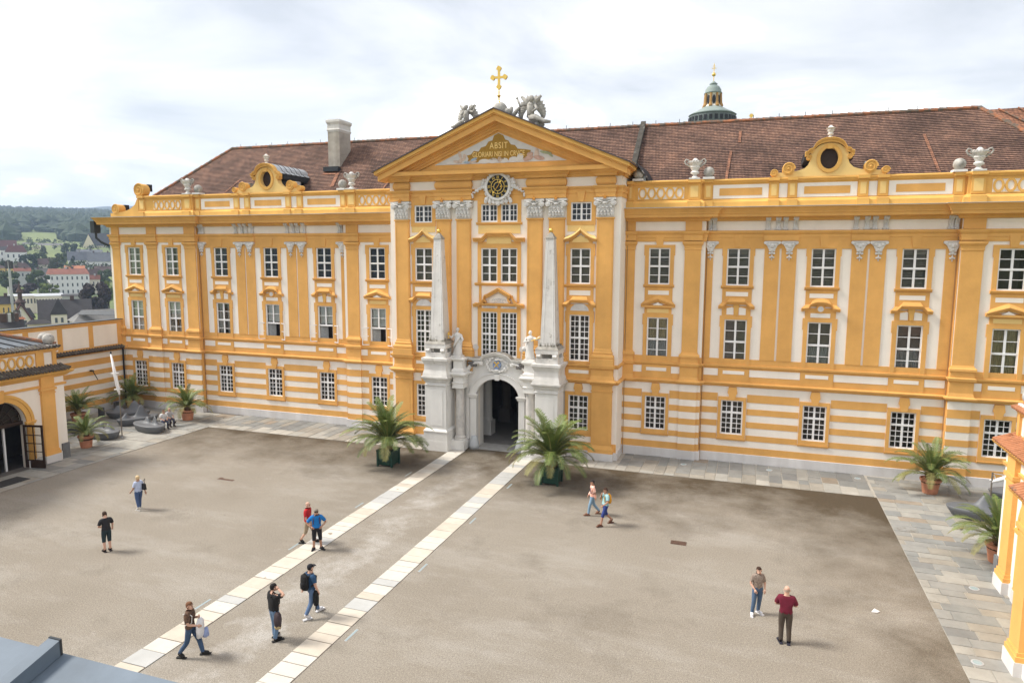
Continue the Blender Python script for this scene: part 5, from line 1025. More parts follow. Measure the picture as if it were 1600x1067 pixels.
WET = (.16, .14, .115)
def slabmat(nm, c, wet=.62, f=.62): return mat(nm, tuple(q*f for q in c), .78, .20, 1.3, bump=.12, bscale=7, spots=(.55, wet, wet+.07, WET))
SLABS = [slabmat('blue_grey_slab', (.40, .405, .385)), slabmat('grey_slab', (.45, .445, .415)), slabmat('beige_slab', (.50, .46, .39)), slabmat('pale_slab', (.54, .52, .465)), slabmat('rust_slab', (.48, .40, .31)), slabmat('slate_slab', (.35, .35, .335))]
_sl = [('blue_grey', (.40, .405, .385)), ('grey', (.45, .445, .415)), ('beige', (.50, .46, .39)), ('pale', (.54, .52, .465)), ('rust', (.48, .40, .31)), ('slate', (.35, .35, .335))]
SLABB = [slabmat(nm+'_slab_worn', c, .64, .52) for nm, c in _sl]; PALE_EDGE = slabmat('pale_edge_slab', (.54, .51, .45), .66, .72)
WS = [mat('white_path_slab', (.55, .515, .455), .85, .10, 1.5, bump=.1, spots=(1.5, .62, .67, (.27, .22, .165))), mat('cream_path_slab', (.53, .48, .405), .85, .12, 1.5, bump=.1), mat('grey_path_slab', (.42, .42, .405), .85, .1, 1.5, bump=.1), mat('warm_path_slab', (.50, .445, .37), .85, .14, 1.5, bump=.1)]
rs = random.Random(21)
def slab(parent, x0, x1, y0, y1, mt, z=.03, jit=.012):
    j = lambda: rs.uniform(-jit, jit); e = .014
    P = [(x0+e+j(), y0+e+j()), (x1-e+j(), y0+e+j()), (x1-e+j(), y1-e+j()), (x0+e+j(), y1-e+j())]; zz = z+rs.uniform(-.006, .006)
    b = MB(); n = 4; q = .008; cx = (x0+x1)/2; cy = (y0+y1)/2
    T = [(p[0]+(q if p[0] < cx else -q), p[1]+(q if p[1] < cy else -q), zz) for p in P]
    b.add([(p[0], p[1], zz-.05) for p in P]+[(p[0], p[1], zz-.007) for p in P]+T, [(0, 1, 5, 4), (1, 2, 6, 5), (2, 3, 7, 6), (3, 0, 4, 7), (4, 5, 9, 8), (5, 6, 10, 9), (6, 7, 11, 10), (7, 4, 8, 11), (8, 9, 10, 11)]); return b.build('slab', mt, parent)
def pick(w): return rs.choices(SLABS, w)[0]
for s, lab in ((-1, 'left'), (1, 'right')):
    # stone path to the portal
    x0, x1 = sorted((s*1.74, s*2.68)); base = props(MB().box(x0, x1, -33, -3.2, -.1, .006).build('stone_path_'+lab, JOINTD, None), kind='structure')
    y = -3.2
    while y > -32.5:
        d = rs.choice((.45, .52, .6, .66, .74, .85)); slab(base, x0, x1, y-d, y, rs.choices(WS, (5, 4, 2, 3) if y < -9 else (6, 2, 4, 1))[0], .022, .006); y -= d
    # paving along the building
    x0, x1 = sorted((s*4.35, s*20.8)); base = props(MB().box(x0, x1, -3.8, -.02, -.2, .004).build('paving_back_'+lab, JOINT if s > 0 else JOINTD, None), kind='structure')
    x = x0
    while x < x1-.2:
        w = rs.choice((.55, .66, .72, .8)); w = min(w, x1-x); yb = -.07
        if abs(x) < 7.5: yb = -2.4
        while yb > -3.6:
            d = rs.choice((.7, 1.0, 1.2, 1.45)); d = min(d, yb+3.8)
            if yb-d < -3.45: d = yb+3.8
            slab(base, x, x+w, yb-d, yb, rs.choices(SLABB, (4, 5, 3, 2, 1, 2))[0] if yb-d > -3.3 else rs.choice((PALE_EDGE, SLABS[2], SLABS[3], SLABB[2])), .026); yb -= d
        x += w
    # side paving
    a, c = (20.8, 27.6) if s > 0 else (20.8, 31.9)
    x0, x1 = sorted((s*a, s*c)); base = props(MB().box(x0, x1, -40, -.02, -.2, .003).build('paving_side_'+lab, JOINT if s > 0 else JOINTD, None), kind='structure')
    y = -.3
    while y > -21:
        d = rs.choice((.5, .56, .62, .68)) if s > 0 else rs.choice((.6, .7, .85, .95)); xa = x0 if s > 0 else x1; off = rs.uniform(.2, 1.0)
        lim = c if (s > 0 or y > -12.5) else 23.3
        if s > 0 and y < -13: lim = 24.0
        xx = 20.8; first = True
        while xx < lim-.1:
            w = (off if first else rs.choice((.8, 1.0, 1.15, 1.35))*(1.0 if s > 0 else 1.15)); first = False; w = min(w, lim-xx)
            if lim-xx-w < .3: w = lim-xx
            p, q = sorted((s*xx, s*(xx+w))); slab(base, p, q, y-d, y, pick((3, 5, 3, 4, 1, 1)) if s > 0 else pick((2, 4, 2, 7, .6, 1)), .026); xx += w
        y -= d
# small things let into the ground
GL = mat('frosted_light_glass', (.30, .38, .40), .25, .05, spec=.6)
for s in (-1, 1):
    for i, y in enumerate((-8.4, -13.45, -18.5, -23.56)):
        t = empty('ground_light_bar', (s*2.94, y, .0), 'flush glass light bar %s the %s stone path, %s from the portal' % ('left of' if s < 0 else 'right of', 'left' if s < 0 else 'right', ('nearest', 'second', 'third', 'fourth')[i]), 'ground light', 'light bars beside the stone paths')
        MB().box(-.04, .04, -.36, .36, -.05, .005).build('trim', ZINC, t, local=True); MB().box(-.028, .028, -.34, .34, 0, .009).build('lens', GL, t, local=True)
def disc_light(u, v, label):
    p = gnd(u, v); t = empty('ground_light', (p.x, p.y, .03), label, 'ground light', 'round lights in the paving'); MB().lathe([(.17, -.03), (.17, .006), (.13, .009)], 0, 0, 18).build('rim', ZINC, t, local=True); MB().lathe([(.125, 0), (.125, .011), (0, .012)], 0, 0, 18).build('lens', GL, t, local=True)
disc_light(1522, 920, 'round flush light in right paving beside the first gallery pier'); disc_light(1527, 1036, 'round flush light in right paving nearest the photographer'); disc_light(1068, 726, 'round flush light in paving under the first window right of centre'); disc_light(1202, 735, 'round flush light in paving between second and third ground windows right of centre'); disc_light(1340, 748, 'round flush light in paving near the far right palm pot')
RUST = mat('rusty_iron', (.12, .07, .05), .9, .4, 5)
t = empty('drain_grate', (12.0, -12.8, 0), 'rusty square drain grate in the gravel right of the path', 'drain grate'); MB().box(-.32, .32, -.19, .19, -.05, .012).build('frame', RUST, t, local=True, recalc=True)
for i in range(7): MB().box(-.27+i*.08, -.23+i*.08, -.16, .16, .0, .028).build('bar', RUST, t, local=True)
t = empty('drain_cover', (-11.65, -12.53, 0), 'thin rusty drain cover in the gravel left of the path', 'drain grate'); MB().box(-.5, .5, -.09, .09, -.05, .01).box(-.5, -.3, .09, .2, -.05, .01).build('plate', RUST, t, local=True)
p = gnd(1368, 955); t = empty('paper_scrap', (p.x, p.y, .0), 'crumpled white paper scrap lying on gravel at right', 'litter'); MB().add([(-.14, -.08, .005), (.05, -.1, .03), (.15, .06, .008), (-.02, .12, .05), (0, 0, .06)], [(0, 1, 4), (1, 2, 4), (2, 3, 4), (3, 0, 4)]).build('paper', WHITEP, t, local=True)
# ================================================================ courtyard wall on the left
cw = empty('courtyard_wall', (-32.1, -12, 0), 'ochre and cream striped courtyard wall with panels and dark tiled ledge on the left', 'wall')
MOSS = mat('mossy_dark_tiles', (.11, .09, .075), .95, .5, 4, bump=.5, bscale=12, spots=(5, .55, .65, (.20, .19, .12))); WX = -31.95
bx('body', WX-.5, WX, -26, -.302, 0, 6.78, CREAM, cw)
for z0, z1 in STR+[(4.46, 4.62)]: bx('ochre_stripe', WX, WX+.018, -26, -.31, z0, z1, ORANGE, cw)
bx('plinth', WX, WX+.07, -26, -.32, 0, .545, PLINTH, cw); bx('upper_field', WX, WX+.03, -26, -.31, 4.80, 6.70, ORANGE, cw)
bx('coping', WX-.56, WX+.10, -26.1, -.303, 6.72, 6.83, ORANGE, cw); bx('coping_sheet', WX-.6, WX+.14, -26.1, -.304, 6.832, 6.88, DARKMETAL, cw)
yy = -.89
while yy > -25: bx('cream_panel', WX+.03, WX+.045, yy-2.05, yy, 4.99, 6.54, CREAM, cw); yy -= 2.46
b = MB()
for i in range(110):
    y = -.35-i*.23; b.tube([(WX-.02, y, 4.86), (WX+.42, y, 4.68)], .075, 6)
b.build('ledge_tiles', MOSS, cw); props(bpy.data.objects['ledge_tiles'], kind='stuff'); bx('ledge', WX, WX+.36, -26, -.31, 4.60, 4.72, DARKWOOD, cw)
MB().tube([(WX+.14, -.55, .05), (WX+.14, -.55, 4.6)], .06, 8).build('drain_pipe', BLACK, cw)
t = MB().box(WX+.08, WX+.35, -3.5, -3.35, 3.2, 3.3).tube([(WX+.3, -3.4, 3.2), (WX+.25, -3.0, 2.5)], .03, 5).build('lamp_bracket', DARKMETAL, cw)
# ================================================================ galleries at the sides
def gallery(s, name, label, tmat):
    X0, Y0 = (23.58, -12.0) if s > 0 else (23.30, -12.25)
    G_ = empty('gallery_building', (s*24, -18, 0), label, 'building', 'side galleries of the courtyard')
    def put(b, nm, mt):                               # local: x = along (towards the photographer), y = depth into the building, z
        b.v = [(s*(X0+p[1]), Y0-p[0], p[2]) for p in b.v]; return b.build(nm, mt, G_, recalc=True)
    def B(nm, a0, a1, d0, d1, z0, z1, mt): return put(MB().box(a0, a1, d0, d1, z0, z1), nm, mt)
    ac = 3.80; R = 1.42; ZI = 2.62                     # arch centre along, radius, springing
    # front wall of the first bay with the arched opening
    A = [(ac+R*cos(pi-pi*i/20), ZI+R*.97*sin(pi-pi*i/20)) for i in range(21)]
    put(MB().prism([(0, 0), (ac-R, 0)]+A[:11]+[(ac, 5.0), (0, 5.0)], 0, .5), 'wall', CREAM); put(MB().prism([(ac, 5.0)]+A[10:]+[(ac+R, 0), (6.2, 0), (6.2, 5.0)], 0, .5), 'wall', CREAM)
    b = MB()
    for r0, r1, d in ((R, R+.30, .07), (R+.26, R+.42, .12)):
        for i in range(20):
            a, c = pi-pi*i/20, pi-pi*(i+1)/20; b.prism([(ac+r0*cos(a), ZI+.97*r0*sin(a)), (ac+r0*cos(c), ZI+.97*r0*sin(c)), (ac+r1*cos(c), ZI+.97*r1*sin(c)), (ac+r1*cos(a), ZI+.97*r1*sin(a))], -d, .02)
    put(b, 'archivolt', YELLOW); put(MB().prism([(ac-.2, 3.95), (ac+.2, 3.95), (ac+.28, 4.62), (ac-.28, 4.62)], -.15, 0), 'keystone', ORANGE)
    for sg in (-1, 1):
        x = ac+sg*(R+.20); B('jamb', x-.20, x+.20, -.07, .02, .45, 2.55, YELLOW); put(MB().box(x-.26, x+.26, -.14, .02, 2.50, 2.60).box(x-.29, x+.29, -.18, .02, 2.60, 2.66), 'impost', YELLOW); B('jamb_plinth', x-.24, x+.24, -.1, .02, 0, .45, PLINTH)
    B('plinth', .0, ac-R-.5, -.05, .02, 0, .48, PLINTH)
    def pil(a0, a1, d):
        B('pilaster', a0, a1, d-.16, d+.02, .70, 4.02, ORANGE); put(MB().box(a0-.07, a1+.07, d-.24, d+.02, .46, .62).box(a0-.03, a1+.03, d-.20, d+.02, .62, .74), 'pilaster_base', ORANGE); B('pilaster_plinth', a0-.09, a1+.09, d-.27, d+.01, 0, .46, PLINTH)
        put(MB().box(a0-.03, a1+.03, d-.19, d+.02, 4.0, 4.08).box(a0-.08, a1+.08, d-.24, d+.02, 4.2, 4.34).box(a0, a1, d-.17, d+.02, 4.08, 4.2), 'pilaster_capital', ORANGE); B('frieze_block', a0, a1, d-.17, d+.02, 4.34, 5.0, ORANGE)
    pil(.70, 1.48, 0)
    # risalit (projecting middle part) towards the photographer
    D = -1.30; B('risalit_wall', 6.2, 17, D, 4.0, 0, 5.0, CREAM); pil(6.32, 7.1, D); B('risalit_frame', 7.9, 8.1, D-.07, D, .45, 4.2, YELLOW); B('risalit_plinth', 7.15, 17, D-.05, D, 0, .45, PLINTH)
    B('end_wall', 0, .5, .502, 8.2 if s < 0 else 6, 0, 5.0, CREAM)
    B('corner_block', -.02, .42, -.10, .3, 0, .9, mat('dark_grey_block', (.16, .165, .17), .8, .2, 3) if 'dark_grey_block' not in MATS else MATS['dark_grey_block'])
    # entablature, eaves, blind balustrade and roof
    fp = [(-.05, 6), (-.05, 0), (6.15, 0), (6.15, D), (17, D)]
    def run(prof, nm, mt):
        b = MB(); b.sweep([(a, d) for a, d in fp], [(o, z) for o, z in prof]); return put(b, nm, mt)
    run([(0, 4.36), (.06, 4.38), (.08, 4.5), (.0, 4.52)], 'architrave', ORANGE); run([(0, 4.86), (.1, 4.92), (.2, 5.02), (.34, 5.1), (.40, 5.2), (0, 5.24)], 'cornice', YELLOW)
    def eave(pts, z, out, rise, nm):
        b = MB()
        for k in range(len(pts)-1):
            (a0, d0), (a1, d1) = pts[k], pts[k+1]; ln = hypot(a1-a0, d1-d0); n = max(1, int(ln/.19)); ux, uy = (a1-a0)/ln, (d1-d0)/ln; nx, ny = uy, -ux
            for i in range(n+1):
                a, d = a0+ux*ln*i/n, d0+uy*ln*i/n; b.tube([(a+nx*out, d+ny*out, z), (a-nx*.25, d-ny*.25, z+rise)], .066, 6)
        o = put(b, nm, tmat); props(o, kind='stuff'); return o
    eave(fp[1:], 5.30, .46, .26, 'eave_tiles'); eave(fp[:2], 5.30, .46, .26, 'eave_tiles')
    bal = [(.15, 6), (.15, .25), (6.4, .25), (6.4, D+.25), (17, D+.25)]
    put(MB().slab([(a, d) for a, d in bal]+[(17, 6)], 5.2, 6.5), 'balustrade_wall', CREAM)
    b = MB(); b.sweep(bal, [(0, 5.45), (.05, 5.46), (.05, 5.58), (0, 5.59)]); put(b, 'balustrade_rail', YELLOW); b = MB(); b.sweep(bal, [(0, 6.30), (.06, 6.32), (.1, 6.42), (.1, 6.5), (0, 6.52)]); put(b, 'balustrade_cap', ORANGE)
    n = 9
    for i in range(n):
        a = 1.75+i*.50; o = [(a+.235*cos(2*pi*q/14), 5.94+.34*sin(2*pi*q/14)) for q in range(14)]; i2 = [(a+.145*cos(2*pi*q/14), 5.94+.24*sin(2*pi*q/14)) for q in range(14)]
        put(MB().ringprism(o, i2, .18, .25), 'lattice_ring', YELLOW)
        if i: B('lattice_knot', a-.31, a-.19, .20, .25, 5.88, 6.0, YELLOW)
    for a0, a1 in ((.2, .42), (.95, 1.4), (6.0, 6.35)): B('balustrade_pier', a0, a1, .16, .25, 5.3, 6.4, ORANGE)
    top = [(.15, 6.0), (.15, .3), (6.4, .3), (6.4, D+.3), (17, D+.3)]
    eave(top[1:], 6.58, .34, .16, 'upper_eave_tiles'); eave(top[:2], 6.58, .34, .16, 'upper_eave_tiles')
    rf = MB(); rf.add([(.1, .2, 6.66), (6.4, .2, 6.66), (6.4, D+.2, 6.66), (17, D+.2, 6.66), (17, 3.4, 7.7), (3.0, 3.4, 7.7), (.1, 6.2, 6.66), (17, 6.2, 6.66)], [(0, 1, 5), (1, 4, 5), (1, 2, 3, 4), (0, 5, 6), (5, 4, 7, 6)]); put(rf, 'roof', SHEET if s < 0 else tmat)
    if s < 0:
        b = MB(); b.tube([(.1, .25, 6.72), (3.0, 3.4, 7.74)], .12, 7).tube([(3.0, 3.4, 7.75), (17, 3.4, 7.75)], .12, 7); put(b, 'ridge_tiles', RIDGE)
        for i in range(9): put(MB().tube([(1.2+i*.8, .3+(.0 if i < 7 else -.9), 6.72), (3.0+i*.75, 3.35, 7.72)], .03, 4), 'roof_seam', DARKMETAL)
    # doors and fanlight
    if s < 0:
        gl = MB(); gl.prism([(ac+1.36*cos(pi*i/16), 2.66+1.3*sin(pi*i/16)) for i in range(17)], .32, .34); put(gl, 'fanlight_glass', GLASS)
        b = MB()
        for i in range(1, 8): a = pi*i/8; b.tube([(ac+.3*cos(a), .30, 2.7+.28*sin(a)), (ac+1.36*cos(a), .30, 2.66+1.3*sin(a))], .03, 4)
        for r in (.4, .85, 1.34): b.tube([(ac+r*cos(pi*i/16), .30, 2.68+.95*r*sin(pi*i/16)) for i in range(17)], .03, 4)
        b.box(ac-1.42, ac+1.42, .24, .40, 2.50, 2.70); put(b, 'fanlight_bars', DARKWOOD)
        def leaf(a0, d0, a1, d1):
            dr = MB(); L_ = hypot(a1-a0, d1-d0); ux, uy = (a1-a0)/L_, (d1-d0)/L_
            def q(b_, u0, u1, z0, z1, th=.03):
                nx, ny = -uy*th, ux*th; P = [(a0+ux*u0-nx, d0+uy*u0-ny), (a0+ux*u1-nx, d0+uy*u1-ny), (a0+ux*u1+nx, d0+uy*u1+ny), (a0+ux*u0+nx, d0+uy*u0+ny)]; b_.slab(P, z0, z1)
            for u0, u1, z0, z1 in ((0, .11, .05, 2.48), (L_-.11, L_, .05, 2.48), (.11, L_-.11, .05, .50), (.11, L_-.11, 2.37, 2.48)): q(dr, u0, u1, z0, z1)
            q(dr, L_/2-.02, L_/2+.02, .5, 2.37, .02)
            for k in (1, 2, 3): q(dr, .11, L_-.11, .5+k*.467-.02, .5+k*.467+.02, .02)
            o = put(dr, 'door_leaf', DARKWOOD); g2 = MB(); q(g2, .11, L_-.11, .5, 2.37, .006); o2 = put(g2, 'door_glass', GLASS)
        leaf(ac-1.36, .2, ac-1.62, -.95); leaf(ac+1.36, .28, ac+.35, .28); leaf(ac+.3, .3, ac+.0, .34)
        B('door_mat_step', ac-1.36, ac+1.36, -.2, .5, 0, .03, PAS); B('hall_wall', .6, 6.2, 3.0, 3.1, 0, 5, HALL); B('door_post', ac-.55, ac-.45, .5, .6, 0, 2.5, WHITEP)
        B('hall_floor', .6, 6.2, .45, 3.0, -.02, .02, HALL); B('hall_ceiling', .6, 6.2, .5, 3.0, 4.6, 4.7, HALL); B('hall_side', .52, .6, .5, 3.0, 0, 4.6, HALL)
    else:
        B('closed_door', ac-1.5, ac+1.5, .25, .35, 0, 4.2, PALEY); B('door_rail', ac-1.45, ac+1.45, .18, .26, 2.5, 2.65, YELLOW)
    return G_
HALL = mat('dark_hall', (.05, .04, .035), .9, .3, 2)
SHEET = mat('grey_sheet_roof', (.17, .19, .21), .45, .2, 1.2, metal=.3); TERR = mat('orange_clay_tiles', (.46, .20, .10), .85, .35, 4, bump=.3, spots=(4, .58, .68, (.16, .11, .08)))
gallery(-1, 'gallery_building', 'low gallery wing with arched open door and mossy tiled eaves at left edge', MOSS); gallery(1, 'gallery_building', 'low gallery wing with orange clay tile eaves at right edge', TERR)
sball(-23.8, -12.6, 6.60, 'pale stone ball on the corner of the left gallery roof', .32); sball(-24.35, -12.45, 6.66, 'second darker stone ball behind it on the left gallery corner', .30); sball(24.05, -12.5, 6.62, 'stone ball on the corner of the right gallery roof', .32)
t = empty('door_mat', (-21.9, -16.9, .03), 'dark rectangular door mat outside the left gallery door', 'mat'); MB().box(-.5, .5, -.9, .9, 0, .02).build('mat', mat('black_rubber', (.05, .05, .05), .9, .3), t, local=True)
# ---------------------------------------------------------------- roof edge below the photographer
_a = gnd(92, 1018, 9.0); _b = on(0, _a.x, 35, 1067); sl_ = (_b.z-_a.z)/(_b.y-_a.y)
fr_ = empty('foreground_roof', (_a.x, _a.y, 9.0), 'blue-grey sheet metal roof edge with one raised seam, bottom left corner', 'roof')
FSH = mat('blue_grey_sheet', (.135, .17, .21), .6, .28, .9, metal=.0, spec=.3, spots=(1.4, .74, .78, (.4, .44, .46)))
def rz_(y): return 9.0+(y-_a.y)*sl_
yb = -41.2; b = MB(); b.add([(-12, _a.y, 9.0), (13.2, _a.y, 9.0), (13.2, yb, rz_(yb)), (-12, yb, rz_(yb)), (-12, _a.y, 8.9), (13.2, _a.y, 8.9), (13.2, yb, rz_(yb)-.1), (-12, yb, rz_(yb)-.1)], [(0, 3, 2, 1), (4, 5, 6, 7), (0, 1, 5, 4), (1, 2, 6, 5), (2, 3, 7, 6), (3, 0, 4, 7)]); b.build('sheet', FSH, fr_, recalc=True)
for x in (_a.x, _a.x-4.2, _a.x-8.4): 
    w = .055; MB().add([(x-w, _a.y-.02, 9.0), (x+w, _a.y-.02, 9.0), (x+w, _a.y-.02, 9.12), (x-w, _a.y-.02, 9.12), (x-w, yb, rz_(yb)), (x+w, yb, rz_(yb)), (x+w, yb, rz_(yb)+.12), (x-w, yb, rz_(yb)+.12)], [(0, 1, 2, 3), (4, 7, 6, 5), (0, 4, 5, 1), (1, 5, 6, 2), (2, 6, 7, 3), (3, 7, 4, 0)]).build('seam', FSH, fr_, recalc=True); bx('seam_cap', x-.058, x+.058, _a.y-.03, _a.y-.012, 9.0, 9.125, DARKMETAL, fr_)
bx('fascia', -12, 13.2, _a.y-.06, _a.y-.01, 8.6, 8.9, ZINC, fr_)
bx('wall', -12, 13.1, -41.1, _a.y-.15, 0, 8.7, CREAM, fr_)
# ================================================================ palms
LEAF = [mat('palm_leaf_fresh', (.15, .205, .05), .55, .35, 3, spec=.4), mat('palm_leaf', (.105, .145, .04), .55, .35, 3, spec=.4), mat('palm_leaf_old', (.235, .22, .08), .6, .35, 3, spec=.3)]
RACH = mat('palm_rachis', (.30, .28, .09), .6, .2)
def frond_mesh(elev, droop, L_, seed, li):
    """feather leaf: arching midrib with two rows of narrow leaflets; starts at the origin, grows along +x"""
    g = random.Random(seed); b = MB(); n = 22; p = Vector((0, 0, 0)); a = radians(elev); pts = []; tans = []
    for i in range(n+1):
        pts.append(p.copy()); d = Vector((cos(a), 0, sin(a))); tans.append(d); p = p+d*(L_/n); a -= radians(droop)*(.35+1.3*i/n)/n
    b.tube(pts[::2], [.022*(1-.8*i/(n/2)) for i in range(n//2+1)], 4, 1)
    m = 40
    for k in range(m):
        t = .10+.90*k/m; i = min(int(t*n), n-1); f = t*n-i; q = pts[i].lerp(pts[i+1], f); d = tans[i]; up = Vector((-d.z, 0, d.x)); ln = L_*.185*(sin(pi*min(1, t*1.02))**.55*.85+.18)*g.uniform(.85, 1.1)
        for s in (-1, 1):
            fw = .62+.5*t; dirv = (d*fw+Vector((0, s, 0))*.95+up*.42*(1-.4*t)).normalized(); sag = Vector((0, 0, -1))*ln*.30*g.uniform(.4, 1.3); w = .026; sid = d*w
            b.add([q-sid*.5, q+sid*.5, q+dirv*ln*.55+sid*.75+sag*.25, q+dirv*ln+sag, q+dirv*ln*.55-sid*.75+sag*.25], [(0, 1, 2, 4), (4, 2, 3)], 0)
    me = b.build('frond', [LEAF[li], RACH], None, local=True); d_ = me.data; bpy.data.objects.remove(me); return d_
FR_UP = [frond_mesh(84, 40, 2.1, 1, 0), frond_mesh(74, 60, 2.2, 2, 0), frond_mesh(66, 80, 2.25, 3, 0)]
FR_MID = [frond_mesh(58, 95, 2.3, 4, 1), frond_mesh(46, 95, 2.3, 5, 0), frond_mesh(36, 90, 2.25, 6, 1)]
FR_LOW = [frond_mesh(26, 95, 2.2, 7, 2), frond_mesh(16, 85, 2.1, 8, 1), frond_mesh(34, 130, 2.2, 9, 2)]
TERRA = mat('terracotta', (.50, .22, .13), .85, .2, 3, bump=.2, local=True); GREENP = mat('green_planter_paint', (.018, .062, .045), .45, .25, 3); SOIL = mat('potting_soil', (.045, .032, .022), 1, .4, 8); FIBER = mat('palm_trunk_fibre', (.13, .085, .05), .95, .5, 9)
def palm(x, y, label, sc_=1., nf=34, box=False, seed=1, lush=1.0):
    t = empty('potted_palm', (x, y, .028 if abs(x) > 20.8 else 0), label, 'palm', 'potted palms in the courtyard', rz=(0 if box else seed*.7)); g = random.Random(seed)
    if box:
        hb, ht, H_ = .40, .46, .92
        MB().frustum(0, 0, .08, H_, hb, hb, ht, ht).build('planter', GREENP, t, local=True)
        for a in range(4):
            o = MB(); o.box(-ht-.03, -ht+.07, -ht-.035, -ht+.065, .0, H_+.02); q = o.build('corner_post', GREENP, t, local=True); q.rotation_euler.z = a*pi/2
            for k in range(6):
                z = .12+k*.13; h_ = hb+(ht-hb)*(z+.06)/H_; q = MB().box(-h_+.05, h_-.05, -h_-.018, -h_+.01, z, z+.105).build('plank', GREENP, t, local=True); q.rotation_euler.z = a*pi/2
            q = MB().box(-ht-.04, ht+.04, -ht-.05, -ht+.02, H_-.05, H_+.03).build('rim', GREENP, t, local=True); q.rotation_euler.z = a*pi/2
        top = H_-.06; MB().box(-ht+.04, ht-.04, -ht+.04, ht-.04, top-.08, top).build('soil', SOIL, t, local=True)
    else:
        k = .95 if sc_ > .8 else .85
        MB().lathe([(.34*k, 0), (.36*k, .02), (.40*k, .25), (.41*k, .27), (.40*k, .29), (.46*k, .62), (.51*k, .64), (.53*k, .70), (.53*k, .76), (.48*k, .77), (.46*k, .70)], 0, 0, 28).build('pot', TERRA, t, local=True, smooth=False); top = .70*k; MB().lathe([(.0, top-.12), (.46*k, top-.1), (.46*k, top-.02), (0, top)], 0, 0, 20).build('soil', SOIL, t, local=True)
    th = (.62 if box else .42)*sc_; MB().lathe([(.20*sc_, top-.05), (.24*sc_, top+.1), (.22*sc_, top+th*.7), (.12*sc_, top+th)], 0, 0, 12).build('trunk', FIBER, t, local=True)
    b = MB()
    for k in range(40):
        a = g.uniform(0, 2*pi); z = top+g.uniform(0, th*.8); b.tube([(cos(a)*.18*sc_, sin(a)*.18*sc_, z), (cos(a)*.30*sc_, sin(a)*.30*sc_, z+g.uniform(.05, .22)*sc_)], [.03*sc_, .012*sc_], 4)
    b.build('leaf_bases', FIBER, t, local=True)
    for i in range(nf):
        f = i/(nf-1); ga = i*2.39996+g.uniform(-.25, .25)
        pool = FR_UP if f < .34 else (FR_MID if f < .78 else FR_LOW); me = g.choice(pool)
        o = bpy.data.objects.new('frond', me); C.objects.link(o); o.parent = t; k = sc_*g.uniform(.82, 1.10)*(1. if f > .12 else .85)
        o.location = (cos(ga)*.07*sc_, sin(ga)*.07*sc_, top+th*(.95-.35*f)); o.rotation_euler = (g.uniform(-.12, .12), g.uniform(-.1, .1), ga); o.scale = (k, k, k*g.uniform(.92, 1.05))
    return t
palm(-4.80, -7.25, 'big feathery palm in dark green wooden planter left of the path', 1.16, 70, True, 3)
palm(4.86, -7.15, 'big feathery palm in dark green wooden planter right of the path', 1.18, 72, True, 8)
palm(-30.1, -1.5, 'potted palm in terracotta pot in the far left corner', .92, 44, seed=4); palm(-29.95, -6.2, 'dark potted palm against the striped left wall', .84, 38, seed=12); palm(-23.65, -2.7, 'potted palm in terracotta pot beside the seated couple', .86, 38, seed=6); palm(-24.05, -10.5, 'light green potted palm nearest the left gallery', .70, 36, seed=9)
palm(23.45, -2.2, 'potted palm in terracotta pot against the facade at far right', .95, 44, seed=14); palm(24.1, -10.5, 'potted palm beside the corner of the right gallery', .86, 44, seed=17)
# ================================================================ sculptural benches
BEN = mat('grey_cast_bench', (.125, .132, .142), .5, .12, 2, bump=.06, spec=.35, local=True)
def bench(x, y, rz, L_, W, humps, label):
    t = empty('sculpted_bench', (x, y, .03), label, 'bench', 'grey sculpted benches', rz); b = MB(); k = 40; rings = []
    def outl(a, f, sq=.75): c, s_ = cos(a), sin(a); return (L_/2*f*abs(c)**sq*(1 if c > 0 else -1), W/2*(f if f > .0 else 0)*abs(s_)**sq*(1 if s_ > 0 else -1)*(1-.18*cos(2*a)))
    def H(px_, py_):
        z = .49
        for hx, hy, hh, r in humps: z += 1.2*hh*math.exp(-(((px_-hx)/r)**2+((py_-hy)/(r*.55))**2)*1.1)
        return z
    V = []; F = []; prof = [(.80, 0), (.86, .06), (.97, .34), (1.0, .45), (.985, None), (.90, None), (.78, None), (.65, None), (.52, None), (.40, None), (.28, None), (.16, None), (.06, None)]
    for f, z in prof:
        for q in range(k):
            px_, py_ = outl(2*pi*q/k, f); V.append((px_, py_, z if z is not None else H(px_, py_)-(.015 if f > .95 else 0)))
    n = len(prof)
    for i in range(n-1):
        for q in range(k): F.append((i*k+q, i*k+(q+1) % k, (i+1)*k+(q+1) % k, (i+1)*k+q))
    V.append((0, 0, H(0, 0))); F += [((n-1)*k+q, (n-1)*k+(q+1) % k, len(V)-1) for q in range(k)]; F.append(tuple(range(k-1, -1, -1)))
    b.add(V, F); b.build('seat', BEN, t, local=True, smooth=True); return t
bench(-28.3, -3.55, radians(28), 3.0, 1.25, ((-.65, .05, .38, .30), (.45, .05, .62, .42)), 'long grey sculpted bench with two humps nearest the striped wall')
bench(-26.1, -4.75, radians(62), 2.7, 1.15, ((-.75, 0, .36, .18), (.25, 0, .70, .34)), 'grey sculpted bench with one tall hump in the middle of the group')
bench(-23.75, -6.0, radians(-14), 3.0, 1.2, ((-.35, .1, .36, .28), (.55, .1, .52, .20)), 'grey sculpted bench on which the couple sits')
bench(-25.1, -8.35, radians(-6), 2.5, 1.25, ((-.45, .15, .42, .24), (.35, .1, .36, .28)), 'grey sculpted bench right of the light green palm')
bench(-27.5, -7.7, radians(20), 2.4, 1.2, ((-.3, 0, .4, .26), (.5, 0, .3, .25)), 'grey sculpted bench half hidden behind the light green palm')
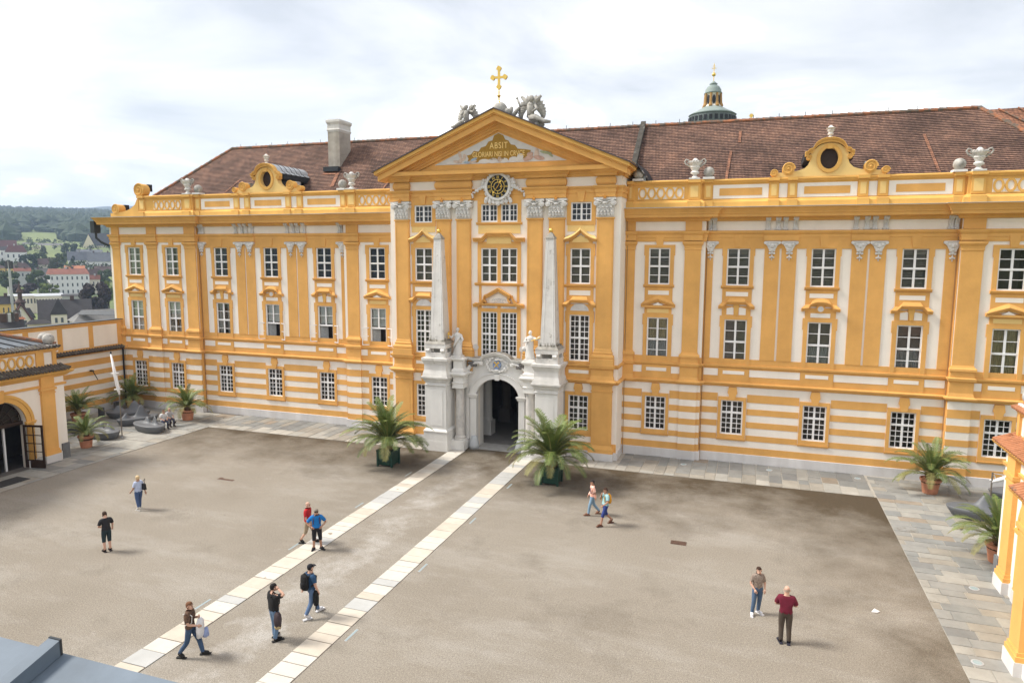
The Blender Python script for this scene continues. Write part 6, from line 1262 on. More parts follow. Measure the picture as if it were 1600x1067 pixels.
bench(25.2, -5.35, radians(-4), 3.5, 1.3, ((-.15, .1, .58, .38), (.95, .1, .4, .3)), 'grey sculpted bench behind the boom post on the right'); bench(27.6, -2.0, radians(6), 3.2, 1.2, ((-.35, .1, .55, .34), (.8, .1, .4, .3)), 'grey sculpted bench against the facade at right edge')
# posts carrying slim white booms
def boom(bx_, by, tip, label, low):
    t = empty('boom_post', (bx_, by, .03), label, 'post', 'boom posts beside the benches'); zt_ = low
    MB().tube([(0, 0, 0), (0, 0, zt_)], .035, 8).build('post', mat('bronze_post', (.20, .17, .14), .5, .2, metal=.3) if 'bronze_post' not in MATS else MATS['bronze_post'], t, local=True); MB().lathe([(.10, 0), (.10, .02), (.045, .05)], 0, 0, 12).build('foot', ZINC, t, local=True)
    a = Vector((0, 0, zt_)); d = Vector(tip)
    MB().tube([a, a+d*.12, a+d*.45, a+d], [.05, .10, .115, .045], 10).build('boom', WHITEP, t, local=True, smooth=True)
    for f in (.13, .52):
        p = a+d*f; MB().tube([p+Vector((-.34, 0, -.03)), p, p+Vector((.34, 0, .05))], [.03, .045, .03], 6).build('crossbar', WHITEP, t, local=True)
        if f < .2: 
            for s in (-1, 1): MB().tube([p+Vector((s*.05, 0, -.1)), p+Vector((s*.18, 0, .22))], .025, 5).build('prong', WHITEP, t, local=True)
    MB().tube([a+d, a+d+Vector((.02, 0, .14))], [.06, .03], 8).build('cap', DARKMETAL, t, local=True); return t
_y = -7.87; _p0 = on(1, _y, 191.5, 617); _p1 = on(1, _y, 178, 553)
boom(-24.09, _y, (_p1.x-_p0.x, 0, _p1.z-_p0.z), 'bronze post with slim white tilted boom beside left benches', _p0.z-.03)
_q = on(1, -4.71, 1544, 752); tb = boom(25.35, -4.71, (1.9, 0, .85), 'bronze post with white boom reaching behind the right gallery', _q.z-.03); MB().tube([(0, 0, _q.z-.03), (0, 0, _q.z+.42)], .04, 8).build('post_top', MATS['bronze_post'], tb, local=True); MB().tube([(0, 0, _q.z+.38), (.5, 0, _q.z+.34), (.9, 0, _q.z+.5)], .016, 4).build('stay_wire', ZINC, tb, local=True)
BOL = mat('dark_bollard', (.10, .105, .115), .7, .2, 3)
_g2 = gnd(183, 643)
for (x, y, lb) in ((-30.15, -4.2, 'dark grey square bollard behind the left benches'), (_g2.x, _g2.y, 'dark grey square bollard in the far left corner by the palm pot')):
    t = empty('bollard', (x, y, .03), lb, 'bollard', 'bollards by the striped wall'); MB().frustum(0, 0, 0, .68, .15, .15, .15, .15).build('block', BOL, t, local=True); MB().frustum(0, 0, .68, .72, .16, .16, .13, .13).build('cap', BOL, t, local=True)
# ================================================================ people
SKIN = [mat('skin_light', (.56, .34, .25), .6, .08, 6, local=True), mat('skin_tan', (.40, .22, .15), .6, .08, 6, local=True)]
CM = {}
def cloth(c, nm=None, var=.18, col2=None, vs_=5.):
    key = (c, col2)
    if key not in CM: CM[key] = mat(nm or 'cloth_%d' % len(CM), c, .85, var, vs_, col2=col2, bump=.25, bscale=18, local=True)
    return CM[key]
BASE = {'pel': (0, 0, .97), 'wai': (0, .01, 1.10), 'che': (0, .01, 1.30), 'nb': (0, .02, 1.46), 'jaw': (0, -.015, 1.555), 'mid': (0, -.01, 1.64), 'top': (0, .0, 1.71), 'crn': (0, 0, 1.745),
        'sL': (-.185, .01, 1.41), 'eL': (-.25, .04, 1.13), 'wL': (-.26, -.04, .89), 'sR': (.185, .01, 1.41), 'eR': (.25, .04, 1.13), 'wR': (.26, -.04, .89),
        'hL': (-.095, 0, .92), 'kL': (-.105, -.02, .50), 'aL': (-.105, .03, .085), 'tL': (-.12, -.15, .045), 'hR': (.095, 0, .92), 'kR': (.105, -.02, .50), 'aR': (.105, .03, .085), 'tR': (.12, -.15, .045)}
RAD = {'pel': (.165, .12), 'wai': (.14, .105), 'che': (.165, .115), 'nb': (.065, .065), 'jaw': (.072, .08), 'mid': (.082, .098), 'top': (.075, .09), 'crn': (.04, .05), 's': (.07, .07), 'e': (.046, .046), 'w': (.032, .03), 'h': (.095, .10), 'k': (.062, .064), 'a': (.045, .048), 't': (.04, .03)}
BON = [('pel', 'wai', 'torso'), ('wai', 'che', 'torso'), ('che', 'nb', 'torso'), ('nb', 'jaw', 'head'), ('jaw', 'mid', 'head'), ('mid', 'top', 'head'), ('top', 'crn', 'head')]
for q in 'LR': BON += [('che', 's'+q, 'torso'), ('s'+q, 'e'+q, 'ua'), ('e'+q, 'w'+q, 'fa'), ('pel', 'h'+q, 'pelvis'), ('h'+q, 'k'+q, 'th'), ('k'+q, 'a'+q, 'ca'), ('a'+q, 't'+q, 'ft')]
def person(x, y, face, h, label, pose=None, shirt=(.5, .5, .5), legs=(.1, .1, .2), short=False, shoes=(.02, .02, .02), hair=None, bald=False, skin=0, sleeve=.72, z=0.0, fat=1.0, longs=False, collar=None, cap=None, group='people in the courtyard', barefoot=False, shirt_low=.86, longhair=False, sw=1.0):
    t = empty('person', (x, y, z), label, 'person', group, rz=atan2(face[0], -face[1])); k = h/1.745
    J = dict(BASE)
    if pose: J.update(pose)
    J = {a: Vector((p[0]*(sw if a[0] in 'sew' else 1), p[1], p[2]))*k for a, p in J.items()}; names = list(J); idx = {a: i for i, a in enumerate(names)}
    me = bpy.data.meshes.new('body'); me.from_pydata([J[a] for a in names], [(idx[a], idx[c]) for a, c, _ in BON], []); o = bpy.data.objects.new('body', me); C.objects.link(o)
    md = o.modifiers.new('skin', 'SKIN'); md.use_smooth_shade = True
    lay = me.skin_vertices[0].data if me.skin_vertices else None
    if lay is None:
        bm = bmesh.new(); bm.from_mesh(me); bm.verts.layers.skin.verify(); bm.to_mesh(me); bm.free(); lay = me.skin_vertices[0].data
    for a in names:
        r = RAD.get(a) or RAD[a[0]]; f = k*(fat if a in ('pel', 'wai', 'che', 'hL', 'hR') else 1); lay[idx[a]].radius = (r[0]*f, r[1]*f); lay[idx[a]].use_root = (a == 'pel')
    o.modifiers.new('sub', 'SUBSURF').levels = 2; o.modifiers['sub'].render_levels = 2
    bpy.context.view_layer.update(); dg = bpy.context.evaluated_depsgraph_get(); ev = bpy.data.meshes.new_from_object(o.evaluated_get(dg)); bpy.data.objects.remove(o)
    V = [v.co.copy() for v in ev.vertices]; NV = [v.normal.copy() for v in ev.vertices]; F = [tuple(p.vertices) for p in ev.polygons]; bpy.data.meshes.remove(ev)
    segs = [(J[a], J[c], r, a, c) for a, c, r in BON]; reg = []
    for f in F:
        c = sum((V[i] for i in f), Vector())/len(f); best = None
        for a, b_, r, na, nb_ in segs:
            d = b_-a; tt = max(0, min(1, (c-a).dot(d)/d.length_squared)); dist = (c-(a+d*tt)).length/(RAD.get(na, RAD.get(na[0]))[0]+.03)
            if best is None or dist < best[0]: best = (dist, r, tt)
        reg.append((best[1], best[2], c))
    def sub(nm, cond, off, mt):
        fs = [f for f, r in zip(F, reg) if cond(*r)]
        if not fs: return
        ids = sorted({i for f in fs for i in f}); mp = {i: n for n, i in enumerate(ids)}; b = MB(); b.v = [tuple(V[i]+NV[i]*off*k) for i in ids]; b.f = [tuple(mp[i] for i in f) for f in fs]; b.m = [0]*len(fs); return b.build(nm, mt, t, local=True, smooth=True)
    b = MB(); b.v = [tuple(v) for v in V]; b.f = list(F); b.m = [0]*len(F)
    for q, sg in (('L', -1), ('R', 1)):               # hands: palm and five bent fingers
        w = J['w'+q]; d = (w-J['e'+q]).normalized(); side = d.cross(Vector((0, 1, 0))); side = side.normalized() if side.length > .1 else Vector((1, 0, 0)); nrm_ = side.cross(d)
        b.tube([w-d*.01*k, w+d*.04*k, w+d*.085*k], [.030*k, .040*k, .036*k], 7)
        for i, (off, ln) in enumerate(((-.028, .065), (-.010, .078), (.009, .074), (.027, .058))):
            p = w+d*.08*k+side*off*k; b.tube([p, p+d*ln*.5*k+nrm_*.006*k, p+d*ln*.85*k+nrm_*.028*k], [.0095*k, .009*k, .0065*k], 5)
        p = w+d*.03*k-side*.032*k; b.tube([p, p-side*.025*k+d*.025*k, p-side*.03*k+d*.055*k], [.012*k, .011*k, .008*k], 5)
    hd = J['mid']; fw = Vector((0, -1, 0))
    hdv = (J['jaw']-J['top']); b.tube([hd+Vector((0, -.085, .0))*k, hd+Vector((0, -.118, -.028))*k], [.012*k, .017*k], 5)
    for sg in (-1, 1): b.ball(hd+Vector((sg*.085, .01, -.01))*k, .026*k, 6, 5, rx=.012*k)
    b.build('body', SKIN[skin], t, local=True, smooth=True)
    for sg in (-1, 1): MB().ball(hd+Vector((sg*.034, -.09, .012))*k, .011*k, 6, 4).build('eye', BLACK, t, local=True)
    MB().ball(hd+Vector((0, -.083, -.062))*k, .02*k, 6, 4, rz=.006*k, ry=.012*k).build('mouth', cloth((.28, .10, .08)), t, local=True)
    sh = shirt if not isinstance(shirt, tuple) else cloth(shirt); lg = legs if not isinstance(legs, tuple) else cloth(legs); so_ = cloth(shoes)
    sub('shirt', lambda r, tt, c: r == 'torso' and c.z > shirt_low*k and not (c.z > J['nb'].z+.015*k) or (r == 'ua' and tt < sleeve) or (longs and r == 'fa' and tt < .9) or (r == 'pelvis' and c.z > J['pel'].z and shirt_low < .95), .022, sh)
    sub('shorts' if short else 'trousers', lambda r, tt, c: r == 'pelvis' or (r == 'torso' and c.z < J['pel'].z+.07*k) or (r == 'th' and True) or (r == 'ca' and (tt < .12 if short else tt < .93)), .016, lg)
    for q in 'LR':
        cen = J['a'+q]
        if not barefoot: sub('shoe', lambda r, tt, c: (r == 'ft' or (r == 'ca' and tt > .94)) and (c-cen).length < .32*k, .02, so_)
    for q in 'LR':                                    # soles
        a, c = J['a'+q], J['t'+q]; d = Vector((c.x-a.x, c.y-a.y, 0)); d = d.normalized() if d.length > .01 else Vector((0, -1, 0)); zb = min(a.z-.075*k, c.z-.04*k); zb = max(zb, .0-z if z else 0.0)
        p0 = a-d*.09*k; p1 = c+d*.07*k; s_ = Vector((-d.y, d.x, 0))*.045*k; dz = c.z-a.z+.04*k
        MB().add([(p0-s_)+Vector((0, 0, zb-p0.z)), (p0+s_)+Vector((0, 0, zb-p0.z)), (p1+s_)+Vector((0, 0, max(0, c.z-.045*k)-p1.z)), (p1-s_)+Vector((0, 0, max(0, c.z-.045*k)-p1.z)), (p0-s_)+Vector((0, 0, zb+.035*k-p0.z)), (p0+s_)+Vector((0, 0, zb+.035*k-p0.z)), (p1+s_)+Vector((0, 0, max(0, c.z-.045*k)+.03*k-p1.z)), (p1-s_)+Vector((0, 0, max(0, c.z-.045*k)+.03*k-p1.z))], [(0, 3, 2, 1), (4, 5, 6, 7), (0, 1, 5, 4), (1, 2, 6, 5), (2, 3, 7, 6), (3, 0, 4, 7)]).build('sole', so_, t, local=True)
    if hair:
        hm = cloth(hair)
        if bald: sub('hair', lambda r, tt, c: r == 'head' and c.y > hd.y+.035*k and hd.z-.05*k < c.z < hd.z+.03*k, .006, hm)
        else: sub('hair', lambda r, tt, c: r == 'head' and (c.z > hd.z+.045*k or (c.y > hd.y+.0*k and c.z > hd.z-(.14 if longhair else .075)*k)), .018, hm)
    if cap:
        sub('cap', lambda r, tt, c: r == 'head' and c.z > hd.z+.03*k, .024, cloth(cap)); MB().box(hd.x-.07*k, hd.x+.07*k, hd.y-.175*k, hd.y-.07*k, hd.z+.035*k, hd.z+.05*k).build('cap_brim', cloth(cap), t, local=True)
    t['_k'] = k; del t['_k']; return t, J, k
def walk(f=.24, b=.22, sw=.12, lead='R'):
    """stride: lead leg forward (-y), other leg back, arms swinging opposite"""
    o = 'L' if lead == 'R' else 'R'; sx = {'L': -1, 'R': 1}; P = {}
    P['k'+lead] = (sx[lead]*.10, -f*.62-.02, .50); P['a'+lead] = (sx[lead]*.10, -f, .085); P['t'+lead] = (sx[lead]*.115, -f-.17, .075)
    P['k'+o] = (sx[o]*.10, b*.30, .50); P['a'+o] = (sx[o]*.10, b*1.25, .16); P['t'+o] = (sx[o]*.115, b*1.25-.14, .05)
    P['e'+lead] = (sx[lead]*.245, sw*.8+.03, 1.14); P['w'+lead] = (sx[lead]*.25, sw*1.4, .92); P['e'+o] = (sx[o]*.245, -sw*.5+.03, 1.13); P['w'+o] = (sx[o]*.24, -sw*1.8, .93); return P
def strap(t, k, sg=1, col=(.02, .02, .02), w=.03): MB().tube([(sg*.10*k, .15*k, 1.40*k), (sg*.12*k, .02*k, 1.475*k), (sg*.12*k, -.13*k, 1.36*k), (sg*.13*k, -.11*k, 1.15*k), (sg*.16*k, .08*k, 1.08*k)], w*k, 5).build('strap', cloth(col), t, local=True)
def backpack(px_, py, pz, rz, col, label, sc_=1.0):
    b = empty('backpack', (px_, py, pz), label, 'backpack', None, rz); m = cloth(col)
    q = MB(); q.lathe([(.0, 0), (.13, .01), (.155, .08), (.16, .30), (.14, .42), (.07, .47), (0, .48)], 0, 0, 14, rx=1.0, ry=.62); q.v = [(p[0]*sc_, p[1]*sc_, p[2]*sc_) for p in q.v]; q.build('sack', m, b, local=True, smooth=True)
    q = MB(); q.lathe([(0, 0), (.10, .01), (.11, .12), (.08, .2), (0, .21)], 0, .07, 12, ry=.5); q.v = [(p[0]*sc_, p[1]*sc_, (p[2]+.05)*sc_) for p in q.v]; q.build('front_pocket', m, b, local=True, smooth=True); MB().tube([(-.04*sc_, 0, .46*sc_), (0, 0, .52*sc_), (.04*sc_, 0, .46*sc_)], .012, 5).build('grab_loop', m, b, local=True); return b
def world_of(t, lx, ly, lz): r = t.rotation_euler.z; return (t.location.x+lx*cos(r)-ly*sin(r), t.location.y+lx*sin(r)+ly*cos(r), t.location.z+lz)
JEANS = (.075, .115, .20); JEANL = (.19, .27, .38)
# 1 blonde woman
t, J, k = person(-12.33, -17.45, (-.95, .22), 1.64, 'blonde woman in light blue shirt and jeans walking alone at far left', walk(.12, .10, .16, 'L'), (.46, .52, .68), (.06, .10, .21), shoes=(.7, .68, .64), sw=.88, hair=(.62, .46, .26), skin=1, fat=1.14, shirt_low=.84)
hb = empty('handbag', world_of(t, -.16, .18, .98), 'black handbag on the shoulder of the blonde woman', 'handbag', None, t.rotation_euler.z); MB().frustum(0, 0, 0, .28, .06, .15, .045, .12).build('bag', BLACK, hb, local=True); MB().tube([(0, -.1, .26), (-.07, 0, .50), (0, .1, .26)], .012, 5).build('bag_strap', BLACK, hb, local=True)
# 2 boy
person(-9.73, -21.43, (-.8, .35), 1.66, 'young man in black shirt and dark green shorts looking down, far left of court', {'jaw': (0, -.06, 1.545), 'mid': (0, -.08, 1.62), 'top': (0, -.075, 1.69), 'crn': (0, -.07, 1.725), 'eR': (.27, -.02, 1.14), 'wR': (.16, -.2, 1.06), 'eL': (-.28, -.06, 1.14), 'wL': (-.30, -.2, .93)}, (.022, .022, .026), (.018, .035, .042), True, (.03, .02, .02), (.05, .03, .02), skin=0)
# 3 red shirt
person(-2.58, -18.0, (.92, .2), 1.76, 'bald man in red polo shirt and beige shorts on the left path', walk(.26, .24, .1, 'R'), (.42, .018, .022), (.34, .27, .19), True, (.02, .02, .02), (.35, .28, .22), True, skin=0, fat=1.05)
# 4 blue shirt
t, J, k = person(-1.85, -18.45, (.55, -.75), 1.72, 'man in bright blue shirt and black shorts with hands on hips', {'eL': (-.40, .10, 1.14), 'wL': (-.21, -.06, 1.02), 'eR': (.38, .10, 1.14), 'wR': (.21, -.08, 1.02), 'aL': (-.14, .03, .085), 'kL': (-.12, -.02, .5), 'tL': (-.20, -.13, .045), 'aR': (.16, .03, .085), 'kR': (.13, -.02, .5), 'tR': (.25, -.10, .045)}, (.012, .16, .46), (.016, .016, .02), True, (.015, .015, .018), (.20, .17, .14), skin=1, fat=1.1)
for s in (-1, 1): strap(t, k, s, (.05, .04, .09), .022)
MB().box(-.07*k, .07*k, -.112*k, -.085*k, 1.635*k, 1.668*k).build('sunglasses', BLACK, t, local=True)
backpack(*world_of(t, 0, .22*k, 1.0*k), t.rotation_euler.z, (.03, .03, .06), 'dark backpack worn by the man in blue shirt')
# 5 woman with striped top
t, J, k = person(-.92, -26.18, (.88, .3), 1.72, 'woman in black striped top and jeans striding, holding white coat', {**walk(.30, .26, .05, 'R'), 'eR': (.25, -.02, 1.14), 'wR': (.10, -.20, 1.24), 'eL': (-.26, -.04, 1.13), 'wL': (-.12, -.26, 1.06)}, cloth((.030, .022, .022), 'striped_top', col2=(.15, .085, .05), vs_=16), (.045, .085, .16), shoes=(.02, .02, .02), sw=.88, hair=(.15, .07, .035), skin=0, fat=.94)
wc = empty('folded_coat', world_of(t, .06, -.27*k, .62*k), 'white folded coat with blue lining carried by the striding woman', 'coat', None, t.rotation_euler.z)
def drape(w, h, d, seed): 
    b = MB(); g = random.Random(seed); n = 18; pr = [(.75, 0), (.95, .12), (1, .45), (.85, .8), (.45, 1)]; V = []; F = []
    for j, (f, z_) in enumerate(pr):
        for i in range(n): a = 2*pi*i/n; r = f*(1+.16*sin(4*a+j)); V.append((w*r*cos(a), d*r*sin(a), h*z_+g.uniform(-.02, .02)))
    for j in range(len(pr)-1):
        for i in range(n): F.append((j*n+i, j*n+(i+1) % n, (j+1)*n+(i+1) % n, (j+1)*n+i))
    F += [tuple(range(n-1, -1, -1)), tuple(range((len(pr)-1)*n, len(pr)*n))]; return b.add(V, F)
drape(.20, .58, .10, 3).build('coat', cloth((.66, .66, .68)), wc, local=True, smooth=True); q_ = drape(.12, .26, .09, 5).build('lining', cloth((.28, .34, .55)), wc, local=True, smooth=True); q_.location = (.12, -.1, -.06); strap(t, k, -1, (.6, .6, .58), .014)
# 6 black shirt, hand on head
t, J, k = person(.84, -24.59, (.42, .85), 1.84, 'man in black T-shirt and jeans with his hand on his head', {'eL': (-.40, -.14, 1.50), 'wL': (-.15, -.08, 1.62), 'eR': (.26, .02, 1.15), 'wR': (.20, -.16, 1.0), 'aR': (.16, -.06, .085), 'kR': (.13, -.05, .5), 'tR': (.26, -.20, .045), 'aL': (-.10, .05, .085)}, (.012, .012, .013), (.12, .20, .32), shoes=(.02, .018, .018), hair=(.015, .012, .012), skin=0, fat=1.05, shirt_low=.84)
jk = empty('jacket', world_of(t, -.27, .02, .58), 'brown jacket hanging from the arm of the man in black', 'jacket', None, t.rotation_euler.z); drape(.14, .44, .11, 6).build('jacket', cloth((.055, .04, .045)), jk, local=True, smooth=True); q_ = drape(.12, .12, .10, 7).build('lining', cloth((.42, .33, .18)), jk, local=True, smooth=True); q_.location = (0, 0, -.07); strap(t, k, -1, (.008, .008, .008), .02)
# 7 backpack man
t, J, k = person(1.06, -22.99, (.40, .92), 1.80, 'man in cap and blue shirt with black backpack walking towards the portal', {**walk(.30, .22, .1, 'R'), 'eL': (-.27, .0, 1.14), 'wL': (-.28, -.08, .92)}, (.022, .065, .14), (.10, .16, .28), shoes=(.62, .62, .64), hair=(.02, .02, .02), cap=(.015, .016, .022), skin=0)
for s in (-1, 1): strap(t, k, s)
backpack(*world_of(t, 0, .215*k, .98*k), t.rotation_euler.z, (.010, .010, .011), 'large black backpack on the man in the cap', 1.12)
jk = empty('jacket', world_of(t, -.27, -.02, .48), 'black jacket trailing from the hand of the man in the cap', 'jacket', None, t.rotation_euler.z); drape(.10, .50, .09, 9).build('jacket', cloth((.012, .012, .013)), jk, local=True, smooth=True); MB().tube([(0, 0, .1), (.04, 0, -.2)], [.03, .02], 6).build('sleeve', cloth((.012, .012, .013)), jk, local=True)
# 8 flowered jacket
t, J, k = person(7.88, -10.9, (-.85, -.35), 1.66, 'woman in bright flowered jacket and pale jeans walking near right planter', walk(.20, .30, .08, 'R'), cloth((.80, .66, .60), 'flowered_fabric', col2=(.75, .24, .12), vs_=13), (.20, .31, .42), shoes=(.22, .11, .07), sw=.88, hair=(.025, .02, .02), skin=1, longs=True)
strap(t, k, 1, (.04, .04, .1), .02)
# 9 pale teal shirt
t, J, k = person(8.69, -11.92, (-.70, -.62), 1.72, 'man in pale teal shirt and navy shorts walking with hand at his mouth', {**walk(.26, .34, .1, 'R'), 'eL': (-.26, -.12, 1.15), 'wL': (-.05, -.17, 1.44), 'eR': (.30, -.06, 1.16), 'wR': (.30, -.28, 1.06)}, (.30, .50, .52), (.03, .05, .20), True, (.12, .05, .03), (.05, .025, .015), skin=1)
backpack(*world_of(t, -.02, .20*k, 1.0*k), t.rotation_euler.z, (.62, .28, .02), 'orange backpack worn by the man in pale teal', .9)
for s in (-1, 1): strap(t, k, s, (.5, .25, .03), .018)
# 10 leopard top
person(15.08, -17.83, (.30, -.9), 1.64, 'woman in leopard print top, jeans and white shoes at right', {'aL': (-.20, -.10, .085), 'kL': (-.15, -.09, .5), 'tL': (-.25, -.25, .045), 'aR': (.06, .05, .085), 'kR': (.08, .0, .5), 'tR': (.16, -.10, .045), 'eL': (-.29, .02, 1.14), 'wL': (-.17, -.14, .96), 'eR': (.28, .03, 1.14), 'wR': (.24, -.10, .95), 'mid': (.015, -.015, 1.64), 'jaw': (.012, -.02, 1.555)}, cloth((.36, .30, .25), 'leopard_print', col2=(.13, .09, .07), vs_=24), (.07, .115, .19), shoes=(.72, .72, .75), sw=.88, hair=(.045, .022, .014), skin=0, fat=1.0, shirt_low=.97)
# 11 maroon shirt
person(15.89, -19.45, (.02, 1), 1.86, 'bald man in maroon shirt and brown trousers seen from behind at right', {'eL': (-.29, -.08, 1.14), 'wL': (.04, -.24, 1.18), 'eR': (.29, -.08, 1.14), 'wR': (-.04, -.23, 1.12), 'aL': (-.12, .03, .085), 'aR': (.10, .03, .085), 'tR': (.15, -.14, .045)}, (.14, .012, .03), (.075, .058, .045), shoes=(.03, .03, .05), hair=(.40, .30, .24), bald=True, skin=0, fat=1.04, shirt_low=.90)
# 12, 13 seated couple
def sit(dx): return {'pel': (0, 0, .14), 'wai': (0, -.01, .28), 'che': (0, -.05, .48), 'nb': (0, -.06, .64), 'jaw': (0, -.10, .735), 'mid': (0, -.11, .82), 'top': (0, -.10, .89), 'crn': (0, -.1, .925), 'sL': (-.185, -.05, .59), 'sR': (.185, -.05, .59), 'eL': (-.24, -.12, .33), 'eR': (.24, -.12, .33), 'wL': (-.13, -.36, .27), 'wR': (.13, -.36, .27),
      'hL': (-.10, -.02, .12), 'hR': (.10, -.02, .12), 'kL': (-.13, -.45, .13), 'kR': (.13, -.45, .13), 'aL': (-.12, -.42+dx, -.30), 'aR': (.12, -.46+dx, -.30), 'tL': (-.13, -.60+dx, -.35), 'tR': (.14, -.64+dx, -.35)}
def seated(x, y, face, label, shirt, legs, hair, z, bald=False, skin=0):
    global RAD
    return person(x, y, face, 1.70, label, sit(.03), shirt, legs, shoes=(.05, .035, .03), hair=hair, bald=bald, skin=skin, z=z, group='couple sitting on the bench', shirt_low=.16)
_pb = gnd(258, 668); 
seated(_pb.x+.12, _pb.y-.22, (.85, -.4), 'woman in white top sitting on the grey bench', (.62, .62, .62), (.035, .04, .075), (.14, .08, .05), .42); seated(_pb.x+.0, _pb.y+.38, (.85, -.3), 'balding man in grey top sitting beside the woman on the bench', (.42, .42, .43), (.06, .06, .09), (.35, .26, .2), .42, True)
# ================================================================ land beyond the abbey
def prof_h(d):
    T = [(0, -.4), (72, -.4), (100, -14), (180, -14.5), (420, -15.5), (540, -15), (600, -2), (700, 2), (850, 15), (950, 19), (1150, 30), (1320, 47), (1500, 60), (2300, 112), (2800, 120), (3600, 110), (9000, 110), (22000, 110)]
    for (a, za), (b_, zb) in zip(T, T[1:]):
        if d <= b_: return za+(zb-za)*(d-a)/(b_-a)
    return 110
FIELD = mat('meadow_and_fields', (.16, .19, .06), .95, .3, .01, col2=(.07, .10, .03))
rad_ = [0, 40, 72, 85, 100, 180, 300, 420, 540, 600, 700, 850, 950, 1150, 1320, 1500, 1900, 2300, 2800, 3600, 5050]; NA = 96; V = []; F = []
for r in rad_:
    for q in range(NA):
        a = 2*pi*q/NA; V.append((CAM.x+r*cos(a), CAM.y+r*sin(a), prof_h(r)+(mnoise.noise(Vector((r*cos(a)*.004, r*sin(a)*.004, 0)))*3 if 110 < r < 3000 else 0)))
for i in range(len(rad_)-1):
    for q in range(NA): F.append((i*NA+q, i*NA+(q+1) % NA, (i+1)*NA+(q+1) % NA, (i+1)*NA+q))
b = MB(); b.add(V, F); props(b.build('terrain', FIELD, None, local=True, recalc=False, smooth=True), kind='structure')
FOR = mat('far_forest', (.024, .04, .026), .95, .5, .012, col2=(.014, .026, .02), bump=0)
def ridge(name, d, depth, ups, seed, base, rough):
    """hill range at distance d; ups: pixel column -> skyline row"""
    us = sorted(ups); V = []; F = []; n = 260; u0, u1 = -900, 1000; m = 6
    def sky_v(u):
        for a, c in zip(us, us[1:]):
            if a <= u <= c: f = (u-a)/(c-a); f = f*f*(3-2*f); return ups[a]+(ups[c]-ups[a])*f
        return ups[us[0]] if u < us[0] else ups[us[-1]]
    for i in range(n+1):
        u = u0+(u1-u0)*i/n; top = far(u, sky_v(u)+mnoise.noise(Vector((u*.02, seed, 0)))*2.0+mnoise.noise(Vector((u*.11, seed, 3)))*rough, d)
        for j in range(m+1):
            f = j/m; dd = d-depth*(1-f); p = far(u, 400, dd); z = base+(top.z-base)*(f**.8)*(1+.06*mnoise.noise(Vector((u*.03, f*4, seed)))*(1-f)); V.append((p.x, p.y, z))
        p = far(u, 400, d+depth*.6); V.append((p.x, p.y, base))
    k = m+2
    for i in range(n):
        for j in range(k-1): F.append((i*k+j, (i+1)*k+j, (i+1)*k+j+1, i*k+j+1))
    b = MB(); b.add(V, F); return props(b.build(name, FOR, None, local=True, smooth=True), kind='structure')
ridge('hills_far', 4200, 1200, {-900: 335, -200: 334, 0: 329, 40: 331, 75: 331, 110: 328, 140: 325, 170: 323, 300: 318, 1000: 330}, 1.3, 110, 1.0)
ridge('hills_middle', 2700, 500, {-900: 352, 0: 351, 60: 352, 100: 349, 140: 347, 180: 346, 400: 345, 1000: 350}, 5.1, 100, .8)
LEAFM = {'green': mat('tree_green', (.055, .085, .022), .8, .35, .5), 'dark': mat('tree_dark_green', (.022, .042, .020), .8, .35, .5), 'copper': mat('tree_copper_leaf', (.040, .026, .028), .8, .4, .5), 'lime': mat('tree_lime', (.12, .16, .03), .8, .3, .5), 'grey': mat('tree_grey_green', (.07, .085, .045), .8, .3, .5)}
BARK = mat('bark', (.06, .045, .035), .95, .3, 1)
def tree_meshes(seed, n, conifer=False):
    """unit tree crown (1 m wide, 1 m tall): small leaf faces spread through uneven lobes"""
    g = random.Random(seed); b = MB(); lobes = []
    for i in range(15):
        a = g.uniform(0, 2*pi); h = g.random(); r = (.34*sqrt(max(.05, 1-(2*h-1)**2))) if not conifer else .36*(1-h); lobes.append((r*cos(a), r*sin(a), .12+.72*h if not conifer else .08+.84*h, g.uniform(.12, .20) if not conifer else .16*(1.1-h)))
    for i in range(n):
        lx, ly, lz, lr = g.choice(lobes); d = Vector((g.gauss(0, 1), g.gauss(0, 1), g.gauss(0, 1))).normalized(); rr = lr*(.55+.5*g.random()); p = Vector((lx, ly, lz))+d*rr
        s = g.uniform(.035, .07); a1 = Vector((g.gauss(0, 1), g.gauss(0, 1), g.gauss(0, 1))).normalized(); t1 = d.cross(a1).normalized()*s; t2 = (d+a1*.7).cross(t1).normalized()*s
        b.add([p-t1, p+t2*.6, p+t1, p-t2*.9], [(0, 1, 2, 3)])
    return b
TREES = {}
for i in range(4):
    o = tree_meshes(40+i, 2200).build('crown', LEAFM['green'], None, local=True); TREES[i] = o.data; bpy.data.objects.remove(o)
o = tree_meshes(60, 1800, True).build('crown', LEAFM['dark'], None, local=True); TREES['c'] = o.data; bpy.data.objects.remove(o)
CROWN = {}
def crown_data(var, col):
    if (var, col) not in CROWN: d = TREES[var].copy(); d.materials.clear(); d.materials.append(LEAFM[col]); CROWN[(var, col)] = d
    return CROWN[(var, col)]
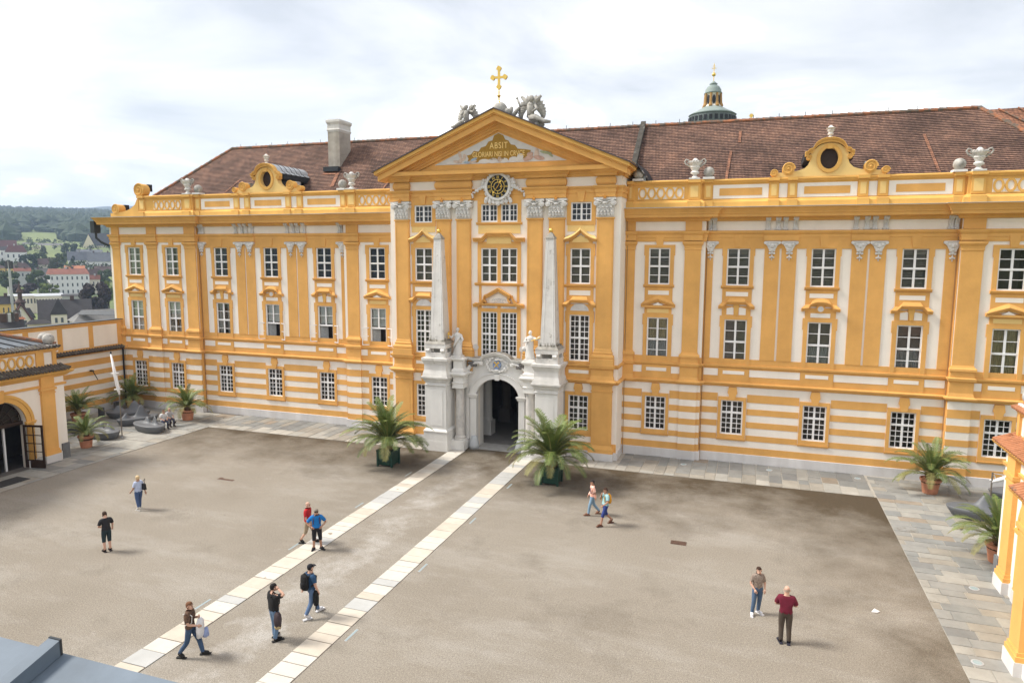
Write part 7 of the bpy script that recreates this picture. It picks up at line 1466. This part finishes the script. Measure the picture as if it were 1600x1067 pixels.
def tree(u0, u1, v0, v1, dist, col, var, label):
    c0 = far((u0+u1)/2, v1, dist); w = (far(u1, v1, dist)-far(u0, v1, dist)).length; h = far((u0+u1)/2, v0, dist).z-c0.z
    zg = min(prof_h(dist), c0.z-.5); t = empty('tree', (c0.x, c0.y, zg), label, 'tree', 'trees in the town', rz=u0*.37)
    k = h*1.02; o = bpy.data.objects.new('crown', crown_data(var, col)); C.objects.link(o); o.parent = t; o.location = (0, 0, c0.z-zg); o.scale = (w*1.08, w*1.08, k)
    tz = c0.z-zg+k*.55; b = MB(); b.tube([(0, 0, -1), (0, 0, tz*.5), (w*.02, 0, tz)], [w*.05, w*.04, w*.012], 6)
    for a in (0, 2.1, 4.2): b.tube([(0, 0, tz*.55), (cos(a)*w*.2, sin(a)*w*.2, tz*1.0)], [w*.02, w*.006], 5)
    b.build('trunk', BARK, t, local=True)
tree(28, 64, 396, 422, 620, 'dark', 0, 'dark green broad tree below the far white house at left'); tree(49, 77, 392, 416, 660, 'green', 1, 'mid green round tree in front of the cream gabled house'); tree(85, 108, 392, 412, 680, 'green', 2, 'mid green tree left of the grey slate roofs'); tree(93, 115, 376, 399, 760, 'dark', 'c', 'tall dark conifer below the meadow'); tree(108, 128, 380, 398, 790, 'dark', 3, 'dark tree just right of the tall conifer')
tree(74, 100, 401, 421, 590, 'grey', 3, 'grey green tree behind the big white house'); tree(-4, 39, 420, 450, 500, 'green', 2, 'large green tree behind the lattice mast at left edge'); tree(43, 80, 421, 449, 500, 'green', 0, 'large green tree left of the big white house'); tree(18, 62, 441, 464, 430, 'copper', 1, 'dark copper leaved tree behind the long flat roof'); tree(61, 95, 440, 462, 440, 'lime', 2, 'bright lime green tree below the big white house')
tree(128, 178, 438, 494, 330, 'copper', 3, 'big dark copper beech against the palace corner'); tree(153, 177, 419, 443, 540, 'green', 1, 'round green tree above the copper beech'); tree(108, 123, 397, 416, 640, 'dark', 'c', 'small dark conifer before the grey slate roofs'); tree(160, 180, 438, 470, 360, 'lime', 0, 'light green tree half behind the copper beech'); tree(-6, 27, 487, 506, 190, 'green', 3, 'green shrub on the slope at the left edge'); tree(138, 158, 396, 410, 700, 'dark', 0, 'small dark tree beside the cream school'); tree(64, 76, 384, 402, 800, 'grey', 1, 'slim grey green tree in front of the pale houses'); tree(0, 18, 405, 416, 560, 'dark', 2, 'dark hedge like tree below the white house at left edge')
# forest mass and hedge trees on the hill: one wood
g = random.Random(77); b = MB()
def blobtree(p, w, h):
    n = 7; 
    for (dx, dz, s) in ((0, .5, .5), (.25, .35, .36), (-.25, .38, .36)):
        c = Vector((p.x+dx*w, p.y, p.z+dz*h)); V = [c+Vector((0, 0, s*h*.95))]; rj = [g.uniform(.75, 1.2) for _ in range(n)]
        V += [c+Vector((cos(2*pi*q/n)*s*w*rj[q], sin(2*pi*q/n)*s*w*rj[q], s*h*g.uniform(.15, .4))) for q in range(n)]+[c+Vector((cos(2*pi*q/n)*s*w*.9, sin(2*pi*q/n)*s*w*.9, -s*h*.6)) for q in range(n)]
        b.add(V, [(0, 1+q, 1+(q+1) % n) for q in range(n)]+[(1+q, 1+n+q, 1+n+(q+1) % n, 1+(q+1) % n) for q in range(n)])
for i in range(3400):
    u = g.uniform(-60, 215); d = g.uniform(1330 if 22 < u < 104 else 1040, 2500); p = far(u, 400, d); w = g.uniform(16, 30); blobtree(Vector((p.x, p.y, prof_h(d)-2)), w, g.uniform(15, 26))
props(b.build('woodland', mat('woodland_leaf', (.03, .05, .022), .9, .5, .03, col2=(.02, .036, .02)), None, local=True), 'dense dark green woodland covering the lower hill behind the town', 'woodland', kind='stuff')
b = MB()
for i in range(46):
    u = g.choice((g.uniform(-10, 10), g.uniform(14, 34), g.uniform(40, 48), g.uniform(80, 96), g.uniform(58, 110))); d = g.uniform(1260, 1330); p = far(u, 400, d); blobtree(Vector((p.x, p.y, prof_h(d)-1)), g.uniform(10, 20), g.uniform(8, 13))
props(b.build('hedgerow', MATS['woodland_leaf'], None, local=True), 'dark hedgerow bushes dotted across the bright meadow', 'hedge', kind='stuff')
b = MB()                                             # gardens between the houses: hedges, bushes and small trees that run together
for i in range(280):
    u = g.uniform(-25, 190); d = g.choice((g.uniform(545, 720), g.uniform(720, 1050))); p = far(u, 400, d); zz = prof_h(d)-.5; w = g.uniform(3, 7); lob = [(g.uniform(-.3, .3)*w, g.uniform(-.3, .3)*w, g.uniform(.3, .8)*w, g.uniform(.25, .45)*w) for _ in range(4)]
    for k in range(46):
        lx, ly, lz, lr = g.choice(lob); dv = Vector((g.gauss(0, 1), g.gauss(0, 1), g.gauss(0, 1))).normalized(); c = Vector((p.x+lx, p.y+ly, zz+lz))+dv*lr; s = g.uniform(.5, 1.0); a1 = Vector((g.gauss(0, 1), g.gauss(0, 1), g.gauss(0, 1))).normalized(); t1 = dv.cross(a1).normalized()*s; t2 = (dv+a1*.6).cross(t1).normalized()*s; b.add([c-t1, c+t2*.6, c+t1, c-t2*.9], [(0, 1, 2, 3)])
props(b.build('garden_greenery', mat('garden_leaf', (.06, .09, .03), .85, .5, .05, col2=(.025, .045, .02)), None, local=True), 'mixed green hedges and bushes filling the gardens between the town houses', 'greenery', kind='stuff')
# ---------------------------------------------------------------- houses
RF = {'red': mat('town_red_roof', (.20, .075, .05), .9, .25, .5), 'dark': mat('town_dark_roof', (.045, .042, .045), .9, .3, .5), 'brown': mat('town_brown_roof', (.085, .055, .05), .9, .3, .5), 'slate': mat('town_slate_roof', (.12, .13, .15), .7, .25, .4), 'orange': mat('town_orange_roof', (.42, .17, .09), .9, .2, .5), 'grey': mat('town_grey_roof', (.17, .165, .16), .8, .3, .4), 'wine': mat('town_wine_roof', (.10, .04, .04), .9, .2, .5), 'white': mat('town_metal_roof', (.40, .42, .44), .6, .1, .3)}
WLL = {'white': mat('town_white_wall', (.70, .69, .70), .9, .06, .3), 'cream': mat('town_cream_wall', (.66, .58, .42), .9, .06, .3), 'yellow': mat('town_yellow_wall', (.62, .42, .14), .9, .08, .3), 'grey': mat('town_grey_wall', (.42, .42, .42), .9, .1, .3), 'ivory': mat('town_ivory_wall', (.68, .62, .54), .9, .06, .3)}
WIN = mat('town_window_glass', (.07, .08, .10), .2, .2, 1, spec=.5)
def house(u0, u1, vr, ve, vb, dist, wall, roof_, label, rot=0., ridge_along=True, rows=2, cols=4, depth=None, hip=.0, chim=1, name='town_house', win_w=.30, over=.4):
    """town house surveyed from its picture box: u0,u1 sides; vr ridge, ve eave, vb base rows"""
    a = far(u0, ve, dist); c = far(u1, ve, dist); w = (c-a).length; ze = a.z; zr = far(u0, vr, dist+w*.2).z; zb = far(u0, vb, dist).z; zg = min(zb, prof_h(dist))-.8
    m = (a+c)/2; dirv = Vector((c.x-a.x, c.y-a.y, 0)).normalized(); ang = atan2(dirv.y, dirv.x)+rot; D = depth or w*.6; back = Vector((-dirv.y, dirv.x, 0))
    t = empty(name, (m.x+back.x*D/2, m.y+back.y*D/2, zg), label, 'house', 'houses of the town below', ang)
    H_ = ze-zg; R_ = zr-zg; hw, hd = w/2, D/2
    MB().box(-hw, hw, -hd, hd, 0, H_).build('wall', WLL[wall], t, local=True)
    o_ = over
    if ridge_along:
        hp = hip*w
        P = [(-hw-o_, -hd-o_, H_), (hw+o_, -hd-o_, H_), (hw+o_, hd+o_, H_), (-hw-o_, hd+o_, H_), (-hw-o_+hp, 0, R_), (hw+o_-hp, 0, R_)]; Fc = [(0, 1, 5, 4), (2, 3, 4, 5), (1, 2, 5), (3, 0, 4), (0, 3, 2, 1)]
    else:
        hp = hip*D
        P = [(-hw-o_, -hd-o_, H_), (hw+o_, -hd-o_, H_), (hw+o_, hd+o_, H_), (-hw-o_, hd+o_, H_), (0, -hd-o_+hp, R_), (0, hd+o_-hp, R_)]; Fc = [(1, 2, 5, 4), (3, 0, 4, 5), (0, 1, 4), (2, 3, 5), (0, 3, 2, 1)]
    rf = MB().add(P, Fc).build('roof', RF[roof_], t, local=True)
    if not ridge_along and hip == 0: MB().add([(-hw, -hd-.45, H_), (hw, -hd-.45, H_), (0, -hd-.45, R_-.35)], [(0, 1, 2)]).build('gable', WLL[wall], t, local=True)
    if ridge_along and hip == 0:
        for s in (-1, 1): MB().add([(s*(hw+.02), -hd, H_), (s*(hw+.02), hd, H_), (s*(hw+.02), 0, R_-.3)], [(0, 1, 2) if s > 0 else (0, 2, 1)]).build('gable', WLL[wall], t, local=True)
    rr = random.Random(int(u0*7+vr))
    for q in range(chim):
        x = rr.uniform(-.35, .35)*w; MB().box(x-.5, x+.5, -.4, .4, R_-2.5, R_+1.0).build('chimney', WLL['grey'] if rr.random() < .5 else RF['brown'], rf, local=True)
    Hv = ze-zb; 
    for r in range(rows):
        z = H_-Hv*(r+.75)/max(rows, 1)-.2; hh = Hv/max(rows, 1)*.48
        for c_ in range(cols):
            x = -hw+w*(c_+.5)/cols; ww = w/cols*win_w
            o2 = MB().box(-ww/2, ww/2, -.06, .06, 0, hh).build('window', WIN, t, local=True); o2.location = (x, -hd-.02, z); MB().box(-ww/2-.12, ww/2+.12, -.16, 0, -.18, -.02).build('sill', WLL['white'], o2, local=True)
        for c_ in range(3):
            o2 = MB().box(-.06, .06, -.5, .5, 0, hh).build('window', WIN, t, local=True); o2.location = (hw+.02, -hd+D*(c_+.5)/3, z)
    return t, w, H_, R_, hd
house(74, 137, 420, 429, 461, 520, 'white', 'red', 'big white four storey house with red brown roof', rot=.12, rows=3, cols=8, depth=15, hip=.04, chim=2)
tt, w_, H_, R_, hd_ = house(62, 144, 470, 506, 514, 235, 'ivory', 'dark', 'villa with steep dark roof, white turret and wine red gables', rows=1, cols=6, depth=14, chim=1)
o_ = MB().box(-1.9, 1.9, -hd_-2.2, -hd_+1, H_-4, H_+2.6).build('turret', WLL['ivory'], tt, local=True); o_.location.x = -1.6; MB().frustum(0, -hd_-.6, H_+2.6, H_+7.0, 2.2, 1.9, .05, .05).build('turret_roof', RF['dark'], o_, local=True)
for x in (-.7, .7): MB().box(x-.3, x+.3, -hd_-2.3, -hd_-2.18, H_+.3, H_+1.7).build('turret_window', WIN, o_, local=True)
for gx, gw, gh in ((5.4, 3.0, 4.2), (-10.2, 3.2, 6.5)):
    o_ = MB().add([(gx-gw, -hd_-1.3, H_-4), (gx+gw, -hd_-1.3, H_-4), (gx+gw, -hd_-1.3, H_-.5), (gx, -hd_-1.3, H_+gh-1.2), (gx-gw, -hd_-1.3, H_-.5)], [(0, 1, 2, 3, 4)]).build('front_gable', WLL['ivory'], tt, local=True)
    MB().add([(gx-gw-.5, -hd_-1.8, H_-1.1), (gx, -hd_-1.8, H_+gh-.6), (gx+gw+.5, -hd_-1.8, H_-1.1), (gx-gw-.5, -hd_+5, H_-1.1), (gx, -hd_+5, H_+gh-.6), (gx+gw+.5, -hd_+5, H_-1.1)], [(0, 1, 4, 3), (1, 2, 5, 4)]).build('gable_roof', RF['dark'], tt, local=True)
    MB().tube([(gx-gw-.4, -hd_-1.75, H_-1.2), (gx, -hd_-1.75, H_+gh-.7), (gx+gw+.4, -hd_-1.75, H_-1.2)], .28, 4).build('bargeboard', RF['wine'], tt, local=True)
    for x in (-.7, .7): MB().box(gx+x-.35, gx+x+.35, -hd_-1.42, -hd_-1.28, H_-.6, H_+1.2).build('window', WIN, tt, local=True)
MB().lathe([(1.0, R_-5), (1.0, R_-.5), (1.5, R_-.3), (.55, R_+.6), (.5, R_+2.4), (.95, R_+2.6), (.3, R_+3.8), (.03, R_+5.4)], -10.4, -hd_+2, 8).build('spire_turret', RF['brown'], tt, local=True)
house(-14, 24, 463, 476, 493, 300, 'yellow', 'dark', 'yellow house with dark roof at the left edge', rows=1, cols=5, hip=.1); house(132, 186, 364, 384, 399, 900, 'cream', 'dark', 'large cream school with steep dark hipped roof against the palace corner', rows=3, cols=14, hip=.14, depth=22, chim=0, win_w=.42); house(130, 148, 366, 384, 399, 885, 'cream', 'dark', 'gabled cream end wing of the school', ridge_along=False, rows=3, cols=4, depth=24, chim=0)
house(106, 140, 393, 407, 421, 650, 'white', 'slate', 'white row house with slate roof left of its pair', rows=1, cols=6, chim=2); house(138, 182, 394, 409, 424, 640, 'white', 'slate', 'white row house with slate roof touching the palace corner', rows=1, cols=7, chim=3); house(120, 160, 390, 398, 410, 690, 'grey', 'slate', 'long slate roof behind the white row houses', rows=1, cols=6, chim=2)
house(-8, 20, 385, 391, 410, 700, 'white', 'dark', 'white flat looking house with two window rows at left edge', rows=2, cols=4); house(-10, 26, 375, 386, 394, 820, 'cream', 'wine', 'house with big wine red roof at left edge', rows=0); house(8, 42, 383, 394, 405, 690, 'white', 'wine', 'white house with wine red roof and skylights', rows=1, cols=4, hip=.2)
house(17, 48, 410, 419, 428, 600, 'white', 'brown', 'white house with brown hipped roof left of the green trees', rows=1, cols=3, hip=.3); house(-6, 22, 414, 419, 432, 590, 'yellow', 'brown', 'ochre house with low brown roof behind the mast', rows=1, cols=4); house(22, 48, 419, 424, 434, 560, 'grey', 'red', 'small grey house with red roof under the brown hipped one', rows=1, cols=3)
house(44, 72, 384, 391, 399, 850, 'cream', 'grey', 'pale yellow gable house in the middle distance', ridge_along=False, rows=0); house(60, 98, 380, 386, 395, 930, 'white', 'grey', 'long white house with grey roof below the meadow', rows=1, cols=8); house(36, 62, 379, 385, 393, 960, 'yellow', 'grey', 'long house with grey roof at the meadow edge', rows=1, cols=6); house(78, 94, 381, 388, 397, 900, 'white', 'red', 'white gabled house with red roof right of the long white one', ridge_along=False, rows=1, cols=3)
house(101, 132, 415, 420, 428, 600, 'cream', 'orange', 'house with bright orange roof behind the big white house', rows=0, chim=2); house(133, 156, 420, 431, 444, 560, 'ivory', 'brown', 'house with dark brown roof right of the big white house', rows=1, cols=3); house(136, 156, 430, 437, 448, 535, 'ivory', 'red', 'low house with red roof right of the big white house', rows=1, cols=3); house(148, 180, 416, 424, 434, 585, 'white', 'brown', 'white gabled house with brown roof above the round tree', rows=1, cols=3); house(60, 90, 404, 414, 424, 620, 'ivory', 'brown', 'brown roofed house half hidden by the grey green tree', rows=0); house(56, 76, 419, 433, 446, 545, 'grey', 'grey', 'grey roofed annex left of the big white house', rows=1, cols=2)
house(13, 62, 460, 463, 478, 385, 'ivory', 'white', 'long flat roofed pale block in front of the copper tree', rows=1, cols=9, hip=.02, chim=0, win_w=.5); house(55, 98, 459, 463, 478, 380, 'ivory', 'white', 'long flat roofed pale block with dark window band', rows=1, cols=9, hip=.02, chim=0, win_w=.5); house(97, 136, 460, 463, 480, 372, 'grey', 'dark', 'dark flat hall below the big white house', rows=0, chim=0)
house(20, 54, 482, 498, 506, 260, 'ivory', 'dark', 'house with dark grey hipped roof left of the villa', rows=0, hip=.25); house(112, 196, 485, 503, 515, 165, 'ivory', 'grey', 'low grey roof with solar panels beside the palace corner', rows=0, hip=.25, chim=0, rot=.2); house(-12, 34, 501, 514, 524, 135, 'ivory', 'dark', 'dark tiled roof close behind the courtyard wall at left', rows=0, chim=3); house(44, 76, 500, 507, 520, 140, 'ivory', 'dark', 'small dark hipped roof with orange ridge behind the wall', rows=0, hip=.3, chim=0); house(5, 36, 495, 500, 516, 150, 'ivory', 'orange', 'small roof with orange tiles behind the wall', rows=0, hip=.2, chim=2)
sp = far(150, 494, 163); o_ = empty('solar_panels', (sp.x, sp.y, sp.z), 'dark solar panels leaning on the low grey roof', 'solar panel'); 
for i in range(3): q_ = MB().box(-1.3, 1.3, -.8, .8, 0, .08).build('panel', MATS['dark_sheet_metal'], o_, local=True); q_.location = (i*2.8-2.8, i*.5, .6); q_.rotation_euler = (.5, 0, .3)
mp_ = far(17, 449, 300); mt_ = far(17, 408, 300); t = empty('lattice_mast', (mp_.x, mp_.y, -15), 'grey floodlight mast standing among the trees at left', 'mast'); MB().tube([(0, 0, 0), (0, 0, mt_.z+15)], [.55, .35], 8).build('mast', WLL['grey'], t, local=True); MB().box(-1.6, 1.6, -.3, .3, mt_.z+12.4, mt_.z+15).build('lamp_head', RF['dark'], t, local=True); MB().box(-1.2, -.9, -.4, -.1, mt_.z+3, mt_.z+6).build('antenna', WLL['white'], t, local=True)

# ---------------------------------------------------------------- the air
HZ = bpy.data.materials.new('thin_haze'); HZ.use_nodes = True; _n = HZ.node_tree.nodes; _l = HZ.node_tree.links; _n.remove(_n['Principled BSDF'])
_v = _n.new('ShaderNodeVolumePrincipled'); _v.inputs['Color'].default_value = (.56, .71, 1.0, 1); _v.inputs['Density'].default_value = 1.6e-4; _v.inputs['Anisotropy'].default_value = .2; _l.new(_v.outputs[0], _n['Material Output'].inputs['Volume'])
props(MB().box(-5250, 5250, -5250, 5250, -19.5, 345).build('haze', HZ, None), kind='stuff')
